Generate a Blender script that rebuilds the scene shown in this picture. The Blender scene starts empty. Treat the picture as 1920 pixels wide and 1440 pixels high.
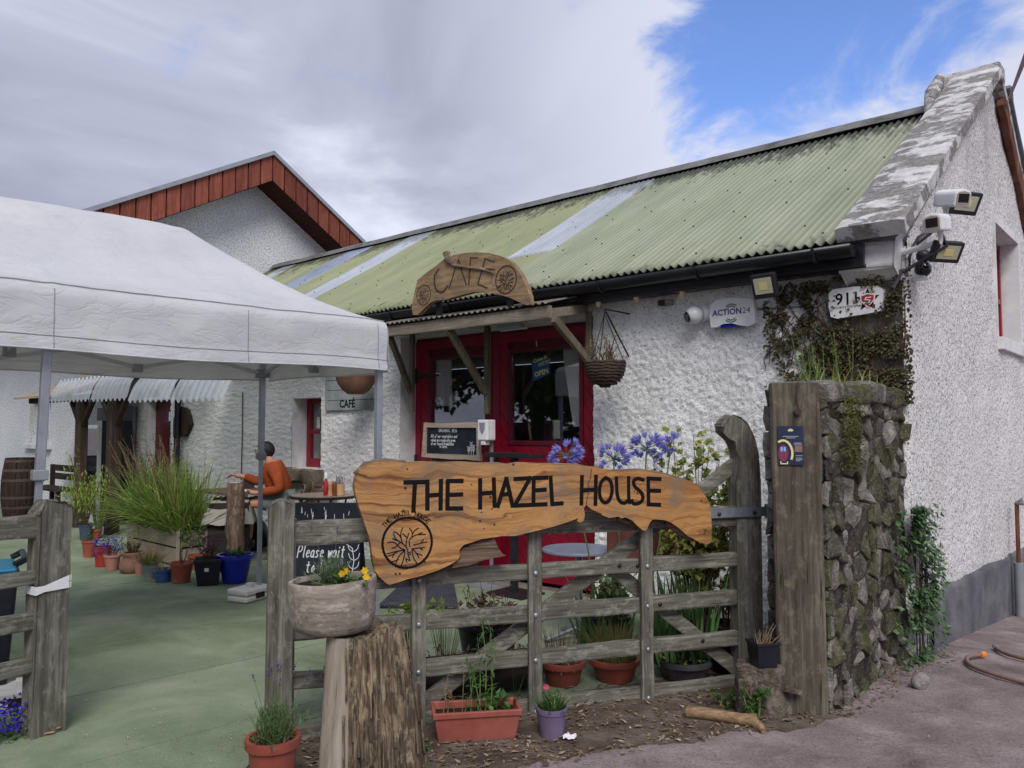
import bpy, bmesh, math, random
import numpy as np
from mathutils import Vector, Matrix, noise as mnoise
from mathutils.geometry import tessellate_polygon
R = random.Random(7)
SC = bpy.context.scene
COL = SC.collection
PI = math.pi

# ------------------------------------------------------------------ camera
FOC, EYE = 1480.0, 1.6
PITCH = math.atan(80 / FOC)
cam_d = bpy.data.cameras.new('camera')
cam = bpy.data.objects.new('camera', cam_d)
COL.objects.link(cam)
cam_d.sensor_width = 36.0
cam_d.lens = 36.0 * FOC / 1920.0
cam_d.clip_start = 0.05
cam_d.clip_end = 2000.0
cam.location = (0, 0, EYE)
cam.rotation_euler = (PI / 2 + PITCH, 0, 0)
SC.camera = cam

# ------------------------------------------------------------------ colour management
SC.view_settings.view_transform = 'Standard'
SC.view_settings.look = 'None'
SC.view_settings.gamma = 1.0
SC.view_settings.use_curve_mapping = False
SC.view_settings.exposure = 0.32

# ------------------------------------------------------------------ sky
SUN_EL, SUN_AZ = math.radians(46), math.radians(174)      # azimuth from +Y, clockwise


class NT:
    """small helper for building node trees"""
    def __init__(s, tree):
        s.t = tree
        tree.nodes.clear()

    def n(s, typ, ins=None, **attrs):
        nd = s.t.nodes.new(typ)
        for k, v in attrs.items():
            setattr(nd, k, v)
        for k, v in (ins or {}).items():
            s.put(nd.inputs[k], v)
        return nd

    def put(s, sock, v):
        if isinstance(v, bpy.types.NodeSocket):
            s.t.links.new(v, sock)
        else:
            if sock.type == 'RGBA' and isinstance(v, (tuple, list)) and len(v) == 3:
                v = tuple(v) + (1,)
            sock.default_value = v

    def vec(s, kind='Object'):
        return s.n('ShaderNodeTexCoord').outputs[kind]

    def map(s, v, scale=(1, 1, 1), loc=(0, 0, 0), rot=(0, 0, 0)):
        return s.n('ShaderNodeMapping', {'Vector': v, 'Scale': scale, 'Location': loc, 'Rotation': rot}).outputs[0]

    def noise(s, v, scale=5, detail=5, rough=.55, dist=0., out=0):
        return s.n('ShaderNodeTexNoise', {'Vector': v, 'Scale': scale, 'Detail': detail, 'Roughness': rough,
                                          'Distortion': dist}).outputs[out]

    def voro(s, v, scale=5, feature='F1', out=0, rand=1.):
        return s.n('ShaderNodeTexVoronoi', {'Vector': v, 'Scale': scale, 'Randomness': rand}, feature=feature).outputs[out]

    def wave(s, v, scale=5, dist=5, detail=2, dscale=1, bands='X'):
        return s.n('ShaderNodeTexWave', {'Vector': v, 'Scale': scale, 'Distortion': dist, 'Detail': detail,
                                         'Detail Scale': dscale}, bands_direction=bands).outputs['Fac']

    def ramp(s, f, stops, interp='LINEAR'):
        nd = s.n('ShaderNodeValToRGB', {'Fac': f})
        cr = nd.color_ramp
        cr.interpolation = interp
        while len(cr.elements) < len(stops):
            cr.elements.new(0.5)
        for e, (p, c) in zip(cr.elements, stops):
            e.position = p
            e.color = (c, c, c, 1) if not isinstance(c, (tuple, list)) else tuple(c[:3]) + (1,)
        return nd.outputs[0]

    def mix(s, f, a, b, mode='MIX'):
        nd = s.n('ShaderNodeMix', data_type='RGBA', blend_type=mode)
        s.put(nd.inputs[0], f)
        s.put(nd.inputs[6], a)
        s.put(nd.inputs[7], b)
        return nd.outputs[2]

    def m(s, op, a, b=0., c=0.):
        nd = s.n('ShaderNodeMath', operation=op)
        s.put(nd.inputs[0], a)
        s.put(nd.inputs[1], b)
        s.put(nd.inputs[2], c)
        return nd.outputs[0]

    def bump(s, h, strength=.5, dist=.01, normal=None):
        nd = s.n('ShaderNodeBump', {'Height': h, 'Strength': strength, 'Distance': dist})
        if normal is not None:
            s.put(nd.inputs['Normal'], normal)
        return nd.outputs[0]

    def sep(s, v):
        return s.n('ShaderNodeSeparateXYZ', {'Vector': v}).outputs


world = bpy.data.worlds.new('World')
SC.world = world
world.use_nodes = True
t = NT(world.node_tree)
sky = t.n('ShaderNodeTexSky', sky_type='NISHITA')
sky.sun_disc = False
sky.sun_elevation = SUN_EL
sky.sun_rotation = SUN_AZ
sky.altitude = 50
sky.air_density = 1.0
sky.dust_density = 0.6
sky.ozone_density = 3.0
dvec = t.vec('Generated')
nrm = t.n('ShaderNodeVectorMath', {0: dvec}, operation='NORMALIZE').outputs[0]
sx, sy, sz = t.sep(nrm)
# flatten the dome so that clouds shrink towards the horizon
zz = t.m('ADD', t.m('MAXIMUM', sz, 0.0), 0.28)
cvec = t.n('ShaderNodeCombineXYZ', {0: t.m('DIVIDE', sx, zz), 1: t.m('DIVIDE', sy, zz), 2: 0.35}).outputs[0]
big = t.noise(cvec, 1.1, 6, .56, .35)
fine = t.noise(t.map(cvec, loc=(3.1, 1.7, 0)), 3.2, 8, .6, .5)
# a break in the cloud, east of north, where blue shows
gdir = Vector((0.334, 0.852, 0.415)).normalized()
gd = t.n('ShaderNodeVectorMath', {0: nrm, 1: gdir}, operation='DOT_PRODUCT').outputs['Value']
rag = t.noise(t.map(cvec, loc=(5.1, .7, 0)), 2.6, 8, .62, .6)
gd2 = t.m('ADD', gd, t.m('MULTIPLY', t.m('SUBTRACT', rag, .5), .085))
lowc = t.n('ShaderNodeMapRange', {0: sz, 1: .40, 2: .28, 3: 0., 4: .75}, interpolation_type='SMOOTHSTEP').outputs[0]
gap = t.n('ShaderNodeMapRange', {0: gd2, 1: .973, 2: .999, 3: 0., 4: 1.}, interpolation_type='SMOOTHSTEP').outputs[0]
cover = t.m('SUBTRACT', t.m('ADD', t.m('MULTIPLY', t.m('SUBTRACT', big, .5), .9), t.m('MULTIPLY', t.m('SUBTRACT', fine, .5), 2.1)), t.m('MULTIPLY', gap, .98))
cover = t.m('ADD', t.m('ADD', cover, .80), lowc)
cmask = t.ramp(cover, [(.0, 0.), (.86, 1.)], 'EASE')
cshade = t.noise(t.map(cvec, loc=(7.3, 2.2, 1)), 1.4, 7, .55, .6)
edge = t.ramp(gd, [(.90, 0.), (.985, 1.)])
cl = t.ramp(cshade, [(.32, (3.15, 3.3, 4.3)), (.5, (4.2, 4.4, 5.5)), (.68, (6.6, 6.9, 8.2))])
cl = t.mix(t.m('MULTIPLY', edge, .55), cl, (7.6, 7.9, 9.2))
skyc = t.mix(1.0, sky.outputs[0], (1.25, 1.35, 1.75), 'MULTIPLY')
allc = t.mix(cmask, skyc, cl)
bg = t.n('ShaderNodeBackground', {'Color': allc, 'Strength': 0.1})
t.t.links.new(bg.outputs[0], t.n('ShaderNodeOutputWorld').inputs[0])

# ------------------------------------------------------------------ sun (veiled by cloud: wide and weak)
sd = bpy.data.lights.new('sun', 'SUN')
sun = bpy.data.objects.new('sun', sd)
COL.objects.link(sun)
sd.energy = 2.1
sd.angle = math.radians(28)
sd.color = (1.0, .965, .91)
sdir = Vector((math.sin(SUN_AZ) * math.cos(SUN_EL), math.cos(SUN_AZ) * math.cos(SUN_EL), math.sin(SUN_EL)))
sun.rotation_euler = sdir.to_track_quat('Z', 'Y').to_euler()
sun.location = sdir * 30


# ------------------------------------------------------------------ geometry helpers
def ray(u, v):
    a, b = (u - 960) / FOC, (720 - v) / FOC
    return Vector((a, math.cos(PITCH) - b * math.sin(PITCH), math.sin(PITCH) + b * math.cos(PITCH)))


class Frame:
    """a local frame on the ground; turns measurements taken off the photograph into metres"""
    def __init__(s, ox, oy, ang):
        s.o, s.a = (ox, oy), ang
        s.c, s.s = math.cos(ang), math.sin(ang)

    def w(s, x, y, z=0.):
        return Vector((s.o[0] + x * s.c - y * s.s, s.o[1] + x * s.s + y * s.c, z))

    def loc(s, p):
        dx, dy = p[0] - s.o[0], p[1] - s.o[1]
        return Vector((dx * s.c + dy * s.s, -dx * s.s + dy * s.c, p[2] if len(p) > 2 else 0))

    def _r(s, u, v):
        d = ray(u, v)
        return s.loc((0, 0, EYE)), Vector((d.x * s.c + d.y * s.s, -d.x * s.s + d.y * s.c, d.z))

    def px(s, u, v, y=0.):
        o, d = s._r(u, v)
        k = (y - o.y) / d.y
        return o.x + k * d.x, EYE + k * d.z

    def pxx(s, u, v, x=0.):
        o, d = s._r(u, v)
        k = (x - o.x) / d.x
        return o.y + k * d.y, EYE + k * d.z

    def g(s, u, v, z=0.):
        o, d = s._r(u, v)
        k = (z - EYE) / d.z
        return o.x + k * d.x, o.y + k * d.y


WF = Frame(0, 0, 0)
dn = math.hypot(1680, FOC)
BF = Frame(2.815, 5.63, math.atan2(-FOC, 1680))         # building: x along the front wall (0 = right corner), y into it
GF = Frame(-1.2, 4.1, math.atan2(1480, 4414))           # gate: x along it from the left post
TF = Frame(-0.983, 6.06, math.atan2(.694, .72))         # tent: origin right near corner, x negative along the front


def at(u, v, Y):
    d = ray(u, v)
    k = Y / d.y
    return Vector((d.x * k, Y, EYE + d.z * k))


def gnd(u, v, z=0.):
    x, y = WF.g(u, v, z)
    return Vector((x, y, z))


INV = {}


def thing(name, label, cat, loc=(0, 0, 0), ang=0., group=None, kind=None):
    o = bpy.data.objects.new(name, None)
    COL.objects.link(o)
    o.location = loc
    o.rotation_euler = (0, 0, ang)
    o.empty_display_size = .1
    tag(o, label, cat, group, kind)
    INV[o.name] = (Matrix.Translation(Vector(loc)) @ Matrix.Rotation(ang, 4, 'Z')).inverted()
    return o


def tag(o, label=None, cat=None, group=None, kind=None):
    for k, v in (('label', label), ('category', cat), ('group', group), ('kind', kind)):
        if v:
            o[k] = v
    return o


def copy_tree(o, parent=None):
    c = o.copy()
    COL.objects.link(c)
    if parent:
        c.parent = parent
    for ch in o.children:
        copy_tree(ch, c)
    if o.name in INV:
        INV[c.name] = INV[o.name]
    return c


def rv(a=1.):
    return Vector((R.uniform(-a, a), R.uniform(-a, a), R.uniform(-a, a)))


STUFFN = {'foliage', 'flower', 'stem', 'seed_head', 'stalk', 'dead_stem', 'dead_foliage', 'frond', 'ivy_foliage', 'green_foliage', 'low_foliage', 'mulch', 'cushion', 'cutlery', 'crown'}


class MB:
    def __init__(s):
        s.v, s.f, s.mi = [], [], []
        s.cur = 0

    def add(s, vs, fs):
        b = len(s.v)
        s.v.extend([Vector(p) for p in vs])
        for f in fs:
            s.f.append(tuple(b + i for i in f))
            s.mi.append(s.cur)
        return b

    def poly(s, pts):
        s.add(pts, [tuple(range(len(pts)))])

    def box(s, x0, x1, y0, y1, z0, z1):
        s.add([(x0, y0, z0), (x1, y0, z0), (x1, y1, z0), (x0, y1, z0), (x0, y0, z1), (x1, y0, z1), (x1, y1, z1), (x0, y1, z1)],
              [(3, 2, 1, 0), (4, 5, 6, 7), (0, 1, 5, 4), (1, 2, 6, 5), (2, 3, 7, 6), (3, 0, 4, 7)])
        return s

    def beam(s, p0, p1, w, h, up=(0, 0, 1), n=1, rough=0., seed=0., taper=1.):
        """bar of width w (sideways) and height h (along up), n pieces long, optionally uneven"""
        p0, p1 = Vector(p0), Vector(p1)
        d = (p1 - p0).normalized()
        up = Vector(up)
        side = d.cross(up).normalized()
        up = side.cross(d).normalized()
        vs, fs = [], []
        k = 8 if rough else 4
        for i in range(n + 1):
            c = p0.lerp(p1, i / n)
            sc = 1 + (taper - 1) * i / n
            if rough:
                ring = [(-1, -.8), (-.85, -1), (.85, -1), (1, -.8), (1, .8), (.85, 1), (-.85, 1), (-1, .8)]
            else:
                ring = [(-1, -1), (1, -1), (1, 1), (-1, 1)]
            for a, b in ring:
                q = c + side * (a * w / 2 * sc) + up * (b * h / 2 * sc)
                if rough:
                    q = q + Vector(mnoise.noise_vector(q * 6 + Vector((seed, seed, seed)))) * rough
                vs.append(q)
        for i in range(n):
            for j in range(k):
                a, b = i * k + j, i * k + (j + 1) % k
                fs.append((a, b, b + k, a + k))
        fs.append(tuple(range(k - 1, -1, -1)))
        fs.append(tuple(n * k + j for j in range(k)))
        s.add(vs, fs)
        return s

    def tube(s, pts, r, n=6, caps=True, rough=0.):
        pts = [Vector(p) for p in pts]
        m = len(pts)
        rs = r if isinstance(r, (list, tuple)) else [r] * m
        vs, fs = [], []
        ref = None
        for i, p in enumerate(pts):
            d = (pts[min(i + 1, m - 1)] - pts[max(i - 1, 0)])
            d = d.normalized() if d.length > 1e-9 else Vector((0, 0, 1))
            if ref is None:
                ref = d.orthogonal().normalized()
            a = (ref - d * ref.dot(d))
            a = a.normalized() if a.length > 1e-6 else d.orthogonal().normalized()
            ref = a
            b = d.cross(a)
            for j in range(n):
                th = 2 * PI * j / n
                q = p + (a * math.cos(th) + b * math.sin(th)) * rs[i]
                if rough:
                    q = q + Vector(mnoise.noise_vector(q * 9)) * rough
                vs.append(q)
        for i in range(m - 1):
            for j in range(n):
                a0, b0 = i * n + j, i * n + (j + 1) % n
                fs.append((a0, b0, b0 + n, a0 + n))
        if caps:
            fs.append(tuple(range(n - 1, -1, -1)))
            fs.append(tuple((m - 1) * n + j for j in range(n)))
        s.add(vs, fs)
        return s

    def lathe(s, prof, n=20, c=(0, 0, 0), close=False, wob=0.):
        vs, fs = [], []
        c = Vector(c)
        for k, (r, z) in enumerate(prof):
            for j in range(n):
                th = 2 * PI * j / n
                rr = r * (1 + wob * math.sin(3 * th + k))
                vs.append(c + Vector((rr * math.cos(th), rr * math.sin(th), z)))
        m = len(prof)
        for i in range(m - 1):
            for j in range(n):
                a0, b0 = i * n + j, i * n + (j + 1) % n
                fs.append((a0, b0, b0 + n, a0 + n))
        if close:
            fs.append(tuple(range(n - 1, -1, -1)))
            fs.append(tuple((m - 1) * n + j for j in range(n)))
        s.add(vs, fs)
        return s

    def prism(s, outline, fn, d0, d1):
        """outline 2D (counter-clockwise seen from the d0 side), fn(a, b, d) -> point"""
        n = len(outline)
        vs = [fn(a, b, d0) for a, b in outline] + [fn(a, b, d1) for a, b in outline]
        fs = []
        tris = tessellate_polygon([[Vector((a, b, 0)) for a, b in outline]])
        fs += [tuple(tr) for tr in tris]
        fs += [tuple(n + i for i in reversed(tr)) for tr in tris]
        fs += [(i, (i + 1) % n, n + (i + 1) % n, n + i) for i in range(n)]
        s.add(vs, fs)
        return s

    def ball(s, c, r, n=8, m=6, sq=(1, 1, 1)):
        vs, fs = [], []
        c = Vector(c)
        for i in range(m + 1):
            ph = PI * i / m
            for j in range(n):
                th = 2 * PI * j / n
                vs.append(c + Vector((r * sq[0] * math.sin(ph) * math.cos(th), r * sq[1] * math.sin(ph) * math.sin(th), r * sq[2] * math.cos(ph))))
        for i in range(m):
            for j in range(n):
                a0, b0 = i * n + j, i * n + (j + 1) % n
                fs.append((a0, a0 + n, b0 + n, b0))
        s.add(vs, fs)
        return s

    def leaf(s, p, d, up, L, w, fold=.25, droop=.2):
        """pointed leaf from p along d"""
        d = Vector(d).normalized()
        side = d.cross(Vector(up))
        side = side.normalized() if side.length > 1e-5 else d.orthogonal().normalized()
        nrm_ = side.cross(d)
        p = Vector(p)
        mid = p + d * (L * .45) + nrm_ * (-fold * w)
        tip = p + d * L - nrm_ * (droop * L)
        l_ = p + d * (L * .42) + side * (w / 2)
        r_ = p + d * (L * .42) - side * (w / 2)
        s.add([p, l_, tip, r_, mid], [(0, 4, 1), (1, 4, 2), (2, 4, 3), (3, 4, 0)])

    def blade(s, p, dirv, L, w, droop=.6, n=5, twist=0., gz=-1.):
        """strap leaf that bends over under its weight"""
        p = Vector(p)
        d = Vector(dirv).normalized()
        side = d.cross(Vector((0, 0, 1)))
        if side.length < 1e-4:
            side = Vector((1, 0, 0))
        side = (Matrix.Rotation(twist, 3, d) @ side).normalized()
        vs, fs = [], []
        st = L / n
        for i in range(n + 1):
            f = i / n
            ww = w * (1 - f ** 2.2) * (.55 + .45 * min(1, f * 4)) + .0006
            vs += [p - side * ww / 2, p + side * ww / 2]
            d = (d + Vector((0, 0, gz)) * (droop * f * 1.6 / n)).normalized()
            p = p + d * st
        for i in range(n):
            fs.append((2 * i, 2 * i + 1, 2 * i + 3, 2 * i + 2))
        s.add(vs, fs)

    def jitter(s, a, sc=6.):
        s.v = [p + Vector(mnoise.noise_vector(p * sc)) * a for p in s.v]
        return s

    def build(s, name, mat, parent=None, smooth=False, bevel=0., world=False, sub=0, flip=False):
        me = bpy.data.meshes.new(name)
        vs = s.v
        if world and parent is not None:
            root = parent
            while root.parent is not None:
                root = root.parent
            M = INV[root.name]
            vs = [M @ p for p in vs]
        me.from_pydata([tuple(p) for p in vs], [], [f[::-1] for f in s.f] if flip else s.f)
        mats = mat if isinstance(mat, (list, tuple)) else [mat]
        for m_ in mats:
            me.materials.append(m_)
        if any(s.mi):
            me.polygons.foreach_set('material_index', s.mi)
        if smooth:
            me.polygons.foreach_set('use_smooth', [True] * len(me.polygons))
            if smooth != 'all':
                try:
                    me.set_sharp_from_angle(angle=math.radians(45 if smooth is True else smooth))
                except Exception:
                    pass
        me.update()
        o = bpy.data.objects.new(name, me)
        COL.objects.link(o)
        if parent is not None:
            o.parent = parent
            if name in STUFFN:
                o['kind'] = 'stuff'
        if bevel:
            bm = bmesh.new()
            bm.from_mesh(me)
            es = [e for e in bm.edges if len(e.link_faces) == 2 and e.calc_face_angle(0) > .6]
            bmesh.ops.bevel(bm, geom=es, offset=bevel, segments=2, affect='EDGES', profile=.5, clamp_overlap=True)
            bm.to_mesh(me)
            bm.free()
        if sub:
            md = o.modifiers.new('sub', 'SUBSURF')
            md.levels = md.render_levels = sub
        return o


def np_mesh(name, verts, quads, mats, parent=None, mi=None, smooth=True):
    """grid meshes from arrays"""
    me = bpy.data.meshes.new(name)
    nv, nq = len(verts), len(quads)
    me.vertices.add(nv)
    me.vertices.foreach_set('co', np.asarray(verts, dtype=np.float32).ravel())
    me.loops.add(nq * 4)
    me.loops.foreach_set('vertex_index', np.asarray(quads, dtype=np.int32).ravel())
    me.polygons.add(nq)
    me.polygons.foreach_set('loop_start', np.arange(0, nq * 4, 4, dtype=np.int32))
    try:
        me.polygons.foreach_set('loop_total', np.full(nq, 4, dtype=np.int32))
    except Exception:
        pass
    for m_ in (mats if isinstance(mats, (list, tuple)) else [mats]):
        me.materials.append(m_)
    if mi is not None:
        me.polygons.foreach_set('material_index', np.asarray(mi, dtype=np.int32))
    me.polygons.foreach_set('use_smooth', np.full(nq, smooth, dtype=bool))
    me.update(calc_edges=True)
    me.validate()
    o = bpy.data.objects.new(name, me)
    COL.objects.link(o)
    if parent is not None:
        o.parent = parent
    return o


def vnoise(x, y, seed=0):
    """value noise on arrays, -1..1"""
    xi, yi = np.floor(x).astype(np.int64), np.floor(y).astype(np.int64)
    fx, fy = x - xi, y - yi
    fx, fy = fx * fx * (3 - 2 * fx), fy * fy * (3 - 2 * fy)

    def h(a, b):
        n = (a * 374761393 + b * 668265263 + seed * 982451653) & 0xffffffff
        n = ((n ^ (n >> 13)) * 1274126177) & 0xffffffff
        n = n ^ (n >> 16)
        return (n & 0xffff) / 32767.5 - 1
    a, b, c, d = h(xi, yi), h(xi + 1, yi), h(xi, yi + 1), h(xi + 1, yi + 1)
    return (a * (1 - fx) + b * fx) * (1 - fy) + (c * (1 - fx) + d * fx) * fy


def clip_poly(poly, a, b, c):
    """keep a*x + b*y <= c"""
    out = []
    for i in range(len(poly)):
        p, q = poly[i], poly[(i + 1) % len(poly)]
        dp, dq = a * p[0] + b * p[1] - c, a * q[0] + b * q[1] - c
        if dp <= 0:
            out.append(p)
        if dp * dq < 0:
            k = dp / (dp - dq)
            out.append((p[0] + (q[0] - p[0]) * k, p[1] + (q[1] - p[1]) * k))
    return out


def S(r, g, b, k=1.):
    """sRGB 0-255 to linear"""
    def f(x):
        x /= 255.
        return x / 12.92 if x <= .04045 else ((x + .055) / 1.055) ** 2.4
    return (f(r) * k, f(g) * k, f(b) * k)
# ------------------------------------------------------------------ materials
MATS = {}


def material(name, color=None, rough=.7, bump=None, metal=0., spec=.5, **kw):
    """plain principled material; returns (mat, helper)"""
    m_ = bpy.data.materials.new(name)
    m_.use_nodes = True
    h = NT(m_.node_tree)
    p = h.n('ShaderNodeBsdfPrincipled')
    o = h.n('ShaderNodeOutputMaterial')
    h.t.links.new(p.outputs[0], o.inputs[0])
    h.p, h.o = p, o
    p.inputs['Roughness'].default_value = rough
    p.inputs['Metallic'].default_value = metal
    p.inputs['Specular IOR Level'].default_value = spec
    if color is not None:
        h.put(p.inputs['Base Color'], color)
    for k, v in kw.items():
        h.put(p.inputs[k.replace('_', ' ')], v)
    return m_, h


def worn(name, c0, c1, rough=.6, scale=9, bump=.15, spec=.4, metal=0., dirt=None, dist=.004):
    """two close tones broken up by noise, with fine relief"""
    if name in MATS:
        return MATS[name]
    m_, h = material(name, None, rough, spec=spec, metal=metal)
    v = h.vec()
    a = h.noise(v, scale, 7, .62)
    c = h.ramp(a, [(.3, c0), (.7, c1)])
    if dirt:
        d = h.ramp(h.noise(v, scale * .35, 8, .7, .4), [(.48, 0.), (.68, 1.)])
        c = h.mix(h.m('MULTIPLY', d, dirt[1]), c, dirt[0])
    h.put(h.p.inputs['Base Color'], c)
    h.put(h.p.inputs['Roughness'], h.ramp(h.noise(v, scale * 2, 4), [(.3, rough * .85), (.7, min(1, rough * 1.15))]))
    if bump:
        h.put(h.p.inputs['Normal'], h.bump(h.noise(v, scale * 6, 6, .6), bump, dist))
    MATS[name] = m_
    return m_


def wood(name, axis, dark, mid, light, lichen=None, grain=1., rough=.85, bump=.5, lich_amt=.5, rnd=False):
    """timber with the grain along one local axis"""
    if name in MATS:
        return MATS[name]
    m_, h = material(name, None, rough, spec=.2)
    v = h.vec()
    sc = [14 * grain] * 3
    sc[axis] = .9 * grain
    vv = h.map(v, tuple(sc))
    warp = h.noise(h.map(v, (2, 2, 2)), 1.5, 3)
    g1 = h.noise(vv, 1.6, 8, .7, .8)
    sc2 = [55 * grain] * 3
    sc2[axis] = 2.2 * grain
    g2 = h.noise(h.map(v, tuple(sc2)), 1.5, 6, .65, .3)
    g = h.m('ADD', h.m('MULTIPLY', g1, .62), h.m('MULTIPLY', g2, .38))
    c = h.ramp(g, [(.33, dark), (.5, mid), (.66, light)])
    c = h.mix(h.ramp(warp, [(.35, 0.), (.7, .45)]), c, dark)
    if lichen:
        l1 = h.noise(h.map(v, tuple(6 if i != axis else 3 for i in range(3))), 3.5, 10, .75, .2)
        msk = h.m('MULTIPLY', h.ramp(l1, [(.52, 0.), (.6, 1.)]), lich_amt)
        c = h.mix(msk, c, lichen)
    if rnd:
        c = h.mix(1., c, h.ramp(h.n('ShaderNodeObjectInfo').outputs['Random'], [(0., .72), (1., 1.18)]), 'MULTIPLY')
    crack = h.ramp(g2, [(.28, 1.), (.36, 0.)])
    c = h.mix(h.m('MULTIPLY', crack, .8), c, tuple(x * .35 for x in dark))
    h.put(h.p.inputs['Base Color'], c)
    h.put(h.p.inputs['Normal'], h.bump(h.m('SUBTRACT', g, h.m('MULTIPLY', crack, .5)), bump, .008))
    MATS[name] = m_
    return m_


def leafmat(name, cols, rough=.5, trans=.35, noise_scale=3.):
    """foliage: a colour for every leaf of its own"""
    if name in MATS:
        return MATS[name]
    m_, h = material(name, None, rough, spec=.3)
    geo = h.n('ShaderNodeNewGeometry')
    rnd = geo.outputs['Random Per Island']
    n_ = len(cols)
    c = h.ramp(rnd, [(i / max(1, n_ - 1), c_) for i, c_ in enumerate(cols)])
    big = h.noise(h.vec(), noise_scale, 3)
    c = h.mix(1., c, h.ramp(big, [(.3, .75), (.7, 1.2)]), 'MULTIPLY')
    h.put(h.p.inputs['Base Color'], c)
    tr = h.n('ShaderNodeBsdfTranslucent', {'Color': c})
    mx = h.n('ShaderNodeMixShader', {0: trans})
    h.t.links.new(h.p.outputs[0], mx.inputs[1])
    h.t.links.new(tr.outputs[0], mx.inputs[2])
    h.t.links.new(mx.outputs[0], h.o.inputs[0])
    MATS[name] = m_
    return m_


# ---- roughcast walls
def roughcast(name, light, dark, sc, amount, stain=None):
    m_, h = material(name, None, .9, spec=.15)
    v = h.vec()
    n1 = h.noise(v, sc, 4, .6, .3)
    n2 = h.noise(v, sc * 2.3, 3, .5)
    hgt = h.m('ADD', h.m('MULTIPLY', n1, .7), h.m('MULTIPLY', n2, .3))
    c = h.ramp(hgt, [(.38, dark), (.38 + amount, light), (.8, tuple(min(.86, x * 1.12) for x in light))])
    big = h.noise(v, .9, 6, .6, .4)
    c = h.mix(1., c, h.ramp(big, [(.3, .9), (.65, 1.04)]), 'MULTIPLY')
    if stain:
        x, y, z = h.sep(v)
        s1 = h.noise(h.map(v, (1.6, 1.6, .5)), 1.3, 8, .68, .3)
        top = h.n('ShaderNodeMapRange', {0: z, 1: stain[2], 2: stain[3], 3: 0., 4: .34}).outputs[0]
        k = h.ramp(h.m('ADD', s1, top), [(.58, 0.), (.85, stain[1])])
        c = h.mix(k, c, stain[0])
        if len(stain) > 4:                       # damp green-brown stain in the corner under the creeper
            kx = h.n('ShaderNodeMapRange', {0: x, 1: -.95, 2: -.3, 3: 0., 4: .5}).outputs[0]
            kz = h.n('ShaderNodeMapRange', {0: z, 1: 1.5, 2: 2.0, 3: 0., 4: 1.}).outputs[0]
            ks = h.m('ADD', h.m('MULTIPLY', kx, kz), h.noise(v, 4.5, 9, .7, .3))
            c = h.mix(h.ramp(ks, [(.66, 0.), (.9, .85)]), c, S(84, 78, 58))
    h.put(h.p.inputs['Base Color'], c)
    h.put(h.p.inputs['Normal'], h.bump(hgt, .9, .016))
    return m_


M_CAST = roughcast('white_roughcast', S(232, 232, 231), S(166, 165, 164), 58, .10, (S(112, 106, 92), .5, 2.3, 3.1, 1))
M_DASH = roughcast('pebble_dash', S(220, 218, 217), S(70, 68, 67), 58, .10, (S(128, 126, 120), .4, 3.6, 5.4))
M_CASTFAR = roughcast('white_roughcast_far', S(226, 228, 230), S(160, 160, 162), 30, .14)
M_PAINT = worn('white_masonry_paint', S(205, 205, 205), S(222, 222, 222), .8, 6, .2, .2, dirt=(S(130, 128, 120), .5))
M_PLINTH = worn('grey_plinth', S(70, 70, 76), S(104, 103, 108), .9, 3.5, .4, .2, dirt=(S(140, 138, 135), .5), dist=.02)


def coping_mat():
    m_, h = material('flaking_coping', None, .9, spec=.15)
    v = h.vec()
    a = h.noise(h.map(v, (2.2, 2.9, 2.9)), 1.5, 11, .7, .15)
    k = h.ramp(a, [(.47, 0.), (.52, 1.)])
    con = h.ramp(h.noise(v, 22, 6, .65), [(.3, S(96, 93, 91)), (.7, S(146, 142, 139))])
    wh = h.ramp(h.noise(v, 8, 6, .6), [(.3, S(164, 163, 162)), (.7, S(206, 205, 204))])
    lich = h.ramp(h.noise(v, 5, 8, .7), [(.56, 0.), (.66, .7)])
    c = h.mix(lich, h.mix(k, con, wh), S(92, 90, 86))
    h.put(h.p.inputs['Base Color'], c)
    h.put(h.p.inputs['Normal'], h.bump(h.m('ADD', h.m('MULTIPLY', k, .5), h.m('MULTIPLY', h.noise(v, 30, 5), .5)), .8, .012))
    return m_


M_COPING = coping_mat()


def roof_mat(name, c0, c1, moss, mossamt, rough=.55, spec=.35):
    m_, h = material(name, None, rough, spec=spec)
    v = h.vec()
    x, y, z = h.sep(v)
    base = h.ramp(h.noise(h.map(v, (1, .25, .25)), 3.2, 7, .6), [(.3, c0), (.7, c1)])
    run = h.noise(h.map(v, (9, .7, .7)), 1.5, 7, .65, .2)
    base = h.mix(h.ramp(run, [(.48, 0.), (.75, .38)]), base, S(122, 128, 104))
    grow = h.noise(h.map(v, (4, 1.6, 1.6)), 1.8, 9, .72, .3)
    ridge = h.n('ShaderNodeMapRange', {0: y, 1: 2.35, 2: 3.15, 3: 0., 4: .42}).outputs[0]
    eave = h.n('ShaderNodeMapRange', {0: y, 1: .15, 2: -.3, 3: 0., 4: .2}).outputs[0]
    k = h.ramp(h.m('ADD', grow, h.m('MAXIMUM', ridge, eave)), [(.66, 0.), (.82, mossamt)])
    c = h.mix(k, base, moss)
    groove = h.m('COSINE', h.m('MULTIPLY', x, 2 * PI / .076))      # rib shading painted into the colour: dark troughs, pale crests
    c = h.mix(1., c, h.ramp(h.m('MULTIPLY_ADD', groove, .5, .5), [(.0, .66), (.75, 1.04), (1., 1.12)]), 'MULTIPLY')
    h.put(h.p.inputs['Base Color'], c)
    h.put(h.p.inputs['Roughness'], h.ramp(run, [(.3, rough * .9), (.7, rough * 1.25)]))
    h.put(h.p.inputs['Normal'], h.bump(h.noise(v, 45, 5), .12, .003))
    return m_


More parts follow.
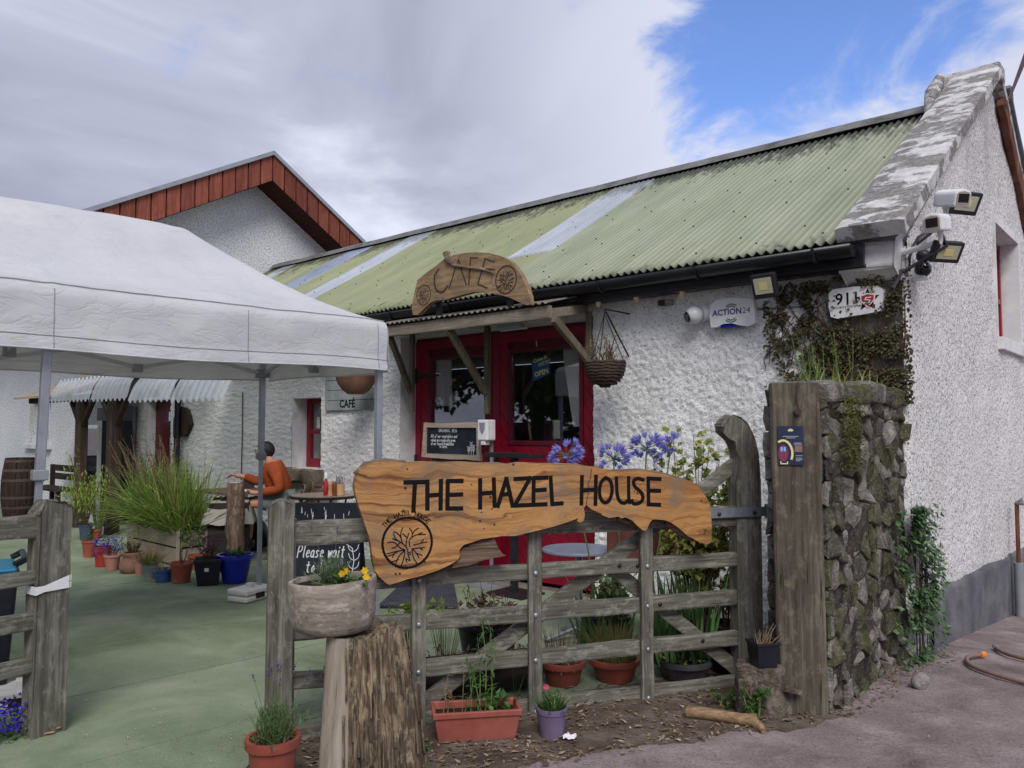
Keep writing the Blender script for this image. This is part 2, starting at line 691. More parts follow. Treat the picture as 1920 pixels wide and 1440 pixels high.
M_ROOF = roof_mat('green_corrugated_sheet', S(130, 136, 114), S(151, 156, 135), S(48, 48, 44), .85)
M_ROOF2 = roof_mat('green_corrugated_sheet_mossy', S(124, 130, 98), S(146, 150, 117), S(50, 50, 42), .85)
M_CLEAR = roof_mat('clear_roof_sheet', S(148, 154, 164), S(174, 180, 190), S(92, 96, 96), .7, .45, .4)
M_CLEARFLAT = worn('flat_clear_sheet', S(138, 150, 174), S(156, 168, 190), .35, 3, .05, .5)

# ---- timbers
GREY = dict(dark=S(58, 56, 50), mid=S(104, 101, 92), light=S(148, 145, 136))
WX = wood('weathered_oak_along', 0, lichen=S(158, 157, 148), lich_amt=.42, **GREY)
WZ = wood('weathered_oak_upright', 2, lichen=S(160, 160, 150), lich_amt=.3, **GREY)
WXD = wood('dark_timber_along', 0, S(34, 30, 28), S(60, 54, 49), S(88, 80, 72))
WZD = wood('dark_timber_upright', 2, S(40, 33, 28), S(68, 57, 49), S(96, 84, 74))
WCAN = wood('canopy_timber', 0, S(92, 84, 72), S(136, 126, 112), S(165, 156, 142), lichen=S(120, 122, 112), lich_amt=.4)
WCANZ = wood('canopy_timber_upright', 2, S(70, 64, 52), S(112, 104, 88), S(140, 132, 114))
WSLEEP = wood('railway_sleeper', 2, S(42, 36, 31), S(92, 85, 75), S(134, 127, 114), lichen=S(138, 134, 114), grain=.55, bump=1., lich_amt=.3)
WRED = wood('red_stained_board', 2, S(96, 48, 38), S(134, 74, 58), S(164, 100, 80), rough=.6, bump=.25, grain=.6, rnd=True)
WSOF = wood('brown_stained_soffit', 0, S(44, 20, 14), S(70, 34, 24), S(96, 50, 36), rough=.7, bump=.25)
WBOWL = wood('log_bowl', 0, S(96, 88, 80), S(142, 131, 121), S(176, 166, 154), lichen=S(192, 186, 176), grain=.8, lich_amt=.5)
WBARK = wood('stump_bark', 2, S(34, 27, 23), S(96, 83, 70), S(176, 158, 130), lichen=S(168, 156, 128), lich_amt=.5, grain=.8, bump=1.)
WSTRIP = wood('bare_stump_wood', 2, S(120, 110, 98), S(152, 142, 128), S(182, 174, 160), grain=.7)
WBARREL = wood('barrel_stave', 2, S(30, 24, 22), S(56, 45, 41), S(84, 70, 64))
WTEAK = wood('garden_furniture_timber', 0, S(70, 58, 48), S(112, 96, 82), S(146, 130, 112))
WLOG = wood('bark_post', 2, S(58, 44, 36), S(116, 96, 82), S(160, 140, 120), lichen=S(178, 160, 140), grain=1.2, bump=.9)
WPALE = wood('pale_frame_timber', 0, S(128, 116, 104), S(172, 158, 144), S(198, 186, 172))


def slab_mat():
    m_, h = material('oiled_slab_wood', None, .5, spec=.35)
    v = h.vec()
    warp = h.noise(h.map(v, (1.1, 1, 2.2)), 1.8, 4, .5)
    off = h.n('ShaderNodeCombineXYZ', {0: 0., 1: 0., 2: h.m('MULTIPLY', h.m('SUBTRACT', warp, .5), .34)}).outputs[0]
    wv = h.n('ShaderNodeVectorMath', {0: v, 1: off}, operation='ADD').outputs[0]
    rings = h.noise(h.map(wv, (.55, 1, 21)), 1.5, 3, .5, .25)
    fine = h.noise(h.map(wv, (2.4, 8, 110)), 1.6, 6, .65)
    g = h.m('ADD', h.m('MULTIPLY', rings, .66), h.m('MULTIPLY', fine, .34))
    c = h.ramp(g, [(.34, S(78, 48, 26)), (.43, S(142, 98, 54)), (.55, S(182, 136, 84)), (.66, S(158, 110, 62))])
    big = h.noise(h.map(v, (1, 1, 1.8)), 2.4, 6, .6, .8)
    c = h.mix(h.ramp(big, [(.50, 0.), (.72, .5)]), c, S(142, 90, 48))
    grey = h.noise(h.map(v, (1.5, 1, 2.2), loc=(4, 0, 1)), 2.3, 7, .65, .6)
    c = h.mix(h.ramp(grey, [(.48, 0.), (.66, .7)]), c, S(118, 104, 88))
    h.put(h.p.inputs['Base Color'], c)
    h.put(h.p.inputs['Normal'], h.bump(g, .25, .004))
    return m_


M_SLAB = slab_mat()
M_SLABEDGE = wood('slab_bark_edge', 0, S(56, 44, 36), S(112, 94, 78), S(164, 148, 130), bump=.9)
M_CAFEWOOD = wood('cafe_slab_wood', 0, S(92, 74, 54), S(150, 124, 92), S(180, 154, 118), lichen=S(104, 96, 90), grain=.5, lich_amt=.85)

# ---- plain materials
M_RED = worn('red_door_paint', S(120, 8, 34), S(146, 14, 44), .38, 5, .06, .5)
M_REDDK = worn('dark_red_frame_paint', S(84, 10, 30), S(104, 14, 38), .45, 5, .06, .5)
M_BLACKP = worn('black_plastic_gutter', S(10, 11, 17), S(22, 23, 31), .4, 7, .08, .5, dirt=(S(46, 48, 46), .3))
M_BLACK = worn('black_metal', S(20, 21, 24), S(36, 37, 42), .5, 9, .08, .5)
M_SOIL = worn('dark_soil', S(38, 30, 26), S(70, 58, 48), .95, 30, .9, .1, dist=.02)
M_TERRA = worn('terracotta', S(138, 70, 54), S(166, 90, 70), .75, 6, .12, .25, dirt=(S(186, 158, 144), .6))
M_TERRA2 = worn('brown_terracotta_plastic', S(128, 62, 50), S(150, 78, 62), .5, 6, .06, .4, dirt=(S(92, 64, 56), .65))
M_PALET = worn('pale_terracotta', S(160, 112, 98), S(184, 136, 120), .8, 6, .12, .2, dirt=(S(190, 170, 160), .4))
M_SACK = worn('brown_clay', S(120, 86, 72), S(150, 112, 94), .8, 7, .2, .2)
M_REDPOT = worn('red_plastic', S(158, 48, 44), S(176, 62, 54), .45, 6, .05, .4)
M_BLUEGL = worn('cobalt_glaze', S(16, 30, 140), S(24, 48, 176), .12, 4, .03, .6)
M_BLUEPL = worn('dull_blue_glaze', S(44, 76, 130), S(60, 94, 150), .3, 5, .05, .5)
M_GREYPOT = worn('galvanised_pot', S(112, 124, 124), S(140, 150, 148), .5, 6, .08, .4)
M_BLUEGREY = worn('blue_grey_pot', S(58, 74, 92), S(74, 90, 108), .55, 6, .08, .4)
M_BLACKPOT = worn('black_plastic_pot', S(18, 20, 28), S(30, 32, 42), .4, 6, .05, .45)
M_PURPOT = worn('purple_plastic', S(98, 84, 112), S(122, 106, 134), .5, 6, .06, .4, dirt=(S(140, 128, 140), .3))
M_PLANTER = worn('pale_planter_board', S(150, 136, 122), S(178, 164, 148), .85, 5, .3, .15, dirt=(S(110, 104, 94), .5))
M_STEEL = worn('galvanised_steel', S(140, 146, 158), S(168, 174, 186), .38, 12, .06, .5, metal=.6)
M_ALU = worn('tent_leg_aluminium', S(150, 154, 164), S(172, 176, 186), .38, 9, .05, .5, metal=.45)
M_ALUDK = worn('tent_truss_bar', S(158, 160, 162), S(176, 178, 180), .5, 9, .05, .5)
M_WHITEPL = worn('white_plastic', S(214, 214, 216), S(230, 230, 232), .4, 5, .04, .4, dirt=(S(150, 146, 136), .35))
M_WEIGHT = worn('white_tent_weight', S(186, 186, 182), S(208, 208, 204), .7, 6, .15, .3, dirt=(S(128, 124, 112), .5))
M_GREYPL = worn('grey_plastic', S(120, 122, 128), S(140, 142, 148), .45, 6, .05, .4)
M_DARKLENS = material('dark_lens', S(16, 18, 24), .1, spec=.6)[0]
M_LEDPLATE = worn('led_plate', S(178, 176, 150), S(196, 194, 170), .35, 8, .03, .5)
M_CHALK = worn('chalkboard', S(22, 26, 38), S(34, 38, 50), .75, 8, .05, .3, dirt=(S(70, 74, 84), .3))
M_CHALKW = material('chalk_line', S(216, 218, 222), .9)[0]
M_INK = material('black_letter_paint', S(9, 8, 11), .75, spec=.2)[0]
M_BURN = material('burnt_line', S(62, 44, 32), .8)[0]
M_NAVYTXT = material('navy_print', S(44, 32, 116), .5)[0]
M_GREENTXT = material('green_print', S(52, 110, 84), .5)[0]
M_REDTXT = material('red_print', S(176, 24, 50), .5)[0]
M_GOLD = material('pale_gold_print', S(222, 206, 140), .5)[0]
M_ROPE = worn('wicker', S(48, 38, 34), S(86, 70, 62), .8, 30, .4, .2)
M_CURTAIN = material('curtain_cloth', S(232, 218, 220), .9)[0]
M_SLATE = worn('table_top_grey', S(112, 120, 136), S(134, 142, 158), .4, 8, .05, .4)
M_STONEW = worn('sill_stone', S(84, 76, 66), S(128, 118, 104), .9, 8, .6, .2, dist=.02)
M_CANE = worn('canopy_flashing', S(96, 98, 100), S(120, 122, 124), .6, 8, .1)
M_RUST = worn('rusty_bargeboard', S(84, 52, 40), S(120, 82, 66), .9, 7, .6, .1, dirt=(S(170, 160, 150), .3))
M_METALROOF = worn('grey_metal_verge', S(138, 142, 150), S(160, 164, 172), .4, 5, .05, .5, metal=.2)


def glass(name, tint=(.8, .85, .85), refl=1.):
    m_, h = material(name)
    lw = h.n('ShaderNodeLayerWeight', {'Blend': .5}).outputs['Facing']
    fr = h.m('ADD', .075, h.m('MULTIPLY', h.m('POWER', lw, 3.), .8))
    tr = h.n('ShaderNodeBsdfTransparent', {'Color': tint + (1,)})
    gl = h.n('ShaderNodeBsdfGlossy', {'Color': (1, 1, 1, 1), 'Roughness': .015})
    mx = h.n('ShaderNodeMixShader', {0: h.m('MULTIPLY', fr, refl)})
    h.t.links.new(tr.outputs[0], mx.inputs[1])
    h.t.links.new(gl.outputs[0], mx.inputs[2])
    h.t.links.new(mx.outputs[0], h.o.inputs[0])
    h.t.nodes.remove(h.p)
    return m_


M_GLASS = glass('window_glass', (.86, .9, .9), 1.25)
M_BULB = material('amber_bulb', S(240, 214, 176), .12, Transmission_Weight=.3)[0]


def fabric():
    m_, h = material('white_tent_fabric', None, .6, spec=.3)
    v = h.vec()
    c = h.ramp(h.noise(v, 2.2, 6, .6), [(.3, S(206, 207, 214)), (.7, S(224, 225, 230))])
    st = h.noise(h.map(v, (.9, 1.6, 4.5)), 1.6, 9, .72, .5)
    c = h.mix(h.ramp(st, [(.56, 0.), (.76, .55)]), c, S(150, 146, 132))
    crs = h.noise(h.map(v, (2.5, 2.5, 5), rot=(.3, .4, .5)), 1.7, 6, .55, 1.2)
    crease = h.m('ABSOLUTE', h.m('SUBTRACT', crs, .5))
    hgt = h.m('ADD', h.m('MULTIPLY', h.ramp(crease, [(0., 0.), (.05, 1.)]), .35), h.m('MULTIPLY', h.noise(h.map(v, (3, 3, 6)), 2.5, 5, .5, .6), .65))
    bn = h.bump(hgt, .3, .02)
    h.put(h.p.inputs['Base Color'], c)
    h.put(h.p.inputs['Normal'], bn)
    tr = h.n('ShaderNodeBsdfTranslucent', {'Color': h.mix(1., c, (1.0, .93, .78), 'MULTIPLY')})
    mx = h.n('ShaderNodeMixShader', {0: .3})
    h.t.links.new(h.p.outputs[0], mx.inputs[1])
    h.t.links.new(tr.outputs[0], mx.inputs[2])
    h.t.links.new(mx.outputs[0], h.o.inputs[0])
    return m_


M_FABRIC = fabric()


def sheetplastic():
    m_, h = material('clear_corrugated_plastic', None, .3, spec=.5)
    v = h.vec()
    c = h.ramp(h.noise(h.map(v, (8, 2, 1.2)), 2, 6, .6), [(.3, S(170, 178, 188)), (.7, S(204, 210, 216))])
    c = h.mix(h.ramp(h.noise(v, 3, 8, .7), [(.52, 0.), (.7, .6)]), c, S(150, 150, 110))
    h.put(h.p.inputs['Base Color'], c)
    tr = h.n('ShaderNodeBsdfTransparent', {'Color': (.85, .88, .9, 1)})
    mx = h.n('ShaderNodeMixShader', {0: .45})
    h.t.links.new(h.p.outputs[0], mx.inputs[1])
    h.t.links.new(tr.outputs[0], mx.inputs[2])
    h.t.links.new(mx.outputs[0], h.o.inputs[0])
    return m_


M_PLAST = sheetplastic()


def ground_mat():
    m_, h = material('worn_lane_surface', None, .95, spec=.1)
    v = h.vec()
    a = h.noise(v, 2.2, 9, .65, .3)
    c = h.ramp(a, [(.3, S(100, 87, 85)), (.52, S(134, 121, 120)), (.72, S(162, 150, 150))])
    grit = h.noise(v, 70, 5, .6)
    c = h.mix(h.ramp(grit, [(.35, .5), (.5, 0.)]), c, S(74, 68, 62))
    peb = h.voro(v, 55)
    c = h.mix(h.ramp(peb, [(.08, .5), (.16, 0.)]), c, S(168, 162, 158))
    h.put(h.p.inputs['Base Color'], c)
    h.put(h.p.inputs['Normal'], h.bump(h.m('ADD', h.noise(v, 24, 8, .65), h.m('MULTIPLY', a, 1.2)), .6, .02))
    return m_


def turf_mat():
    m_, h = material('green_turf_carpet', None, .95, spec=.08)
    v = h.vec()
    a = h.noise(v, 1.3, 8, .65, .4)
    c = h.ramp(a, [(.28, S(98, 109, 86)), (.5, S(126, 138, 113)), (.72, S(154, 161, 140))])
    wearn = h.noise(h.map(v, loc=(3, 5, 0)), .8, 7, .6, .5)
    c = h.mix(h.ramp(wearn, [(.5, 0.), (.72, .55)]), c, S(132, 140, 128))
    fib = h.noise(v, 160, 3, .6)
    c = h.mix(1., c, h.ramp(fib, [(.3, .72), (.7, 1.2)]), 'MULTIPLY')
    spk = h.voro(v, 14)
    c = h.mix(h.ramp(spk, [(.03, .8), (.05, 0.)]), c, S(80, 76, 62))
    h.put(h.p.inputs['Base Color'], c)
    h.put(h.p.inputs['Normal'], h.bump(h.m('ADD', fib, h.m('MULTIPLY', a, .6)), .5, .008))
    return m_


def soil_mat():
    m_, h = material('bare_earth_verge', None, .97, spec=.08)
    v = h.vec()
    a = h.noise(v, 5, 9, .7, .4)
    c = h.ramp(a, [(.3, S(66, 56, 48)), (.5, S(98, 86, 76)), (.7, S(132, 120, 110))])
    chip = h.voro(h.map(v, (1, 1.8, 1)), 48)
    c = h.mix(h.ramp(chip, [(.1, .7), (.22, 0.)]), c, S(142, 124, 106))
    h.put(h.p.inputs['Base Color'], c)
    h.put(h.p.inputs['Normal'], h.bump(h.noise(v, 38, 8, .7), .9, .02))
    return m_


M_GROUND, M_TURF, M_EARTH = ground_mat(), turf_mat(), soil_mat()


def stone_mat(name, c0, c1, c2, moss=.35):
    m_, h = material(name, None, .95, spec=.12)
    v = h.vec()
    a = h.noise(v, 9, 9, .7, .3)
    c = h.ramp(a, [(.3, c0), (.5, c1), (.7, c2)])
    sp = h.noise(v, 60, 4, .6)
    c = h.mix(h.ramp(sp, [(.57, 0.), (.68, .5)]), c, S(170, 166, 160))
    ms = h.ramp(h.noise(h.map(v, loc=(2, 2, 2)), 3.5, 9, .68, .4), [(.5, 0.), (.64, moss)])
    c = h.mix(ms, c, S(74, 80, 44))
    h.put(h.p.inputs['Base Color'], c)
    h.put(h.p.inputs['Normal'], h.bump(h.m('ADD', a, h.m('MULTIPLY', h.noise(v, 45, 6, .65), .9)), 1., .03))
    return m_


M_ST1 = stone_mat('lichened_granite', S(84, 79, 73), S(132, 126, 119), S(176, 170, 164), .45)
M_ST2 = stone_mat('dark_rubble', S(52, 48, 43), S(92, 87, 80), S(134, 128, 120), .6)
M_ST3 = stone_mat('mossy_rubble', S(62, 62, 46), S(94, 92, 70), S(130, 126, 108), .8)
M_MORTAR = stone_mat('earthy_mortar', S(36, 32, 28), S(64, 58, 51), S(98, 90, 80), .5)

M_LSTUMP = stone_mat('lichened_stump', S(58, 49, 43), S(104, 93, 83), S(158, 149, 138), .3)

# ---- leaves
L_GRASS = leafmat('strap_leaf', [S(80, 116, 46), S(118, 150, 60), S(156, 176, 86), S(96, 132, 54), S(190, 188, 124)], .42)
L_DRY = leafmat('dry_stalk', [S(120, 100, 72), S(150, 130, 100), S(96, 78, 58)], .7, .1)
L_SEED = leafmat('seed_head', [S(74, 56, 44), S(104, 80, 62), S(60, 46, 38)], .8, .1)
L_LIME = leafmat('lime_foliage', [S(150, 172, 66), S(176, 190, 92), S(122, 146, 60)], .5)
L_GREEN = leafmat('mid_green_leaf', [S(62, 98, 44), S(90, 124, 60), S(46, 80, 40)], .45)
L_IVY = leafmat('ivy_leaf', [S(40, 68, 36), S(58, 90, 48), S(92, 120, 72), S(34, 58, 32)], .35, .15)
L_LAV = leafmat('lavender_leaf', [S(112, 134, 110), S(140, 158, 134), S(92, 116, 92)], .6)
L_IRIS = leafmat('iris_leaf', [S(82, 124, 70), S(110, 146, 84), S(64, 104, 60)], .4)
L_VINE = leafmat('currant_leaf', [S(132, 146, 70), S(168, 174, 96), S(104, 124, 60), S(190, 176, 84)], .5, .4)
L_CREEP = leafmat('creeper_leaf', [S(60, 66, 40), S(86, 84, 50), S(54, 40, 34), S(104, 100, 62), S(46, 56, 34), S(78, 40, 36)], .6, .2)
L_DEAD = leafmat('dead_leaf', [S(110, 78, 66), S(88, 58, 54), S(142, 112, 92), S(72, 50, 46)], .8, .1)
L_LITTER = leafmat('leaf_litter', [S(120, 98, 76), S(92, 74, 58), S(150, 130, 106), S(70, 56, 46), S(170, 156, 138)], .9, .05)
L_AGA = leafmat('agapanthus_petal', [S(148, 146, 224), S(170, 168, 232), S(124, 122, 212), S(184, 178, 222)], .5, .4)
L_LOB = leafmat('lobelia_petal', [S(74, 58, 200), S(58, 44, 176), S(96, 76, 212)], .5, .3)
L_HEATH = leafmat('heather_petal', [S(104, 34, 76), S(128, 52, 96), S(84, 28, 62)], .6, .2)
L_YEL = leafmat('yellow_petal', [S(238, 196, 16), S(246, 210, 40)], .5, .3)
L_PINK = leafmat('pink_petal', [S(222, 80, 120), S(232, 110, 140)], .5, .3)
L_RUSTF = leafmat('rusty_flower', [S(150, 104, 72), S(124, 84, 60), S(172, 128, 92)], .7, .2)
L_LAVF = leafmat('lavender_flower', [S(120, 104, 170), S(98, 84, 150)], .7, .2)
L_TREE = leafmat('tree_leaf', [S(52, 78, 38), S(70, 96, 46), S(40, 62, 32), S(88, 108, 56)], .5)
M_STEM = worn('green_stem', S(84, 104, 58), S(106, 124, 72), .6, 20, .1, .3)
M_TWIG = worn('brown_twig', S(70, 54, 44), S(100, 80, 66), .8, 20, .2, .2)
# ================================================================== ground
def ground_z(x, y):
    p = BF.loc((x, y))
    fall = max(0., p.y - .1)
    return max(-1.6, -.095 * fall)


def build_ground():
    xs = [-900, -300, -120, -60, -35] + [i * .5 for i in range(-44, 31)] + [22, 40, 80, 200, 900]
    ys = [-900, -300, -100, -40, -20] + [i * .5 for i in range(-20, 60)] + [36, 50, 90, 200, 900]
    mb = MB()
    for y in ys:
        for x in xs:
            mb.v.append(Vector((x, y, ground_z(x, y) + .008 * mnoise.noise(Vector((x, y, 0)) * .8))))
    n = len(xs)
    for j in range(len(ys) - 1):
        for i in range(n - 1):
            mb.f.append((j * n + i, j * n + i + 1, (j + 1) * n + i + 1, (j + 1) * n + i))
            mb.mi.append(0)
    o = mb.build('road', M_GROUND, smooth='all')
    o['kind'] = 'structure'


build_ground()

wl = [BF.w(x, -.04) for x in (-.9, -22)]
turf_outline = [(-7.5, 1.2), (-1.15, 1.2), gnd(466, 1440)[:2], gnd(520, 1372)[:2], tuple(GF.w(.3, .1))[:2], tuple(GF.w(2.5, .25))[:2],
                tuple(wl[0])[:2], tuple(wl[1])[:2], (-22, 14.0)]


def build_turf():
    root = thing('turf', None, None, (0, 0, .014), 0., kind='structure')
    c, s_ = TF.c, TF.s
    edges = [-8.4, -7.3, -6.2, -5.1, -4.05, -2.95, -1.9, -.9, .16, 1.27, 2.36, 3.5, 4.6, 5.7, 6.8, 8, 9.1, 10.2, 11.3, 14, 18, 22]
    for i in range(len(edges) - 1):
        a, b = edges[i] + .005, edges[i + 1] - .005
        # local y of TF = -dx*s + dy*c
        k = -TF.o[0] * -s_ - TF.o[1] * c
        poly = clip_poly(turf_outline, s_, -c, -(a - k) if False else -(a + (TF.o[0] * -s_ + TF.o[1] * c)))
        poly = clip_poly(poly, -s_, c, b + (TF.o[0] * -s_ + TF.o[1] * c))
        if len(poly) < 3:
            continue
        mb = MB()
        z = R.uniform(0, .003)
        n = len(poly)
        vs = [Vector((p[0], p[1], z)) for p in poly] + [Vector((p[0], p[1], -.012)) for p in poly]
        tris = tessellate_polygon([[Vector((p[0], p[1], 0)) for p in poly]])
        fs = []
        for tr in tris:
            a_, b_, c_ = (poly[q] for q in tr)
            cr = (b_[0] - a_[0]) * (c_[1] - a_[1]) - (b_[1] - a_[1]) * (c_[0] - a_[0])
            fs.append(tuple(tr) if cr > 0 else tuple(reversed(tr)))
        fs += [(q, (q + 1) % n, n + (q + 1) % n, n + q) for q in range(n)]
        mb.add(vs, fs)
        mb.build('turf_strip', M_TURF, root)


build_turf()


def build_verge():
    pts = [gnd(475, 1440), gnd(535, 1365)] + [GF.w(.35, .5), GF.w(1.4, 1.2), GF.w(2.3, 1.5), GF.w(2.9, 1.2)]
    pts += [gnd(1545, 1345), gnd(1600, 1338), gnd(1500, 1368), gnd(1400, 1378), gnd(1290, 1392), gnd(1180, 1402), gnd(1080, 1420), gnd(980, 1440), gnd(800, 1500), gnd(500, 1480)]
    out = []
    for i in range(len(pts)):
        a, b = pts[i], pts[(i + 1) % len(pts)]
        m = max(2, int((b - a).length / .025))
        for q in range(m):
            p = a.lerp(b, q / m)
            k = 1. if i > 5 else .3
            out.append(tuple(p[q_] + k * (.07 * mnoise.noise(p * 3 + Vector((9 * q_, 0, 0))) + .035 * mnoise.noise(p * 9 + Vector((5 * q_, 3, 0))) + .014 * mnoise.noise(p * 25 + Vector((5 * q_, 3, 0)))) for q_ in (0, 1)))
    mb = MB()
    mb.prism(out, lambda a, b, d: Vector((a, b, d + ground_z(a, b))), .010, -.02)
    o = mb.build('soil_verge', M_EARTH)
    o['kind'] = 'structure'


build_verge()


# ================================================================== walls
def spaced(breaks, steps):
    out = [breaks[0]]
    for a, b, st in zip(breaks[:-1], breaks[1:], steps):
        n = max(1, int(round((b - a) / st)))
        out += [a + (b - a) * (i + 1) / n for i in range(n)]
    return np.array(out)


def rough_sheet(name, us, vs, keep, pos, amp, mats, parent, freq=40., seed=0, top=None):
    U, V = np.meshgrid(us, vs)
    if top is not None:
        V = V * top(U)
    n = .6 * vnoise(U * freq, V * freq, seed) + .4 * vnoise(U * freq * 2.1, V * freq * 2.1, seed + 3)
    low = vnoise(U * 1.3, V * 1.3, seed + 9) * .018 + vnoise(U * 4, V * 4, seed + 5) * .006
    P = pos(U, V, -amp * (n * .5 + .5) - low - .02)
    nu, nv = len(us), len(vs)
    ii, jj = np.meshgrid(np.arange(nu - 1), np.arange(nv - 1))
    q = np.stack([jj * nu + ii, jj * nu + ii + 1, (jj + 1) * nu + ii + 1, (jj + 1) * nu + ii], -1).reshape(-1, 4)
    cu = (U[:-1, :-1] + U[1:, 1:]).ravel() / 2
    cv = (V[:-1, :-1] + V[1:, 1:]).ravel() / 2
    q = q[keep(cu, cv)]
    return np_mesh(name, P.reshape(-1, 3), q, mats, parent)


cafe = thing('cafe_building', 'long single storey white roughcast building with green corrugated roof and red double doors', 'building',
             BF.w(0, 0, 0), BF.a)

DX0, DX1, DZ = -5.46, -2.70, 2.64          # door opening
WX0, WX1, WZ0, WZ1 = -7.69, -7.02, 1.05, 1.98   # small window
PX0, PX1, PZ = -12.1, -11.2, 2.05          # porch door
EZ, RY = 2.95, 3.3
RZ = BF.px(1250, 327, RY)[1]
LX = -13.55


def roof_z(y):
    return EZ + (RZ - EZ) * (y + .25) / (RY + .25)


def in_open(u, v):
    return ((u > DX0) & (u < DX1) & (v < DZ)) | ((u > WX0) & (u < WX1) & (v > WZ0) & (v < WZ1)) | ((u > PX0) & (u < PX1) & (v < PZ))


us = spaced([LX, PX0, PX1, WX0, WX1, DX0, DX1, 0.], [.06, .06, .05, .03, .03, .03, .0135])
vs_ = spaced([-.12, WZ0, WZ1, PZ, DZ, 2.92], [.0135] * 5)
rough_sheet('front_wall', us, vs_, lambda u, v: ~in_open(u, v), lambda U, V, d: np.stack([U, d, V], -1), .027, M_CAST, cafe, 36)

# reveals, jambs and the body of the wall
for x0, x1, z0, z1 in ((DX0, DX1, -.1, DZ), (WX0, WX1, WZ0, WZ1), (PX0, PX1, -.1, PZ)):
    for q in ((x0 - .1, x0, z0, z1), (x1, x1 + .1, z0, z1), (x0 - .1, x1 + .1, z1, z1 + .1)):
        MB().box(q[0], q[1], -.022, .40, q[2], q[3]).build('reveal', M_PAINT, cafe)
mb = MB()
xb = [LX, PX0 - .1, PX1 + .1, WX0 - .1, WX1 + .1, DX0 - .1, DX1 + .1, -.36]
for i in (0, 2, 4, 6):
    mb.box(xb[i], xb[i + 1], .01, .39, -.2, 2.9)
mb.box(WX0 - .1, WX1 + .1, .01, .39, -.2, WZ0)
for a, b, z in ((PX0, PX1, PZ), (WX0, WX1, WZ1), (DX0, DX1, DZ)):
    mb.box(a - .1, b + .1, .01, .39, z + .1, 2.9)
mb.box(LX, -.36, 6.5, 6.8, -1.2, 2.9)
mb.build('wall_core', M_PAINT, cafe)
MB().box(LX, -.4, .5, 6.4, -.02, .0).build('inside_floor', M_PLINTH, cafe)

# gable wall towards the lane
GY0, GY1 = 3.30, 4.62
GZ0, GZ1 = 2.52, 3.72
CA = 5.32                                   # underside of coping at the apex
CY = 3.42


def gable_top(y):
    return np.where(y < CY, 2.98 + (CA - .14 - 2.98) * (y / CY), CA - .14 - (CA - .14 - 2.98) * ((y - CY) / CY))


gu = spaced([0., GY0, GY1, 5.2, 6.8], [.0145, .0145, .02, .05])
gv = spaced([-.6, GZ0, GZ1, 5.3], [.0145, .0145, .016])
rough_sheet('gable_wall', gu, gv, lambda u, v: (v < gable_top(u)) & ~((u > GY0) & (u < GY1) & (v > GZ0) & (v < GZ1)),
            lambda U, V, d: np.stack([-d - .01, U, V], -1), .017, M_DASH, cafe, 46, 21)
mb = MB()
ys = [0, 1, 2, CY, 5, 6.8]
pz = lambda y: 2.9 + (CA - .2 - 2.9) * (1 - abs(y - CY) / CY)
for pg in ([(0.02, -.9), (GY0 - .08, -.9), (GY0 - .08, pz(GY0 - .08)), (.02, 2.9)], [(GY1 + .08, -.9), (6.8, -.9), (6.8, 2.9), (GY1 + .08, pz(GY1 + .08))],
           [(GY0 - .08, -.9), (GY1 + .08, -.9), (GY1 + .08, GZ0), (GY0 - .08, GZ0)], [(GY0 - .08, GZ1 + .09), (GY1 + .08, GZ1 + .09), (GY1 + .08, pz(GY1 + .08)), (CY, CA - .2), (GY0 - .08, pz(GY0 - .08))]):
    mb.prism(pg, lambda a, b, d: Vector((d, a, b)), -.02, -.3)
mb.build('gable_core', M_PAINT, cafe)
for y0, y1, z0, z1 in ((GY0 - .08, GY0, GZ0, GZ1), (GY1, GY1 + .08, GZ0, GZ1), (GY0 - .08, GY1 + .08, GZ1, GZ1 + .09)):
    MB().box(-.3, .026, y0, y1, z0, z1).build('reveal', M_PAINT, cafe)
MB().box(-.25, .075, GY0 - .06, GY1 + .1, GZ0 - .13, GZ0).build('window_sill', M_PAINT, cafe, bevel=.008)
mb = MB()
for a in (GY0, GY0 + .58, GY1 - .06):
    mb.box(-.22, -.16, a, a + .06, GZ0, GZ1)
for z in (GZ0, GZ0 + .5, GZ1 - .06):
    mb.box(-.219, -.161, GY0, GY1, z, z + .06)
wnd = mb.build('window', M_RED, cafe, bevel=.004)
tag(wnd, 'red framed upper window in the gable')
MB().box(-.195, -.185, GY0 + .05, GY1 - .05, GZ0 + .05, GZ1 - .05).build('pane', M_GLASS, wnd)

# plinth along the gable
mb = MB()
n = 60
vsl, fsl = [], []
for i in range(n + 1):
    y = .35 + (6.7 - .35) * i / n
    top = .37 - .028 * (y - .6) + .02 * mnoise.noise(Vector((y * 2.2, 0, 0)))
    bot = -1.2
    for z, x in ((bot, .055), (top - .05, .05 + .012 * mnoise.noise(Vector((y * 3, 3, 0)))), (top, .03), (top + .004, -.02)):
        vsl.append((x, y, z))
for i in range(n):
    for j in range(3):
        a = i * 4 + j
        fsl.append((a, a + 4, a + 5, a + 1))
mb.add(vsl, fsl)
mb.build('plinth', M_PLINTH, cafe, smooth='all')

# smooth worn corner strip
mb = MB()
vsl, fsl = [], []
n = 40
for i in range(n + 1):
    z = -.2 + 3.1 * i / n
    for j in range(7):
        th = -PI / 2 + (PI / 2) * j / 6
        r = .075 + .012 * mnoise.noise(Vector((z * 2.5, j * .4, 1)))
        vsl.append((-.05 + r * math.cos(th) * 1.0, .045 + r * math.sin(th), z))
for i in range(n):
    for j in range(6):
        a = i * 7 + j
        fsl.append((a, a + 1, a + 8, a + 7))
mb.add(vsl, fsl)
mb.build('corner_render', M_DASH, cafe, smooth='all')

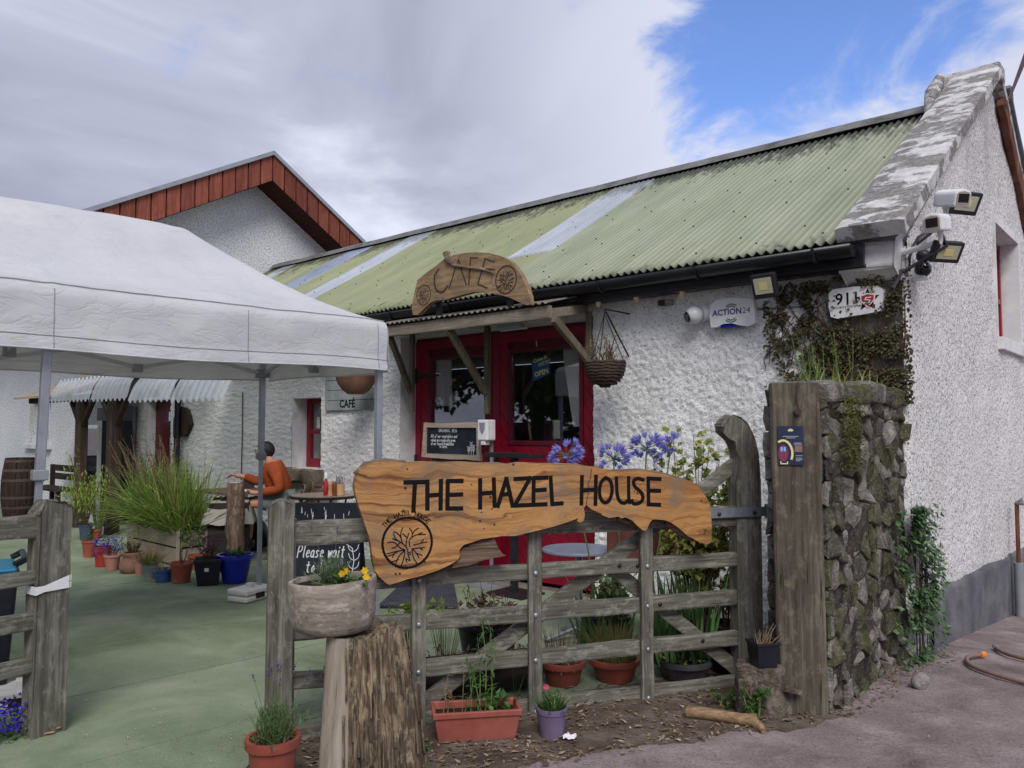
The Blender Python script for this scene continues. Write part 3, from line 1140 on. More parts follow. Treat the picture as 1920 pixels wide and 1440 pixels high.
# coping slabs on the gable
def coping(y0, z0, y1, z1, name='gable_coping'):
    mb = MB()
    n = 26
    d = Vector((0, y1 - y0, z1 - z0)).normalized()
    nr = Vector((0, -d.z, d.y)) if y1 > y0 else Vector((0, d.z, -d.y))
    ring = [(-.37, 0.), (-.37, .10), (-.33, .112), (.06, .112), (.1, .1), (.1, 0.)]
    vsl, fsl = [], []
    for i in range(n + 1):
        c = Vector((0, y0, z0)).lerp(Vector((0, y1, z1)), i / n)
        for x, h in ring:
            p = c + Vector((x, 0, 0)) + nr * h
            vsl.append(p + Vector(mnoise.noise_vector(p * 3.5)) * .009)
    for i in range(n):
        for j in range(6):
            a, b = i * 6 + j, i * 6 + (j + 1) % 6
            fsl.append((a, b, b + 6, a + 6))
    fsl.append((5, 4, 3, 2, 1, 0))
    fsl.append(tuple(n * 6 + j for j in range(6)))
    mb.add(vsl, fsl)
    return mb.build(name, M_COPING, cafe, smooth=True)


coping(-.26, 2.93, CY + .02, CA - .03)
coping(7.0, 2.8, CY + .06, CA - .035)
MB().box(-.46, .11, CY - .05, CY + .22, CA - .06, CA + .125).jitter(.01, 5).build('apex_block', M_COPING, cafe, bevel=.03)
mb = MB()
mb.tube([(-.44, 2.75, roof_z(2.75) + .12), (-.47, 3.05, roof_z(3.05) + .24), (-.46, CY - .06, CA + .1)], [.05, .085, .05], 8, rough=.01)
mb.build('coping_roll', M_COPING, cafe, smooth='all')
mb = MB()
mb.beam((.06, CY + .22, CA - .2), (.06, 6.9, 2.66), .07, .22, (0, 0, 1), 20, .02)
mb.build('bargeboard', M_RUST, cafe)
mb = MB()
mb.beam((.075, CY + .3, CA - .05), (.075, 7.0, 2.86), .12, .05, (0, 0, 1), 8, .008)
mb.build('verge_flashing', M_CANE, cafe)
# kneeler under the coping end
mb = MB()
mb.prism([(-.17, 2.74), (-.06, 2.66), (.36, 2.66), (.36, 3.16), (-.17, 2.92)], lambda a, b, d: Vector((d, a, b)), .0, -.38)
mb.jitter(.015, 6).build('kneeler', M_PAINT, cafe, bevel=.02)


# roof sheets, each a sheet of its own
def corrug(x0, x1, s0, s1, mat, lift=0., flat=False, name='roof_sheet'):
    pitch = .076
    per = 1 if flat else 8
    n = max(2, int(round((x1 - x0) / pitch * per)))
    m = 9
    vsl, qs = [], []
    rise = Vector((0, RY + .25, RZ - EZ)).normalized()
    nr = Vector((0, -rise.z, rise.y))
    for j in range(m + 1):
        s = s0 + (s1 - s0) * j / m
        for i in range(n + 1):
            x = x0 + (x1 - x0) * i / n
            y = -.25 + (RY + .25) * s
            sag = -.02 * math.sin(s * PI) + .012 * mnoise.noise(Vector((x * .5, s * 2, 4)))
            w = 0. if flat else .0165 * math.cos(2 * PI * x / pitch)
            vsl.append(Vector((x, y, roof_z(y))) + nr * (w + sag + lift))
    for j in range(m):
        for i in range(n):
            a = j * (n + 1) + i
            qs.append((a, a + 1, a + n + 2, a + n + 1))
    o = np_mesh(name, [tuple(p) for p in vsl], qs, mat, cafe)
    md = o.modifiers.new('thick', 'SOLIDIFY')
    md.thickness = .009
    md.offset = -1
    return o


cl1 = (BF.px(1165, 345, RY)[0], BF.px(1240, 330, RY)[0])
cl2 = (BF.px(780, 440, RY)[0], BF.px(832, 432, RY)[0])
cl3 = (BF.px(662, 463, RY)[0], BF.px(712, 454, RY)[0])
cl4 = (-13.0, -12.5)


def run_sheets(x0, x1, mat):
    n = max(1, int(round((x1 - x0) / 1.02)))
    for i in range(n):
        corrug(x0 + (x1 - x0) * i / n, x0 + (x1 - x0) * (i + 1) / n + .03, 0., 1., mat, .003 * (i % 2))


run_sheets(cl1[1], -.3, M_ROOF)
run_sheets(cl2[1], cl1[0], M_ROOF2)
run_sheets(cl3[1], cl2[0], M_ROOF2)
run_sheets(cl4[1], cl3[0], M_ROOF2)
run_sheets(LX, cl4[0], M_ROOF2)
tag(corrug(cl1[0], cl1[1] + .02, .30, 1., M_CLEAR, .006), 'clear roof sheet ending half way down')
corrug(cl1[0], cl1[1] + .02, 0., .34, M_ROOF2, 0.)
tag(corrug(cl2[0], cl2[1] + .02, 0., 1., M_CLEAR, .006), 'clear roof sheet running down to the gutter')
tag(corrug(cl3[0], cl3[1] + .02, 0., 1., M_CLEARFLAT, .012, True), 'flat bluish clear roof sheet')
tag(corrug(cl4[0], cl4[1] + .02, 0., 1., M_CLEAR, .006), 'clear roof sheet beside the gable of the barn')
# far slope
mb = MB()
mb.add([(LX, RY, RZ), (-.3, RY, RZ), (-.3, 6.9, EZ), (LX, 6.9, EZ)], [(0, 1, 2, 3)])
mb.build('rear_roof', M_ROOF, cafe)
# ridge cap
mb = MB()
n = 40
rp = [Vector((LX + (-.32 - LX) * i / n, RY, RZ + .035 + .012 * mnoise.noise(Vector((i * .4, 0, 0))))) for i in range(n + 1)]
vsl, fsl = [], []
prof = [(-.17, -.085), (-.09, -.02), (-.045, .035), (0, .05), (.045, .035), (.1, -.02)]
for p in rp:
    for a, b in prof:
        vsl.append(p + Vector((0, a, b)))
for i in range(n):
    for j in range(5):
        a = i * 6 + j
        fsl.append((a, a + 6, a + 7, a + 1))
mb.add(vsl, fsl)
mb.build('ridge_cap', worn('grey_ridge', S(92, 92, 92), S(128, 128, 126), .8, 6, .3, .2, dirt=(S(62, 62, 56), .8)), cafe, smooth='all')
# screws
mb = MB()
rise = Vector((0, RY + .25, RZ - EZ)).normalized()
nr = Vector((0, -rise.z, rise.y))
for row, s in enumerate((.045, .11, .28, .34, .52, .58, .76, .90)):
    k0 = int(LX / .076)
    for k in range(k0, -4):
        if (k + row * 3) % 7 or R.random() < .12:
            continue
        x = k * .076
        y = -.25 + (RY + .25) * (s + R.uniform(-.008, .008))
        c = Vector((x, y, roof_z(y) - .02 * math.sin(s * PI))) + nr * .02
        mb.ball(c, .010, 5, 3, (1, 1, .8))
mb.build('roof_screw', M_BLACK, cafe)['kind'] = 'stuff'

# gutter, fascia, soffit
mb = MB()
vsl, fsl = [], []
gx = [LX + .05, -9, -6, -3, -.24]
for i, x in enumerate(gx):
    for j in range(9):
        th = PI + PI * j / 8
        vsl.append((x, -.32 + .075 * math.cos(th), EZ - .06 + .085 * math.sin(th)))
for i in range(len(gx) - 1):
    for j in range(8):
        a = i * 9 + j
        fsl.append((a, a + 1, a + 10, a + 9))
fsl.append(tuple((len(gx) - 1) * 9 + j for j in range(9)))
mb.add(vsl, fsl)
gut = mb.build('gutter', M_BLACKP, cafe, smooth=True)
md = gut.modifiers.new('t', 'SOLIDIFY')
md.thickness = .006
for k in range(14):
    x = -.5 - k * .95
    mb = MB()
    mb.tube([(x, -.32 + .083 * math.cos(PI + PI * j / 8), EZ - .06 + .093 * math.sin(PI + PI * j / 8)) for j in range(9)], .012, 5)
    mb.build('gutter_bracket', M_BLACKP, cafe)
MB().box(LX, -.2, -.22, -.19, 2.75, 2.92).build('fascia', M_BLACKP, cafe, bevel=.004)
MB().box(LX, -.2, -.188, -.06, 2.745, 2.77).build('soffit', M_BLACKP, cafe)

# small window with its stone sill
mb = MB()
fy = .2
fx0 = WX0 + .02
for a, b in ((WX0, WX0 + .09), (WX1 - .09, WX1)):
    mb.box(a, b, fy, fy + .06, WZ0, WZ1)
for a, b in ((WZ0, WZ0 + .12), (WZ0 + .45, WZ0 + .51), (WZ1 - .07, WZ1)):
    mb.box(WX0 + .09, WX1 - .09, fy + .004, fy + .056, a, b)
w1 = mb.build('window', M_RED, cafe, bevel=.004)
tag(w1, 'narrow red framed window above a rough stone sill')
MB().box(WX0 + .08, WX1 - .08, fy + .025, fy + .033, WZ0 + .1, WZ1 - .05).build('pane', M_GLASS, w1)
MB().box(WX0 + .22, WX0 + .29, fy + .012, fy + .018, WZ0 + .53, WZ0 + .68).build('notice', M_WHITEPL, w1)
mb = MB()
mb.beam((WX0 - .12, -.06, WZ0 - .09), (WX1 + .06, -.07, WZ0 - .1), .26, .17, (0, 0, 1), 8, .05, 3)
tag(mb.build('stone_sill', M_STONEW, cafe, smooth=True), 'rough stone sill')
# porch door
mb = MB()
mb.box(PX0, PX1, .12, .17, 0, PZ)
pd = mb.build('porch_door', M_REDDK, cafe)
MB().box(PX0 + .5, PX1 - .12, .112, .119, .95, 1.85).build('pane', M_GLASS, pd)


# ------------------------------------------------------------------ red double doors
DY = .20
dl = MB()
door_l = thing('tmp', None, None)
bpy.data.objects.remove(door_l)
xm = BF.px(922, 760, DY)[0]
lx0 = BF.px(777, 760, DY)[0]
rx1 = DX1 + .12
pane_l = (BF.px(808, 760, DY)[0], BF.px(911, 760, DY)[0], BF.px(870, 838, DY)[1], BF.px(860, 671, DY)[1])
pane_r = (BF.px(957, 760, DY)[0], BF.px(1086, 760, DY)[0], BF.px(1020, 827, DY)[1], BF.px(1020, 657, DY)[1])
DT = 2.60

mb = MB()
mb.box(DX0, lx0 - .005, DY + .02, DY + .1, 0, DZ)
mb.box(lx0 - .005, DX1, DY + .02, DY + .1, DT, DZ)
mb.build('door_frame', M_REDDK, cafe, bevel=.004)


def strips(mb, rect, ang, w=.105, gap=.006, y=0.):
    x0, x1, z0, z1 = rect
    c, s_ = math.cos(ang), math.sin(ang)
    vals = [x * c + z * s_ for x in (x0, x1) for z in (z0, z1)]
    k = math.floor(min(vals) / w) * w
    res = []
    while k < max(vals):
        p = clip_poly([(x0, z0), (x1, z0), (x1, z1), (x0, z1)], c, s_, k + w - gap / 2)
        p = clip_poly(p, -c, -s_, -(k + gap / 2)) if len(p) > 2 else p
        if len(p) > 2:
            area = abs(sum(p[i][0] * p[(i + 1) % len(p)][1] - p[(i + 1) % len(p)][0] * p[i][1] for i in range(len(p)))) / 2
            if area > 4e-4:
                res.append(p)
        k += w
    return res


def door_leaf(x0, x1, pane, ang, label):
    a, b, z0, z1 = pane
    # backing leaf with the window cut out of it
    mb = MB()
    for r in ((x0, a, .02, DT), (b, x1, .02, DT), (a, b, .02, z0), (a, b, z1, DT)):
        mb.box(r[0], r[1], DY + .04, DY + .075, r[2], r[3])
    leaf = mb.build('door', M_REDDK, cafe)
    tag(leaf, label)
    st = .10
    # stiles and rails
    for r in ((x0, x0 + st, .02, DT), (x1 - st, x1, .02, DT), (x0 + st, x1 - st, DT - .10, DT), (x0 + st, x1 - st, .02, .2)):
        MB().box(r[0], r[1], DY + .003, DY + .04, r[2], r[3]).build('frame_board', M_RED, leaf, bevel=.004)
    # bead round the pane
    f = .045
    mb = MB()
    mb.box(a - f, a, DY - .002, DY + .045, z0 - f, z1 + f)
    mb.box(b, b + f, DY - .002, DY + .045, z0 - f, z1 + f)
    mb.box(a, b, DY - .001, DY + .045, z0 - f, z0)
    mb.box(a, b, DY - .001, DY + .045, z1, z1 + f)
    mb.build('pane_frame', M_REDDK, leaf, bevel=.003)
    MB().box(a, b, DY + .03, DY + .036, z0, z1).build('pane', M_GLASS, leaf)
    # diagonal boards
    g = .002
    for r in ((x0 + st + g, a - f - g, z0 - f, DT - .10 - g), (b + f + g, x1 - st - g, z0 - f, DT - .10 - g), (x0 + st + g, x1 - st - g, .2 + g, z0 - f - g)):
        if r[1] - r[0] < .03:
            continue
        for p in strips(None, r, ang):
            MB().prism(p, lambda q, w_, d: Vector((q, d, w_)), DY + .012, DY + .039).build('board', M_RED, leaf)
    return leaf


leaf_l = door_leaf(lx0, xm - .006, pane_l, .62, 'left red door leaf with curtained window')
leaf_r = door_leaf(xm + .006, rx1, pane_r, .62, 'right red door leaf with the wider window')
# strap hinges and latch
for lf, xx, sgn in ((leaf_l, lx0, 1), (leaf_r, rx1, -1)):
    for z in (.45, 1.18, 2.2):
        mb = MB()
        mb.prism([(xx, z - .035), (xx + sgn * .42, z - .008), (xx + sgn * .42, z + .008), (xx, z + .035)][::sgn], lambda a, b, d: Vector((a, d, b)), DY - .012, DY + .002)
        mb.box(min(xx, xx + sgn * .05), max(xx, xx + sgn * .05), DY - .014, DY + .001, z - .09, z + .09)
        mb.build('strap_hinge', M_BLACK, lf)
mb = MB()
hx = xm + .09
mb.box(hx - .02, hx + .02, DY - .008, DY + .002, 1.05, 1.32)
mb.tube([(hx, DY - .01, 1.28), (hx, DY - .06, 1.25), (hx, DY - .06, 1.14), (hx, DY - .01, 1.11)], .009, 6)
mb.build('handle', M_BLACK, leaf_r)
mb = MB()
mb.box(xm - .05, xm + .04, DY - .01, DY + .002, 1.17, 1.22)
mb.box(xm - .045, xm - .02, DY - .012, DY + .002, 1.1, 1.3)
mb.build('latch', M_BLACK, leaf_l)

# ================================================================== barn behind with boarded gable
BX = -13.58
VX = BX + .62
barn = thing('barn', 'taller white roughcast barn behind with deep red brown boarded gable verges', 'building', BF.w(BX, 0, 0), BF.a)
ay, az = BF.pxx(512, 283, VX)
ly, lz = BF.pxx(170, 388, VX)
ry, rz = BF.pxx(690, 459, VX)
fh = az - BF.pxx(511, 338, VX)[1]


def bl(x, y, z):
    return Vector((x - BX, y, z))


def slope_z(y):
    return az + (y - ay) * ((lz - az) / (ly - ay) if y < ay else (rz - az) / (ry - ay))


yl, yr = ly - .9, ry + 1.2
mb = MB()
mb.prism([(-.02, -1.2), (7.6, -1.2), (7.6, slope_z(7.6) - .35), (ay, az - .35), (-.02, slope_z(-.02) - .35)], lambda a, b, d: bl(d, a, b), BX, BX - .3)
mb.build('gable_wall', M_CASTFAR, barn)


def boards(y0, y1, n):
    for i in range(n):
        a, b = y0 + (y1 - y0) * i / n + .016, y0 + (y1 - y0) * (i + 1) / n - .016
        off = R.uniform(-.004, .004)
        o = MB().prism([(a, slope_z(a) - fh - .0), (b, slope_z(b) - fh), (b, slope_z(b) - .05), (a, slope_z(a) - .05)], lambda p, q, d: bl(d, p, q), VX + off, VX - .03)
        o.build('verge_board', WRED, barn)
        MB().prism([(b - .004, slope_z(b) - fh), (b + .036, slope_z(b) - fh), (b + .036, slope_z(b) - .05), (b - .004, slope_z(b) - .05)], lambda p, q, d: bl(d, p, q), VX - .03, VX - .045).build('backing_strip', WSOF, barn)


nb = 13
boards(yl, ay, int(round((ay - yl) / .285)))
boards(ay + .0, yr, int(round((yr - ay) / .285)))
mb = MB()                                       # soffits under the verge and the bottom edge board
for y0, y1 in ((yl, ay), (ay, yr)):
    z0, z1 = slope_z(y0) - fh - .004, slope_z(y1) - fh - .004
    mb.add([bl(VX, y0, z0), bl(VX, y1, z1), bl(BX - .05, y1, z1), bl(BX - .05, y0, z0)], [(0, 1, 2, 3)])
    mb.add([bl(VX, y0, z0 + .05), bl(VX, y1, z1 + .05), bl(BX - .05, y1, z1 + .05), bl(BX - .05, y0, z0 + .05)], [(3, 2, 1, 0)])
mb.build('soffit', WSOF, barn)
for y0, y1, nm in ((yl - .15, ay, 1), (yr + .1, ay, 2)):
    mb = MB()
    z0, z1 = slope_z(y0), slope_z(y1)
    for xa, xb_ in ((VX + .05, -26.),):
        mb.add([bl(xa, y0, z0), bl(xa, y1, z1), bl(xb_, y1, z1), bl(xb_, y0, z0), bl(xa, y0, z0 - .09), bl(xa, y1, z1 - .09), bl(xb_, y1, z1 - .09), bl(xb_, y0, z0 - .09)],
               [(0, 1, 2, 3), (7, 6, 5, 4), (0, 4, 5, 1), (1, 5, 6, 2), (2, 6, 7, 3), (3, 7, 4, 0)])
    mb.build('roof', M_METALROOF, barn)
# front wall of the barn, with a window beside the tent leg
bwx0, bwz0 = BF.px(52, 832, .0)
bwx1, bwz1 = BF.px(96, 746, .0)
mb = MB()
top = slope_z(-.02) - .3
wy0, wy1 = .0, .35
x_ends = (-27., bwx0 + .05, bwx1, BX - .01)
for a, b in ((x_ends[0], x_ends[1]), (x_ends[2], x_ends[3])):
    mb.box(a - BX, b - BX, wy0, wy1, -.2, top)
mb.box(x_ends[1] - BX, x_ends[2] - BX, wy0, wy1, -.2, bwz0)
mb.box(x_ends[1] - BX, x_ends[2] - BX, wy0, wy1, bwz1, top)
mb.build('front_wall', M_CASTFAR, barn)
mb = MB()
mb.box(x_ends[1] - BX - .12, x_ends[2] - BX + .12, -.1, .03, bwz0 - .1, bwz0)
mb.build('window_sill', M_PAINT, barn, bevel=.01)
mb = MB()
for a in (x_ends[1], (x_ends[1] + x_ends[2]) / 2 - .03, x_ends[2] - .06):
    mb.box(a - BX, a + .06 - BX, .2, .26, bwz0, bwz1)
for z in (bwz0, bwz1 - .06):
    mb.box(x_ends[1] - BX, x_ends[2] - BX, .202, .258, z, z + .06)
bw = mb.build('window', M_PAINT, barn)
MB().box(x_ends[1] - BX, x_ends[2] - BX, .225, .235, bwz0, bwz1).build('pane', M_GLASS, bw)
# ================================================================== text helpers
GLY = {
 'A': [[(0, 0), (.5, 1), (1, 0)], [(.2, .38), (.8, .38)]], 'C': [[(1, .85), (.7, 1), (.3, .95), (.05, .6), (.05, .35), (.3, .04), (.7, 0), (1, .16)]],
 'D': [[(0, 0), (0, 1), (.6, .95), (.98, .6), (.95, .35), (.6, .04), (0, 0)]], 'E': [[(1, 1), (0, 1), (0, 0), (1, 0)], [(0, .52), (.85, .52)]],
 'F': [[(1, 1), (0, 1), (0, 0)], [(0, .52), (.8, .52)]], 'G': [[(1, .85), (.6, 1), (.1, .75), (.05, .3), (.4, 0), (.95, .1), (.95, .45), (.55, .45)]],
 'H': [[(0, 0), (0, 1)], [(1, 0), (1, 1)], [(0, .5), (1, .5)]], 'I': [[(.5, 0), (.5, 1)]], 'L': [[(0, 1), (0, 0), (1, 0)]],
 'N': [[(0, 0), (0, 1), (1, 0), (1, 1)]], 'O': [[(.5, 1), (.15, .85), (0, .5), (.15, .13), (.5, 0), (.85, .13), (1, .5), (.85, .85), (.5, 1)]],
 'P': [[(0, 0), (0, 1), (.8, .95), (.95, .72), (.7, .48), (0, .45)]], 'R': [[(0, 0), (0, 1), (.8, .95), (.95, .72), (.7, .5), (0, .48)], [(.4, .48), (1, 0)]],
 'S': [[(.95, .88), (.6, 1), (.15, .92), (.05, .72), (.3, .55), (.75, .45), (.95, .25), (.8, .06), (.4, 0), (.02, .14)]],
 'T': [[(0, 1), (1, 1)], [(.5, 1), (.5, 0)]], 'U': [[(0, 1), (0, .25), (.25, 0), (.65, 0), (.95, .25), (.95, 1)], [(.95, .25), (1, 0)]],
 'V': [[(0, 1), (.5, 0), (1, 1)]], 'Y': [[(0, 1), (.5, .5)], [(1, 1), (.3, 0)]], 'Z': [[(0, 1), (1, 1), (0, 0), (1, 0)]],
 'a': [[(.9, .5), (.5, .6), (.1, .4), (.15, .08), (.55, 0), (.85, .2), (.9, .55), (.9, .1), (1, 0)]],
 'b': [[(.1, 1), (.1, 0), (.6, 0), (.9, .28), (.6, .55), (.12, .4)]], 'c': [[(.9, .5), (.45, .6), (.1, .3), (.4, 0), (.9, .08)]],
 'd': [[(.9, 1), (.9, 0)], [(.9, .45), (.5, .58), (.1, .3), (.45, 0), (.9, .12)]], 'e': [[(.1, .3), (.9, .36), (.75, .56), (.4, .58), (.1, .3), (.35, 0), (.9, .1)]],
 'f': [[(.9, .95), (.55, 1), (.4, .8), (.4, 0)], [(.1, .55), (.8, .55)]], 'g': [[(.9, .5), (.45, .58), (.1, .3), (.45, .04), (.88, .2), (.9, .55), (.85, -.3), (.2, -.35)]],
 'h': [[(.1, 1), (.1, 0)], [(.1, .4), (.5, .58), (.85, .45), (.88, 0)]], 'i': [[(.5, .55), (.5, 0)], [(.5, .78), (.5, .82)]],
 'l': [[(.5, 1), (.5, .1), (.7, 0)]], 'm': [[(.05, .55), (.05, 0)], [(.05, .4), (.3, .56), (.5, .4), (.5, 0)], [(.5, .4), (.75, .56), (.95, .4), (.95, 0)]],
 'n': [[(.1, .55), (.1, 0)], [(.1, .4), (.5, .58), (.85, .42), (.88, 0)]], 'o': [[(.5, .58), (.12, .3), (.5, 0), (.88, .3), (.5, .58)]],
 'r': [[(.15, .55), (.15, 0)], [(.15, .36), (.5, .58), (.85, .52)]], 's': [[(.85, .5), (.4, .58), (.2, .42), (.8, .2), (.6, 0), (.1, .06)]],
 't': [[(.45, .9), (.45, .1), (.8, 0)], [(.1, .6), (.85, .62)]], 'u': [[(.1, .55), (.15, .1), (.5, 0), (.85, .2), (.88, .55)], [(.88, .55), (.95, 0)]],
 'v': [[(.1, .55), (.45, 0), (.9, .55)]], 'w': [[(.02, .55), (.25, 0), (.5, .45), (.75, 0), (1, .55)]], 'y': [[(.1, .55), (.5, .1)], [(.9, .55), (.35, -.35)]],
 'k': [[(.1, 1), (.1, 0)], [(.8, .55), (.12, .22), (.9, 0)]], ',': [[(.4, .05), (.3, -.15)]], "'": [[(.5, 1), (.45, .8)]], '.': [[(.5, 0), (.5, .05)]],
}


def ribbon(mb, pts, w, fn, lift=0.):
    """flat stroke of width w through 2D points; fn(a, b, d) -> point"""
    k = len(mb.f)
    for i in range(len(pts) - 1):
        a, b = Vector(pts[i]), Vector(pts[i + 1])
        d = b - a
        if d.length < 1e-6:
            continue
        d.normalize()
        e = Vector((-d.y, d.x)) * (w / 2)
        a2, b2 = a - d * w * .35, b + d * w * .35
        z = lift + .00012 * ((k + i) % 5)
        q = [a2 - e, b2 - e, b2 + e, a2 + e]
        mb.add([fn(p.x, p.y, z) for p in q], [(0, 1, 2, 3)])


def smooth_line(pts, n=2):
    for _ in range(n):
        if len(pts) < 3:
            return pts
        out = [pts[0]]
        for p, q in zip(pts[:-1], pts[1:]):
            out += [(p[0] * .75 + q[0] * .25, p[1] * .75 + q[1] * .25), (p[0] * .25 + q[0] * .75, p[1] * .25 + q[1] * .75)]
        out.append(pts[-1])
        pts = out
    return pts


CURVED = set('CDGOSUPRabcdefghmnorstuy')


def scribble(mb, text, x, z, h, w, fn, sp=.62, slant=0., jit=.0):
    """handwriting from strokes; x, z is the start of the base line"""
    for ch in text:
        if ch == ' ':
            x += h * sp * .7
            continue
        g = GLY.get(ch)
        if not g:
            x += h * sp
            continue
        cw = h * sp * (.72 if ch.islower() else .8)
        if ch in 'iIl.,\'':
            cw *= .6
        for line in g:
            line = smooth_line(line, 1) if ch in CURVED else line
            ribbon(mb, [(x + a * cw + b * h * slant + R.uniform(-jit, jit), z + b * h + R.uniform(-jit, jit)) for a, b in line], w, fn)
        x += cw + h * sp * .24
    return x


def font_mesh(mb, text, size, fn, x=0., z=0., sx=1., shear=0., bold=0.):
    cu = bpy.data.curves.new('lettering', 'FONT')
    cu.body = text
    cu.size = size
    cu.shear = shear
    cu.offset = bold
    cu.resolution_u = 2
    cu.fill_mode = 'FRONT'
    o = bpy.data.objects.new('lettering', cu)
    COL.objects.link(o)
    dg = bpy.context.evaluated_depsgraph_get()
    me = bpy.data.meshes.new_from_object(o.evaluated_get(dg))
    vs = [fn(x + v.co.x * sx, z + v.co.y, 0.) for v in me.vertices]
    fs = [tuple(p.vertices) for p in me.polygons]
    mb.add(vs, fs)
    wd = max(v.co.x for v in me.vertices) * sx if len(me.vertices) else 0
    bpy.data.objects.remove(o)
    bpy.data.curves.remove(cu)
    bpy.data.meshes.remove(me)
    return wd


# hazel tree in a ring, drawn in a unit circle (taken off the sign)
TREE = [[(.03, -.42), (.0, -.24), (-.08, -.12), (-.2, -.02), (-.36, .08), (-.6, .18)], [(-.36, .08), (-.5, .2), (-.56, .38)], [(-.2, -.02), (-.26, .22), (-.42, .42), (-.56, .45)],
        [(-.26, .22), (-.28, .36), (-.2, .6)], [(-.05, -.12), (-.04, .1), (.06, .38)], [(-.02, .2), (-.18, .36)], [(.1, -.15), (.06, .05), (.16, .2), (.34, .3), (.74, .3)],
        [(.42, .31), (.6, .38)], [(.18, .22), (.2, .42), (.08, .58)], [(.2, .34), (.32, .5), (.44, .56)], [(.26, -.1), (.5, -.06), (.8, 0)], [(.55, -.03), (.66, .1)],
        [(.18, -.26), (.4, -.24), (.7, -.22)], [(.5, -.23), (.62, -.32)], [(.22, -.26), (.36, -.42), (.48, -.62)], [(.38, -.44), (.6, -.54)],
        [(-.1, -.3), (-.34, -.3), (-.55, -.44), (-.6, -.56)], [(-.4, -.32), (-.82, -.4)], [(-.52, -.42), (-.78, -.5)], [(-.12, -.32), (-.34, -.5), (-.46, -.8)], [(-.36, -.66), (-.6, -.72)],
        [(-.3, .02), (-.5, -.18), (-.62, -.18)], [(-.1, -.28), (-.3, -.2), (-.46, .0), (-.6, .06), (-.8, .04)], [(-.1, -.34), (-.14, -.64), (-.28, -1.0)], [(.2, -.3), (.24, -.62), (.44, -.9)]]


def emblem(mb, cx, cz, r, fn, w, ring, tilt=0., letters=True):
    c, s_ = math.cos(tilt), math.sin(tilt)

    def tr(p):
        return (cx + (p[0] * c - p[1] * s_) * r, cz + (p[0] * s_ + p[1] * c) * r)
    ribbon(mb, [tr((math.cos(2 * PI * i / 40), math.sin(2 * PI * i / 40))) for i in range(41)], ring, fn)
    for ln in TREE:
        ribbon(mb, [tr(p) for p in smooth_line(ln, 1)], w, fn)
    if letters:
        for g, ox, oz in (('N', -.02, -.78), ('F', .06, -.58)):
            for ln in GLY[g]:
                ribbon(mb, [tr((ox + (a * .8 + b * -.25) * .17, oz + (b * .9 + a * .35) * .17)) for a, b in ln], w * .9, fn)


# ================================================================== market tent
TL, TD, TZ0, TZ1, TR_, TPK = 4.56, 1.98, 2.03, 2.415, 1.12, 3.12
tent = thing('market_tent', 'white hipped market tent over the yard in front of the cafe', 'tent', TF.w(0, 0, 0), TF.a)


def canopy_z(p, q):
    dx, dy = min(p, TL - p), min(q, TD - q)
    a, b = dx / TR_, dy / (TD / 2)
    tt = min(1., -math.log(math.exp(-14 * min(a, 1.2)) + math.exp(-14 * min(b, 1.2))) / 14 + .03)
    tt = max(0., min(1., tt))
    z = TZ1 + (TPK - TZ1) * (tt ** 1.28)
    z -= .05 * math.sin(PI * tt) * (1 - .8 * math.exp(-abs(a - b) * 7))
    z += .016 * mnoise.noise(Vector((p * 1.5, q * 1.5, 3))) + .006 * mnoise.noise(Vector((p * 5, q * 5, 3)))
    z += .022 * max(0, 1 - abs(p - TL / 2) / .05) * (1 - tt) * .3
    return z


nx, ny = 150, 70
P = np.zeros((ny + 1, nx + 1, 3))
for j in range(ny + 1):
    for i in range(nx + 1):
        p, q = TL * i / nx, TD * j / ny
        P[j, i] = (-p, q, canopy_z(p, q))
ii, jj = np.meshgrid(np.arange(nx), np.arange(ny))
Q = np.stack([jj * (nx + 1) + ii, (jj + 1) * (nx + 1) + ii, (jj + 1) * (nx + 1) + ii + 1, jj * (nx + 1) + ii + 1], -1).reshape(-1, 4)
np_mesh('canopy', P.reshape(-1, 3), Q, M_FABRIC, tent)


def valance(a, b, n, out, name='valance'):
    """skirt hanging from a to b, out = outward direction"""
    a, b, out = Vector(a), Vector(b), Vector(out)
    m = 10
    pts, qs = [], []
    L = (b - a).length
    for j in range(m + 1):
        f = j / m
        for i in range(n + 1):
            s = i / n
            c = a.lerp(b, s)
            top = canopy_z(-c.x, c.y)
            z = top + (TZ0 - top) * f + .010 * f * math.sin(s * L * 3.1)
            roll = .035 * math.sin(min(1, f * 5) * PI / 2)
            o_ = roll + .016 * mnoise.noise(Vector((s * L * 2.2, f * 1.2, L))) * f ** .5 + .007 * mnoise.noise(Vector((s * L * 6, f * 4, L + 4)))
            o_ += .012 * (1 if f > .86 else 0)
            if j == 0:
                o_, z = -.012, z - .003
            pts.append(tuple(c + out * o_ + Vector((0, 0, z - c.z))))
    for j in range(m):
        for i in range(n):
            k = j * (n + 1) + i
            qs.append((k, k + n + 1, k + n + 2, k + 1))
    o = np_mesh(name, pts, qs, M_FABRIC, tent)
    # hem tape and stitched seam
    mb = MB()
    mb.tube([Vector(pts[m * (n + 1) + i]) for i in range(n + 1)], .006, 5)
    mb.build('hem', M_FABRIC, o, smooth='all')
    mb = MB()
    for sx in (.02, .25, .5, .75, .98):
        i = int(n * sx)
        sm = MB()
        sm.tube([Vector(pts[j * (n + 1) + i]) + out * .002 for j in range(1, m + 1)], .0022, 4)
        sm.build('seam', M_GREYPL, o)
    row = int(m * .86)
    mb.tube([Vector(pts[row * (n + 1) + i]) + out * .003 for i in range(n + 1)], .0022, 4)
    mb.build('seam', M_GREYPL, o)
    return o


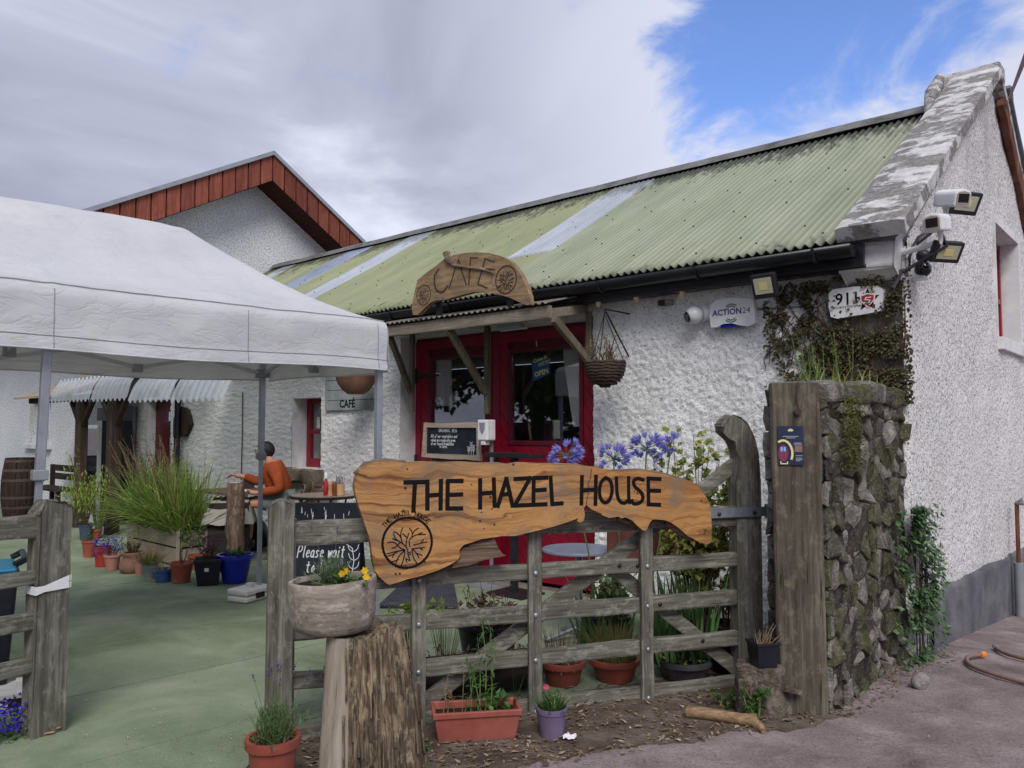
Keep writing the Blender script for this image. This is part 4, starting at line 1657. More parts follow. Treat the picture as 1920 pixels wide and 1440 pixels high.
valance((0, 0, 0), (-TL, 0, 0), 110, (0, -1, 0))
valance((0, TD, 0), (0, 0, 0), 50, (1, 0, 0))
valance((-TL, TD, 0), (0, TD, 0), 110, (0, 1, 0))
valance((-TL, 0, 0), (-TL, TD, 0), 50, (-1, 0, 0))

leg_pos = [(-.03, .03), (-2.285, .03), (-TL + .03, .03), (-.03, TD - .03), (-2.285, TD - .03), (-TL + .03, TD - .03)]
for k, (x, y) in enumerate(leg_pos):
    mb = MB()
    foot = Vector((x, y, .03))
    if k == 1:                                   # this leg leans, foot to the left
        fx, fy = WF.g(48, 1326)
        fl = TF.loc((fx, fy, .03))
        foot = Vector((fl.x, fl.y, .03))
    topp = Vector((x, y, 2.36))
    mb.beam(foot, foot.lerp(topp, .56), .036, .036, (0, 1, 0))
    leg = mb.build('leg', M_ALU, tent, bevel=.004)
    mb = MB()
    mb.beam(foot.lerp(topp, .54), topp, .048, .048, (0, 1, 0))
    mb.build('upper_tube', M_ALU, leg, bevel=.005)
    c = foot.lerp(topp, .555)
    MB().box(c.x - .04, c.x + .04, c.y - .034, c.y + .034, c.z - .03, c.z + .03).build('collar', M_GREYPL, leg, bevel=.006)
    MB().box(foot.x - .06, foot.x + .06, foot.y - .06, foot.y + .06, .014, .024).build('foot_plate', M_ALUDK, leg)
    MB().box(x - .05, x + .05, y - .05, y + .05, 2.06, 2.14).build('bracket', M_GREYPL, leg, bevel=.008)


def truss(a, b, inward):
    a, b, inward = Vector(a), Vector(b), Vector(inward)
    hz, lz_ = 2.33, 2.10
    for h in range(2):
        p, q = a.lerp(b, h * .5), a.lerp(b, h * .5 + .5)
        for z0, z1, off in ((lz_, hz, .012), (hz, lz_, -.012)):
            mb = MB()
            mb.beam((p.x + inward.x * off, p.y + inward.y * off, z0), (q.x + inward.x * off, q.y + inward.y * off, z1), .014, .032, (0, 0, 1))
            mb.build('truss_bar', M_ALUDK, tent)
        mid = p.lerp(q, .5)
        MB().ball((mid.x + inward.x * .0, mid.y + inward.y * 0, (hz + lz_) / 2), .018, 8, 5).build('pivot', M_GREYPL, tent)
    mid = a.lerp(b, .5)
    for z in (lz_, hz):
        MB().box(mid.x - .035, mid.x + .035, mid.y - .035, mid.y + .035, z - .04, z + .03).build('truss_joint', M_GREYPL, tent, bevel=.006)


for y, inn in ((.04, 1), (TD - .04, -1)):
    truss((-.05, y, 0), (-2.265, y, 0), (0, inn, 0))
    truss((-2.305, y, 0), (-TL + .05, y, 0), (0, inn, 0))
for x, inn in ((-.04, -1), (-2.285, 1), (-TL + .04, 1)):
    truss((x, .05, 0), (x, TD - .05, 0), (inn, 0, 0))
for x in (-TR_, -TL + TR_):
    mb = MB()
    mb.beam((x, TD / 2, 2.2), (x, TD / 2, TPK - .03), .036, .036, (0, 1, 0))
    mb.build('king_pole', M_ALU, tent)


def weight(loc, ang, label):
    o = thing('tent_weight', label, 'tent weight', loc, ang, 'white tent weights')
    mb = MB()
    for z0, z1 in ((0., .055), (.058, .115)):
        mb.box(-.17, .17, -.12, .12, z0, z1)
    mb.build('block', M_WEIGHT, o, bevel=.018)
    MB().box(-.05, .05, -.128, -.1, .03, .075).build('handle_slot', M_SOIL, o)
    MB().box(-.03, .03, -.03, .03, .112, .15).build('socket', M_WEIGHT, o, bevel=.006)
    return o


p = leg_pos[3]
q = TF.w(p[0], p[1])
weight((q.x - .05, q.y - .09, .017), TF.a + .35, 'white plastic tent weight on the turf near the blue pot')
fx, fy = WF.g(48, 1330)
weight((fx - .04, fy + .02, .017), .45, 'white plastic tent weight beside the left fence post')

# ================================================================== porch with slate roof and plastic sheets
pk = 3.58
pf = BF.loc(BF.w(0, 0))
PY = -1.25
porch = thing('porch', 'timber porch on dark posts with clear corrugated plastic over the barn end door', 'porch', BF.w(0, 0, 0), BF.a)
xs_ = [BF.px(143, 800, PY)[0], BF.px(217, 800, PY + .1)[0], BF.px(262, 800, PY + .5)[0]]
post_w = (.15, .17)
for x, w_ in zip(xs_[:2], post_w):
    mb = MB()
    mb.beam((x, PY + .08, 0), (x, PY + .08, 2.02), w_, w_, (0, 1, 0), 6, .006)
    po = mb.build('post', WZD, porch)
    for sgn in (-1, 1):
        mb = MB()
        mb.beam((x + sgn * .05, PY + .08, 1.62), (x + sgn * .42, PY + .08, 2.0), .07, .07, (0, 1, 0), 2, .004)
        mb.build('brace', WZD, po)
pe0, pe1 = BF.px(40, 738, PY)[0], BF.px(468, 735, PY)[0]
mb = MB()
mb.beam((pe0 + .3, PY + .08, 2.06), (BF.px(280, 738, PY)[0], PY + .08, 2.06), .1, .1, (0, 0, 1), 6, .004)
mb.build('beam', WXD, porch)
# slates on the left part, in lapped courses
sl0, sl1 = pe0, BF.px(140, 720, PY)[0]
for r in range(6):
    y = PY - .12 + r * .2
    z = 2.12 + r * .082
    nsl = 6
    for k in range(nsl):
        a = sl0 + (sl1 - sl0) * (k + (.5 if r % 2 else 0)) / nsl
        b = a + (sl1 - sl0) / nsl - .012
        mbx = MB()
        zz_ = R.uniform(-.004, .004)
        mbx.add([(a, y, z + zz_), (b, y, z), (b, y + .28, z + .10), (a, y + .28, z + .10), (a, y, z - .035), (b, y, z - .035), (b, y + .28, z + .065), (a, y + .28, z + .065)],
                [(0, 1, 2, 3), (4, 7, 6, 5), (0, 4, 5, 1), (1, 5, 6, 2), (3, 2, 6, 7), (0, 3, 7, 4)])
        mbx.build('slate', WPALE, porch)
mb = MB()
mb.add([(sl0, PY - .1, 2.095), (sl1, PY - .1, 2.095), (sl1, 0, 2.49), (sl0, 0, 2.49)], [(0, 1, 2, 3), (3, 2, 1, 0)])
mb.build('roof_deck', WXD, porch)


def plast(x0, x1, y0, z0, y1, z1, curl):
    n = max(8, int((x1 - x0) / .13 * 8))
    m = 8
    pts, qs = [], []
    for j in range(m + 1):
        f = j / m
        for i in range(n + 1):
            x = x0 + (x1 - x0) * i / n
            y = y1 + (y0 - y1) * f
            z = z1 + (z0 - z1) * f - curl * max(0, f - .55) ** 1.5 * 2.2
            pts.append((x, y, z + .022 * math.sin(2 * PI * x / .15) + .012 * mnoise.noise(Vector((x * 2, f * 3, 0)))))
    for j in range(m):
        for i in range(n):
            k = j * (n + 1) + i
            qs.append((k, k + n + 1, k + n + 2, k + 1))
    np_mesh('plastic_sheet', pts, qs, M_PLAST, porch)


e = [BF.px(125, 735, PY)[0], BF.px(200, 735, PY)[0], BF.px(273, 735, PY)[0], BF.px(277, 735, PY - .1)[0], BF.px(356, 735, PY - .1)[0], BF.px(458, 735, PY - .1)[0]]
for a, b, y0, zb_ in ((e[0], e[1], PY - .25, 2.06), (e[1] + .04, e[2], PY - .25, 2.05), (e[3], e[4], PY - .36, 2.0), (e[4] + .04, e[5], PY - .36, 1.98)):
    plast(a, b, y0, zb_ + .06, PY - .1, 2.34, .2)
    plast(a, b, PY - .07, 2.345, 0., 2.5, 0.)
# drainpipe by the porch
mb = MB()
mb.tube([(xs_[2], -.16, 2.8), (xs_[2], -.16, .1)], .05, 10)
mb.build('drainpipe', M_BLACKP, cafe, smooth=True)


# ================================================================== door canopy, CAFE slab sign, lights
def wall_thing(name, label, cat, group=None):
    return thing(name, label, cat, BF.w(0, 0, 0), BF.a, group)


can = wall_thing('door_canopy', 'weathered timber lean to canopy on brackets above the red doors', 'canopy')
CYO = -.62
c0, cz0 = BF.px(700, 628, CYO)
c1, cz1 = BF.px(1031, 583, CYO)
cz = BF.px(1028, 585, CYO)[1]
mb = MB()
mb.beam((c0, CYO, cz), (c1, CYO, cz), .05, .115, (0, 0, 1), 14, .006)
mb.build('front_beam', WCAN, can)
# little corrugated roof falling forward
n = int((c1 - c0) / .076 * 6)
pts, qs = [], []
for j in range(3):
    f = j / 2
    for i in range(n + 1):
        x = c0 - .02 + (c1 + .04 - c0) * i / n
        pts.append((x, CYO - .06 + (-.04 - CYO + .06) * f, cz + .075 + .16 * f + .011 * math.sin(2 * PI * x / .076)))
for j in range(2):
    for i in range(n):
        k = j * (n + 1) + i
        qs.append((k, k + 1, k + n + 2, k + n + 1))
o = np_mesh('canopy_sheet', pts, qs, worn('old_tin', S(92, 88, 80), S(128, 122, 112), .7, 8, .2, .3, dirt=(S(80, 70, 58), .6)), can)
for x in (c0 + .03, (c0 + c1) / 2, c1 - .03):
    mb = MB()
    mb.beam((x, CYO, cz - .01), (x, -.02, cz + .1), .05, .08, (0, 0, 1))
    mb.build('rafter', WCAN, can)
for u0, v0, v1, ub, vb, label in ((776, 620, 772, 733, 660, 0), (917, 615, 776, 845, 615, 0), (1108, 590, 690, 1040, 590, 0)):
    xx, zt = BF.px(u0, v0, -.02)
    zb = BF.px(u0, v1, -.02)[1]
    mb = MB()
    mb.beam((xx, -.045, zb), (xx, -.045, cz + .06), .06, .05, (0, 1, 0), 4, .003)
    br = mb.build('wall_post', WCANZ, can)
    xt, zt2 = BF.px(ub, vb, CYO + .04)
    mb = MB()
    zl = BF.px(u0, v1 - 40, -.05)[1] if u0 < 1000 else BF.px(1106, 676, -.05)[1]
    mb.beam((xx, -.07, zl), (xt, CYO + .03, cz - .06), .05, .075, (0, 0, 1), 4, .003)
    mb.build('strut', WCANZ, br)

# CAFE slab on the canopy
csg = wall_thing('cafe_slab_sign', 'crescent shaped wooden slab reading CAFE raised on posts above the door canopy', 'sign')
SY = -.70


def cs(x, y):                                    # crop pixel -> local (x, z)
    return BF.px(760 + x * 250 / 1920., 460 + y * 150 / 1152., SY)


outl = [(110, 1000), (92, 900), (110, 780), (140, 650), (175, 500), (330, 375), (440, 300), (560, 195), (700, 140), (860, 110), (1040, 100), (1200, 112), (1340, 145), (1450, 190),
        (1540, 260), (1620, 360), (1690, 480), (1745, 600), (1780, 720), (1800, 850), (1740, 858), (1640, 815), (1500, 750), (1380, 715), (1250, 690), (1110, 665), (980, 672), (840, 705), (700, 745),
        (560, 785), (450, 790), (370, 820), (280, 900), (180, 1000)]
fnS = lambda a, b, d: Vector((a, SY - d, b))
mb = MB()
mb.prism([cs(*p) for p in outl][::-1], lambda a, b, d: Vector((a, d, b)), SY, SY + .06)
mb.build('slab', M_CAFEWOOD, csg, bevel=.006)
mb = MB()
for ln, w_ in (([(480, 345), (420, 440), (420, 560), (450, 650), (510, 680), (560, 660), (605, 585)], .022), ([(770, 205), (720, 330), (680, 470), (632, 610)], .016), ([(770, 205), (820, 400), (880, 565)], .016),
               ([(700, 265), (810, 300)], .010), ([(940, 180), (930, 350), (915, 560)], .018), ([(940, 185), (1040, 180)], .014), ([(930, 320), (1050, 318)], .010), ([(1150, 190), (1105, 360), (1045, 560)], .018),
               ([(1150, 195), (1285, 240)], .014), ([(1110, 340), (1290, 350)], .016), ([(1045, 560), (1180, 615)], .016)):
    ribbon(mb, [cs(*p) for p in ln], w_, fnS, .0015)
mb.build('lettering', M_BURN, csg)
mb = MB()
ctr = cs(1450, 495)
rad = abs(cs(1600, 495)[0] - ctr[0])
emblem(mb, ctr[0], ctr[1], rad, lambda a, b, d: Vector((a, SY - .0015 - d, b)), .009, .014)
mb.build('emblem', M_BURN, csg)
mb = MB()
ctr2 = cs(265, 715)
emblem(mb, ctr2[0], ctr2[1], abs(cs(365, 715)[0] - ctr2[0]), lambda a, b, d: Vector((a, SY - .0015 - d, b)), .006, .010)
mb.build('emblem', M_BURN, csg)
mb = MB()
k1 = cs(600, 150)
k2 = cs(1300, 400)
mb.tube([(k1[0], SY - .005, k1[1] + .03)] + [(cs(*p)[0], SY - .01, cs(*p)[1]) for p in ((620, 200), (720, 285), (900, 315), (1120, 345), (1280, 400))], [.04, .035, .022, .012, .016, .006], 7, rough=.012)
mb.build('knot', M_SLABEDGE, csg, smooth=True)
for xq in (405, 1425):
    x, zb = cs(xq, 950)
    zt = cs(xq, 640)[1]
    MB().box(x - .03, x + .03, SY + .065, SY + .1, cz + .0, zt).build('bracket', M_BLACK, csg)

# CAFÉ board sign on the wall between window and door
bs = wall_thing('cafe_board_sign', 'grey slatted board sign reading CAFÉ on the wall beside the narrow window', 'sign')
x0, z0 = BF.px(612, 770, -.05)
x1, _ = BF.px(702, 768, -.05)
nsl = 7
sh = .128
for i in range(nsl):
    MB().box(x0, x1, -.075, -.05, z0 + i * sh, z0 + (i + 1) * sh - .006).build('slat', worn('grey_sign_slat', S(138, 144, 146), S(164, 170, 172), .7, 6, .15, .2, dirt=(S(110, 112, 108), .4)), bs, bevel=.002)
MB().box(x0 + .02, x1 - .02, -.049, -.03, z0 + .01, z0 + nsl * sh - .02).build('backing', WXD, bs)
fnB = lambda a, b, d: Vector((a, -.0765 - d, b))
mb = MB()
wd = font_mesh(mb, 'CAFÉ', .135, fnB, x0 + .31, z0 + .035, 1., 0., .004)
mb.build('lettering', M_INK, bs)
mb = MB()
emblem(mb, (x0 + x1) / 2 - .03, z0 + .50, .24, fnB, .008, .014)
mb.build('emblem', M_INK, bs)


# pots hanging on the wall
def hanging(name, label, cat, u, vtop, w_px, h_px, yoff, mat, rings, hook, flower):
    xx, zt = BF.px(u, vtop, yoff)
    r = (BF.px(u + w_px / 2, vtop, yoff)[0] - BF.px(u - w_px / 2, vtop, yoff)[0]) / 2 * .78
    h = zt - BF.px(u, vtop + h_px, yoff)[1]
    o = wall_thing(name, label, cat)
    mb = MB()
    if rings:
        for k in range(rings):
            f = k / (rings - 1)
            rr = r * math.sqrt(max(.04, 1 - (f * .98) ** 2.4))
            m = 22
            mb.tube([(xx + rr * math.cos(2 * PI * j / m), yoff + rr * math.sin(2 * PI * j / m), zt - h * f + .006 * math.sin(j * 2.3 + k)) for j in range(m + 1)], h / rings * .75, 5, rough=.004)
        mb.lathe([(r * .95, zt - .02)] + [(r * .95 * math.sqrt(max(.02, 1 - (f / 8 * .98) ** 2.4)), zt - h * f / 8) for f in range(1, 9)], 16, (xx, yoff, 0))
    else:
        prof = [(r * .93, zt - .005), (r, zt), (r * 1.02, zt - .012), (r * .97, zt - .03), (r * .9, zt - h * .4), (r * .66, zt - h * .8), (r * .4, zt - h), (.01, zt - h)]
        mb.lathe(prof, 24, (xx, yoff, 0))
    b = mb.build('basket' if rings else 'pot', mat, o, smooth='all')
    MB().lathe([(r * .93, zt - .03), (.005, zt - .015)], 16, (xx, yoff, 0)).build('soil', M_SOIL, o)
    hz = hook[1]
    mb = MB()
    for k in range(3):
        a = 2 * PI * k / 3 + .4
        mb.tube([(xx + r * math.cos(a), yoff + r * math.sin(a), zt), (xx, yoff, hz)], .004, 4)
    mb.build('chain', M_BLACK, o)
    mb = MB()
    mb.tube([(xx, yoff, hz), (xx, yoff, hz + .04), (xx, -.03, hz + .04)], .008, 5)
    mb.tube([(xx, yoff, hz + .04), (xx, -.03, hz - .36)], .008, 5)
    mb.tube([(xx, -.025, hz + .05), (xx, -.025, hz - .38)], .009, 5)
    mb.build('bracket', M_BLACK, o)
    mb, ml = MB(), MB()
    for k in range(flower[0]):
        a = R.uniform(0, 2 * PI)
        b0 = Vector((xx + R.uniform(-.6, .6) * r, yoff + R.uniform(-.5, .5) * r, zt - .02))
        tip = b0 + Vector((math.cos(a) * .09, math.sin(a) * .09, R.uniform(.08, flower[1])))
        mb.tube([b0, b0.lerp(tip, .5) + Vector((0, 0, .02)), tip], .0025, 4)
        for q in range(6):
            d = rv().normalized()
            ml.leaf(tip + rv(.025), d, (0, 0, 1), .022, .014)
        for q in range(6):
            pnt = b0.lerp(tip, R.uniform(.1, .8))
            ml.leaf(pnt, rv(), (0, 0, 1), .035, .012)
    if flower[0]:
        mb.build('stem', M_TWIG, o)
        ml.build('flower', flower[2], o)
    return o


hb = hanging('hanging_basket', 'dark wicker basket with dried flowers hanging right of the red doors', 'hanging basket', 1134, 680, 78, 43, -.42, M_ROPE, 9,
             (0, BF.px(1134, 588, -.42)[1]), (34, .26, leafmat('basket_leaf', [S(92, 118, 70), S(150, 104, 72), S(116, 138, 84), S(172, 128, 92)])))
hanging('hanging_pot', 'brown terracotta coloured pot hanging in front of the CAFÉ board', 'hanging pot', 668, 703, 62, 36, -.42, M_SACK, 0,
        (0, BF.px(668, 640, -.42)[1]), (8, .12, L_RUSTF))


# festoon bulbs along the eaves and the canopy
fl = wall_thing('festoon_lights', 'string of clear festoon bulbs along the canopy and eaves', 'festoon lights')
bulbs = [(1122, 566, -.15), (1193, 556, -.15), (1279, 548, -.15), (773, 613, CYO + .05), (825, 605, CYO + .05), (927, 597, CYO + .05), (989, 586, CYO + .05)]
loc_b = []
for u, v, y in bulbs:
    x, z = BF.px(u, v, y)
    loc_b.append((x, y, z))
    mb = MB()
    mb.lathe([(.004, z - .052), (.018, z - .045), (.027, z - .02), (.025, z + .005), (.014, z + .03)], 12, (x, y, 0))
    bo = mb.build('bulb', M_BULB, fl, smooth='all')
    MB().lathe([(.013, z + .028), (.017, z + .03), (.017, z + .07), (.004, z + .075)], 10, (x, y, 0)).build('lamp_holder', M_BLACK, bo, smooth=True)
    mb = MB()
    mb.tube([(x, y, z + .02), (x + .006, y, z - .01), (x - .006, y, z - .025), (x, y, z + .02)], .0018, 4)
    mb.build('filament', M_GOLD, bo)
mb = MB()
srt = sorted(loc_b)
pts = []
for a, b in zip(srt[:-1], srt[1:]):
    for k in range(6):
        f = k / 6
        pts.append((a[0] + (b[0] - a[0]) * f, a[1] + (b[1] - a[1]) * f, a[2] + (b[2] - a[2]) * f + .075 - .03 * math.sin(f * PI)))
mb.tube(pts, .005, 5)
mb.build('cable', M_BLACK, fl)
# bulkhead lamp under the canopy
bk = wall_thing('bulkhead_light', 'pale bulkhead light under the timber canopy above the doors', 'lamp')
x0, z0 = BF.px(928, 618, -.1)
x1, z1 = BF.px(974, 598, -.1)
MB().box(x0, x1, -.09, .0, z0, z1).build('diffuser', worn('opal_diffuser', S(150, 166, 168), S(172, 186, 188), .35, 5, .03, .5), bk, bevel=.015)
MB().box(x0 - .01, x1 + .01, -.015, .02, z0 - .01, z1 + .02).build('base', M_WHITEPL, bk)
em = wall_thing('twin_spot_light', 'small white outside lamp under the soffit right of the red doors', 'lamp')
x0, z0 = BF.px(1127, 562, -.08)
x1, z1 = BF.px(1146, 552, -.08)
mb = MB()
mb.tube([(x0, -.12, z0 + .02), (x1, -.1, z0 + .04)], [.03, .036], 10)
mb.build('head', M_WHITEPL, em, smooth=True)
MB().box(x1 - .02, x1 + .05, -.09, -.02, z0, z0 + .09).build('base', M_WHITEPL, em, bevel=.008)
sb_ = wall_thing('sensor_box', 'small square sensor between the festoon bulbs on the white wall', 'sensor')
x0, z0 = BF.px(1237, 574, -.05)
x1, z1 = BF.px(1260, 561, -.05)
MB().box(x0, x0 + .06, -.085, -.02, z0, z1).build('lens_box', M_BLACK, sb_, bevel=.004)
MB().box(x0 + .063, x1, -.075, -.02, z0, z1).build('body', worn('dirty_plastic', S(120, 116, 106), S(150, 146, 138), .6, 8), sb_, bevel=.004)

# turret camera
tc = wall_thing('turret_camera', 'white turret security camera left of the ACTION24 alarm box', 'security camera')
x, z = BF.px(1303, 591, -.12)
MB().ball((x, -.13, z), .075, 16, 10).build('housing', M_WHITEPL, tc, smooth='all')
mb = MB()
mb.tube([(x + .03, -.08, z + .015), (x + .075, -.02, z + .03)], [.077, .072], 18)
mb.build('collar', M_WHITEPL, tc, smooth=True)
mb = MB()
dv = Vector((-.62, -.72, -.3)).normalized()
cc = Vector((x, -.13, z))
mb.tube([cc + dv * .062, cc + dv * .078], [.048, .04], 14)
mb.build('lens', M_DARKLENS, tc, smooth=True)
mb = MB()
mb.tube([(x + .06, -.03, z - .0), (x + .2, -.03, z + .01)], .012, 6)
mb.build('conduit', M_GREYPL, tc)


# alarm boxes
def alarm(name, label, uv, outline, yd):
    o = wall_thing(name, label, 'alarm box')
    pts = [BF.px(u, v, -.1) for u, v in outline]
    MB().prism(pts[::-1], lambda a, b, d: Vector((a, d, b)), -.1, -.025).build('cover', M_WHITEPL, o, bevel=.012)
    return o


a24 = alarm('action_alarm_box', 'white alarm box printed ACTION24 under the floodlight', None,
            [(1332, 572), (1345, 563), (1372, 559), (1400, 559), (1413, 562), (1416, 585), (1416, 606), (1402, 611), (1388, 609), (1372, 606), (1357, 607), (1345, 612), (1334, 614), (1331, 592)], -.1)
fA = lambda a, b, d: Vector((a, -.1022 - d, b))
p0 = BF.px(1336, 593, -.1)
p1 = BF.px(1390, 586, -.1)
mb = MB()
wd = font_mesh(mb, 'ACTION', .075, fA, 0, 0)
k = (p1[0] - p0[0]) / max(wd, .01)
mb = MB()
font_mesh(mb, 'ACTION', .075 * k, fA, p0[0], p0[1], 1, 0, .0016)
mb.build('lettering', M_NAVYTXT, a24)
mb = MB()
font_mesh(mb, '24', .078 * k, fA, p1[0] + .008, p0[1])
mb.build('numerals', M_GREENTXT, a24)
mb = MB()
cx_, cz_ = BF.px(1371, 587, -.1)
for sgn in (1, -1):
    for r in (.045, .062):
        ribbon(mb, [(cx_ + r * math.cos(PI / 2 * sgn + a), cz_ + .012 * sgn + r * math.sin(PI / 2 * sgn + a)) for a in [i * .2 - .8 for i in range(9)]], .009, fA)
mb.build('logo', M_GREENTXT, a24)
x0, z0 = BF.px(1350, 614, -.09)
x1, _ = BF.px(1394, 611, -.09)
MB().box(x0, x1, -.09, -.03, z0 - .008, z0 + .03).build('blue_lens', M_BLUEGL, a24, bevel=.008)

a911 = alarm('old_alarm_box', 'white alarm box printed 911 half covered by creeper near the corner', None,
             [(1554, 550), (1562, 543), (1600, 538), (1645, 535), (1656, 542), (1657, 575), (1650, 583), (1625, 588), (1600, 592), (1570, 597), (1558, 594), (1554, 575)], -.1)
mb = MB()
p0 = BF.px(1566, 572, -.1)
wd = font_mesh(mb, '911', .1, fA, 0, 0)
k = (BF.px(1607, 572, -.1)[0] - p0[0]) / wd
mb = MB()
font_mesh(mb, '911', .1 * k, fA, p0[0], p0[1], 1, 0, .0016)
p0 = BF.px(1561, 580, -.1)
mb2 = MB()
wd = font_mesh(mb2, 'SECURITY SYSTEMS', .03, fA, 0, 0)
font_mesh(mb, 'SECURITY SYSTEMS', .03 * (BF.px(1612, 578, -.1)[0] - p0[0]) / wd, fA, p0[0], p0[1])
sc_ = BF.px(1627, 562, -.1)
star = [(sc_[0] + (.085 if i % 2 == 0 else .038) * math.sin(PI * i / 5), sc_[1] + (.085 if i % 2 == 0 else .038) * math.cos(PI * i / 5)) for i in range(10)]
mb.prism(star, lambda a, b, d: fA(a, b, d), .0, .0008)
mb.build('lettering', M_INK, a911)
for k_, mt, nm in ((1.0, M_WHITEPL, 'badge_rim'), (.82, M_REDTXT, 'badge')):
    sh_ = [(-.055, .035), (0, .05), (.055, .035), (.05, -.005), (0, -.06), (-.05, -.005)]
    MB().prism([(sc_[0] + a * k_, sc_[1] + b * k_) for a, b in sh_][::-1], lambda a, b, d: fA(a, b, d), .002 - k_ * .001, .0035 - k_ * .001).build(nm, mt, a911)
mb = MB()
ribbon(mb, [(sc_[0] + a, sc_[1] + b) for a, b in ((.025, .016), (-.012, .016), (-.018, .004), (.018, -.006), (.012, -.02), (-.022, -.02))], .007, fA, .004)
mb.build('badge_mark', M_WHITEPL, a911)


# floodlights
def flood(name, label, centre, aim, w_, h_, arm_from):
    o = wall_thing(name, label, 'floodlight')
    c, f = Vector(centre), Vector(aim).normalized()
    side = f.cross(Vector((0, 0, 1))).normalized()
    up = side.cross(f)

    def blk(a0, a1, b0, b1, d0, d1):
        mb = MB()
        mb.add([c + side * a + up * b + f * d for d in (d0, d1) for a, b in ((a0, b0), (a1, b0), (a1, b1), (a0, b1))],
               [(3, 2, 1, 0), (4, 5, 6, 7), (0, 1, 5, 4), (1, 2, 6, 5), (2, 3, 7, 6), (3, 0, 4, 7)])
        return mb
    blk(-w_ / 2, w_ / 2, -h_ / 2, h_ / 2, -.05, 0).build('housing', M_BLACK, o, bevel=.01)
    blk(-w_ * .36, w_ * .36, -h_ * .30, h_ * .34, -.002, .004).build('glass_front', M_LEDPLATE, o)
    blk(-w_ * .16, w_ * .16, -h_ * .14, h_ * .16, .004, .006).build('led_chip', M_GOLD, o)
    mb = MB()
    mb.tube([c - f * .05, c - f * .08 + up * .0, Vector(arm_from)], .014, 6)
    mb.build('arm', M_BLACK, o)


x, z = BF.px(1431, 537, -.36)
flood('floodlight', 'black floodlight on the eaves above the ACTION24 box', (x, -.36, z), (-.1, -1, -.35), .20, .19, (x + .03, -.2, z + .07))


def gp(u, v, xo=.12):
    y, z = BF.pxx(u, v, xo)
    return Vector((xo, y, z))


c = gp(1778, 474, .3)
flood('floodlight', 'black floodlight low on the gable corner beneath the two box cameras', c, (.75, -.55, -.55), .23, .15, gp(1745, 480, .02))
c = gp(1812, 382, .32)
flood('floodlight', 'black floodlight high on the gable partly behind the white camera housing', c, (.8, -.5, -.5), .26, .17, gp(1790, 380, .02))


# box cameras on the corner
def boxcam(label, c, f, L, w_, h_):
    o = wall_thing('box_camera', label, 'security camera', 'white box cameras on the gable corner')
    c, f = Vector(c), Vector(f).normalized()
    side = f.cross(Vector((0, 0, 1))).normalized()
    up = side.cross(f)
    prof = [(-.5, -.5), (.5, -.5), (.5, .28), (.36, .46), (0, .54), (-.36, .46), (-.5, .28)]
    mb = MB()
    n = len(prof)
    vs = [c + side * (a * w_) + up * (b * h_) + f * (d * L) for d in (-.5, .5) for a, b in prof]
    mb.add(vs, [tuple(range(n - 1, -1, -1)), tuple(n + i for i in range(n))] + [(i, (i + 1) % n, n + (i + 1) % n, n + i) for i in range(n)])
    mb.build('housing', M_WHITEPL, o, bevel=.012)
    mb = MB()
    vs = [c + side * (a * w_ * .8) + up * (b * h_ * .72 + .0) + f * (L * .5 + d) for d in (.0, .004) for a, b in prof]
    mb.add(vs, [tuple(n + i for i in range(n))] + [(i, (i + 1) % n, n + (i + 1) % n, n + i) for i in range(n)])
    mb.build('front_rim', worn('beige_plastic', S(150, 140, 126), S(170, 160, 146), .5, 6), o)
    mb = MB()
    vs = [c + side * (a * w_ * .62) + up * (b * h_ * .5) + f * (L * .5 + .006) for a, b in ((-.5, -.5), (.5, -.5), (.5, .5), (-.5, .5))]
    mb.add(vs, [(0, 1, 2, 3)])
    mb.build('lens_window', M_DARKLENS, o)
    mb = MB()
    b0 = c - up * h_ * .5 - f * .05
    mb.tube([b0, b0 - up * .07, Vector((.0, b0.y + .1, b0.z - .09))], .022, 8)
    mb.build('bracket', M_WHITEPL, o)
    mb = MB()
    b1 = c - f * L * .3 - up * h_ * .5
    mb.tube([b1, b1 - up * .1 - side * .03, Vector((.03, b1.y - .05, b1.z - .26)), Vector((.02, b1.y - .25, b1.z - .4))], .013, 6)
    mb.build('cable', M_BLACK, o)
    return o


boxcam('white box camera facing the lane, the lower of the two on the gable corner', gp(1757, 418, .27), (-.05, -1, -.18), .23, .12, .12)
boxcam('white box camera turned along the gable, the upper of the two on the corner', gp(1785, 372, .28), (.75, -.7, -.28), .25, .125, .12)
ps = wall_thing('sensor_lamp', 'small black motion sensor with white base below the gable corner cameras', 'sensor')
c = gp(1731, 480, .1)
MB().ball(c, .05, 10, 7).build('sensor_head', M_BLACK, ps, smooth='all')
MB().box(c.x - .1, c.x + .02, c.y - .05, c.y + .07, c.z - .17, c.z - .06).build('base', M_WHITEPL, ps, bevel=.012)
MB().ball((c.x + .0, c.y - .02, c.z - .1), .06, 10, 7).build('lens', M_DARKLENS, ps, smooth='all')
# cables under the coping
cb = wall_thing('wall_cables', 'grey and black cables looped under the coping at the corner', 'cable')
for pts, r, mt in (([gp(1703, 440, .05), gp(1690, 455, -.02), (-.12, -.05, 2.9), (-.3, -.06, 2.78), (-.42, -.05, 2.62), (-.6, -.05, 2.52), (-1.2, -.04, 2.55)], .01, M_GREYPL),
                   ([gp(1745, 432, .06), gp(1722, 445, .05), gp(1706, 470, .03), gp(1704, 500, .02)], .011, M_BLACK),
                   ([(-.25, -.07, 2.85), (-.3, -.08, 2.7), (-.22, -.06, 2.55), (-.1, -.05, 2.48), (.02, .1, 2.4)], .014, M_BLACK)):
    mb = MB()
    mb.tube([Vector(p_) for p_ in pts], r, 6)
    mb.build('cable', mt, cb, smooth='all')

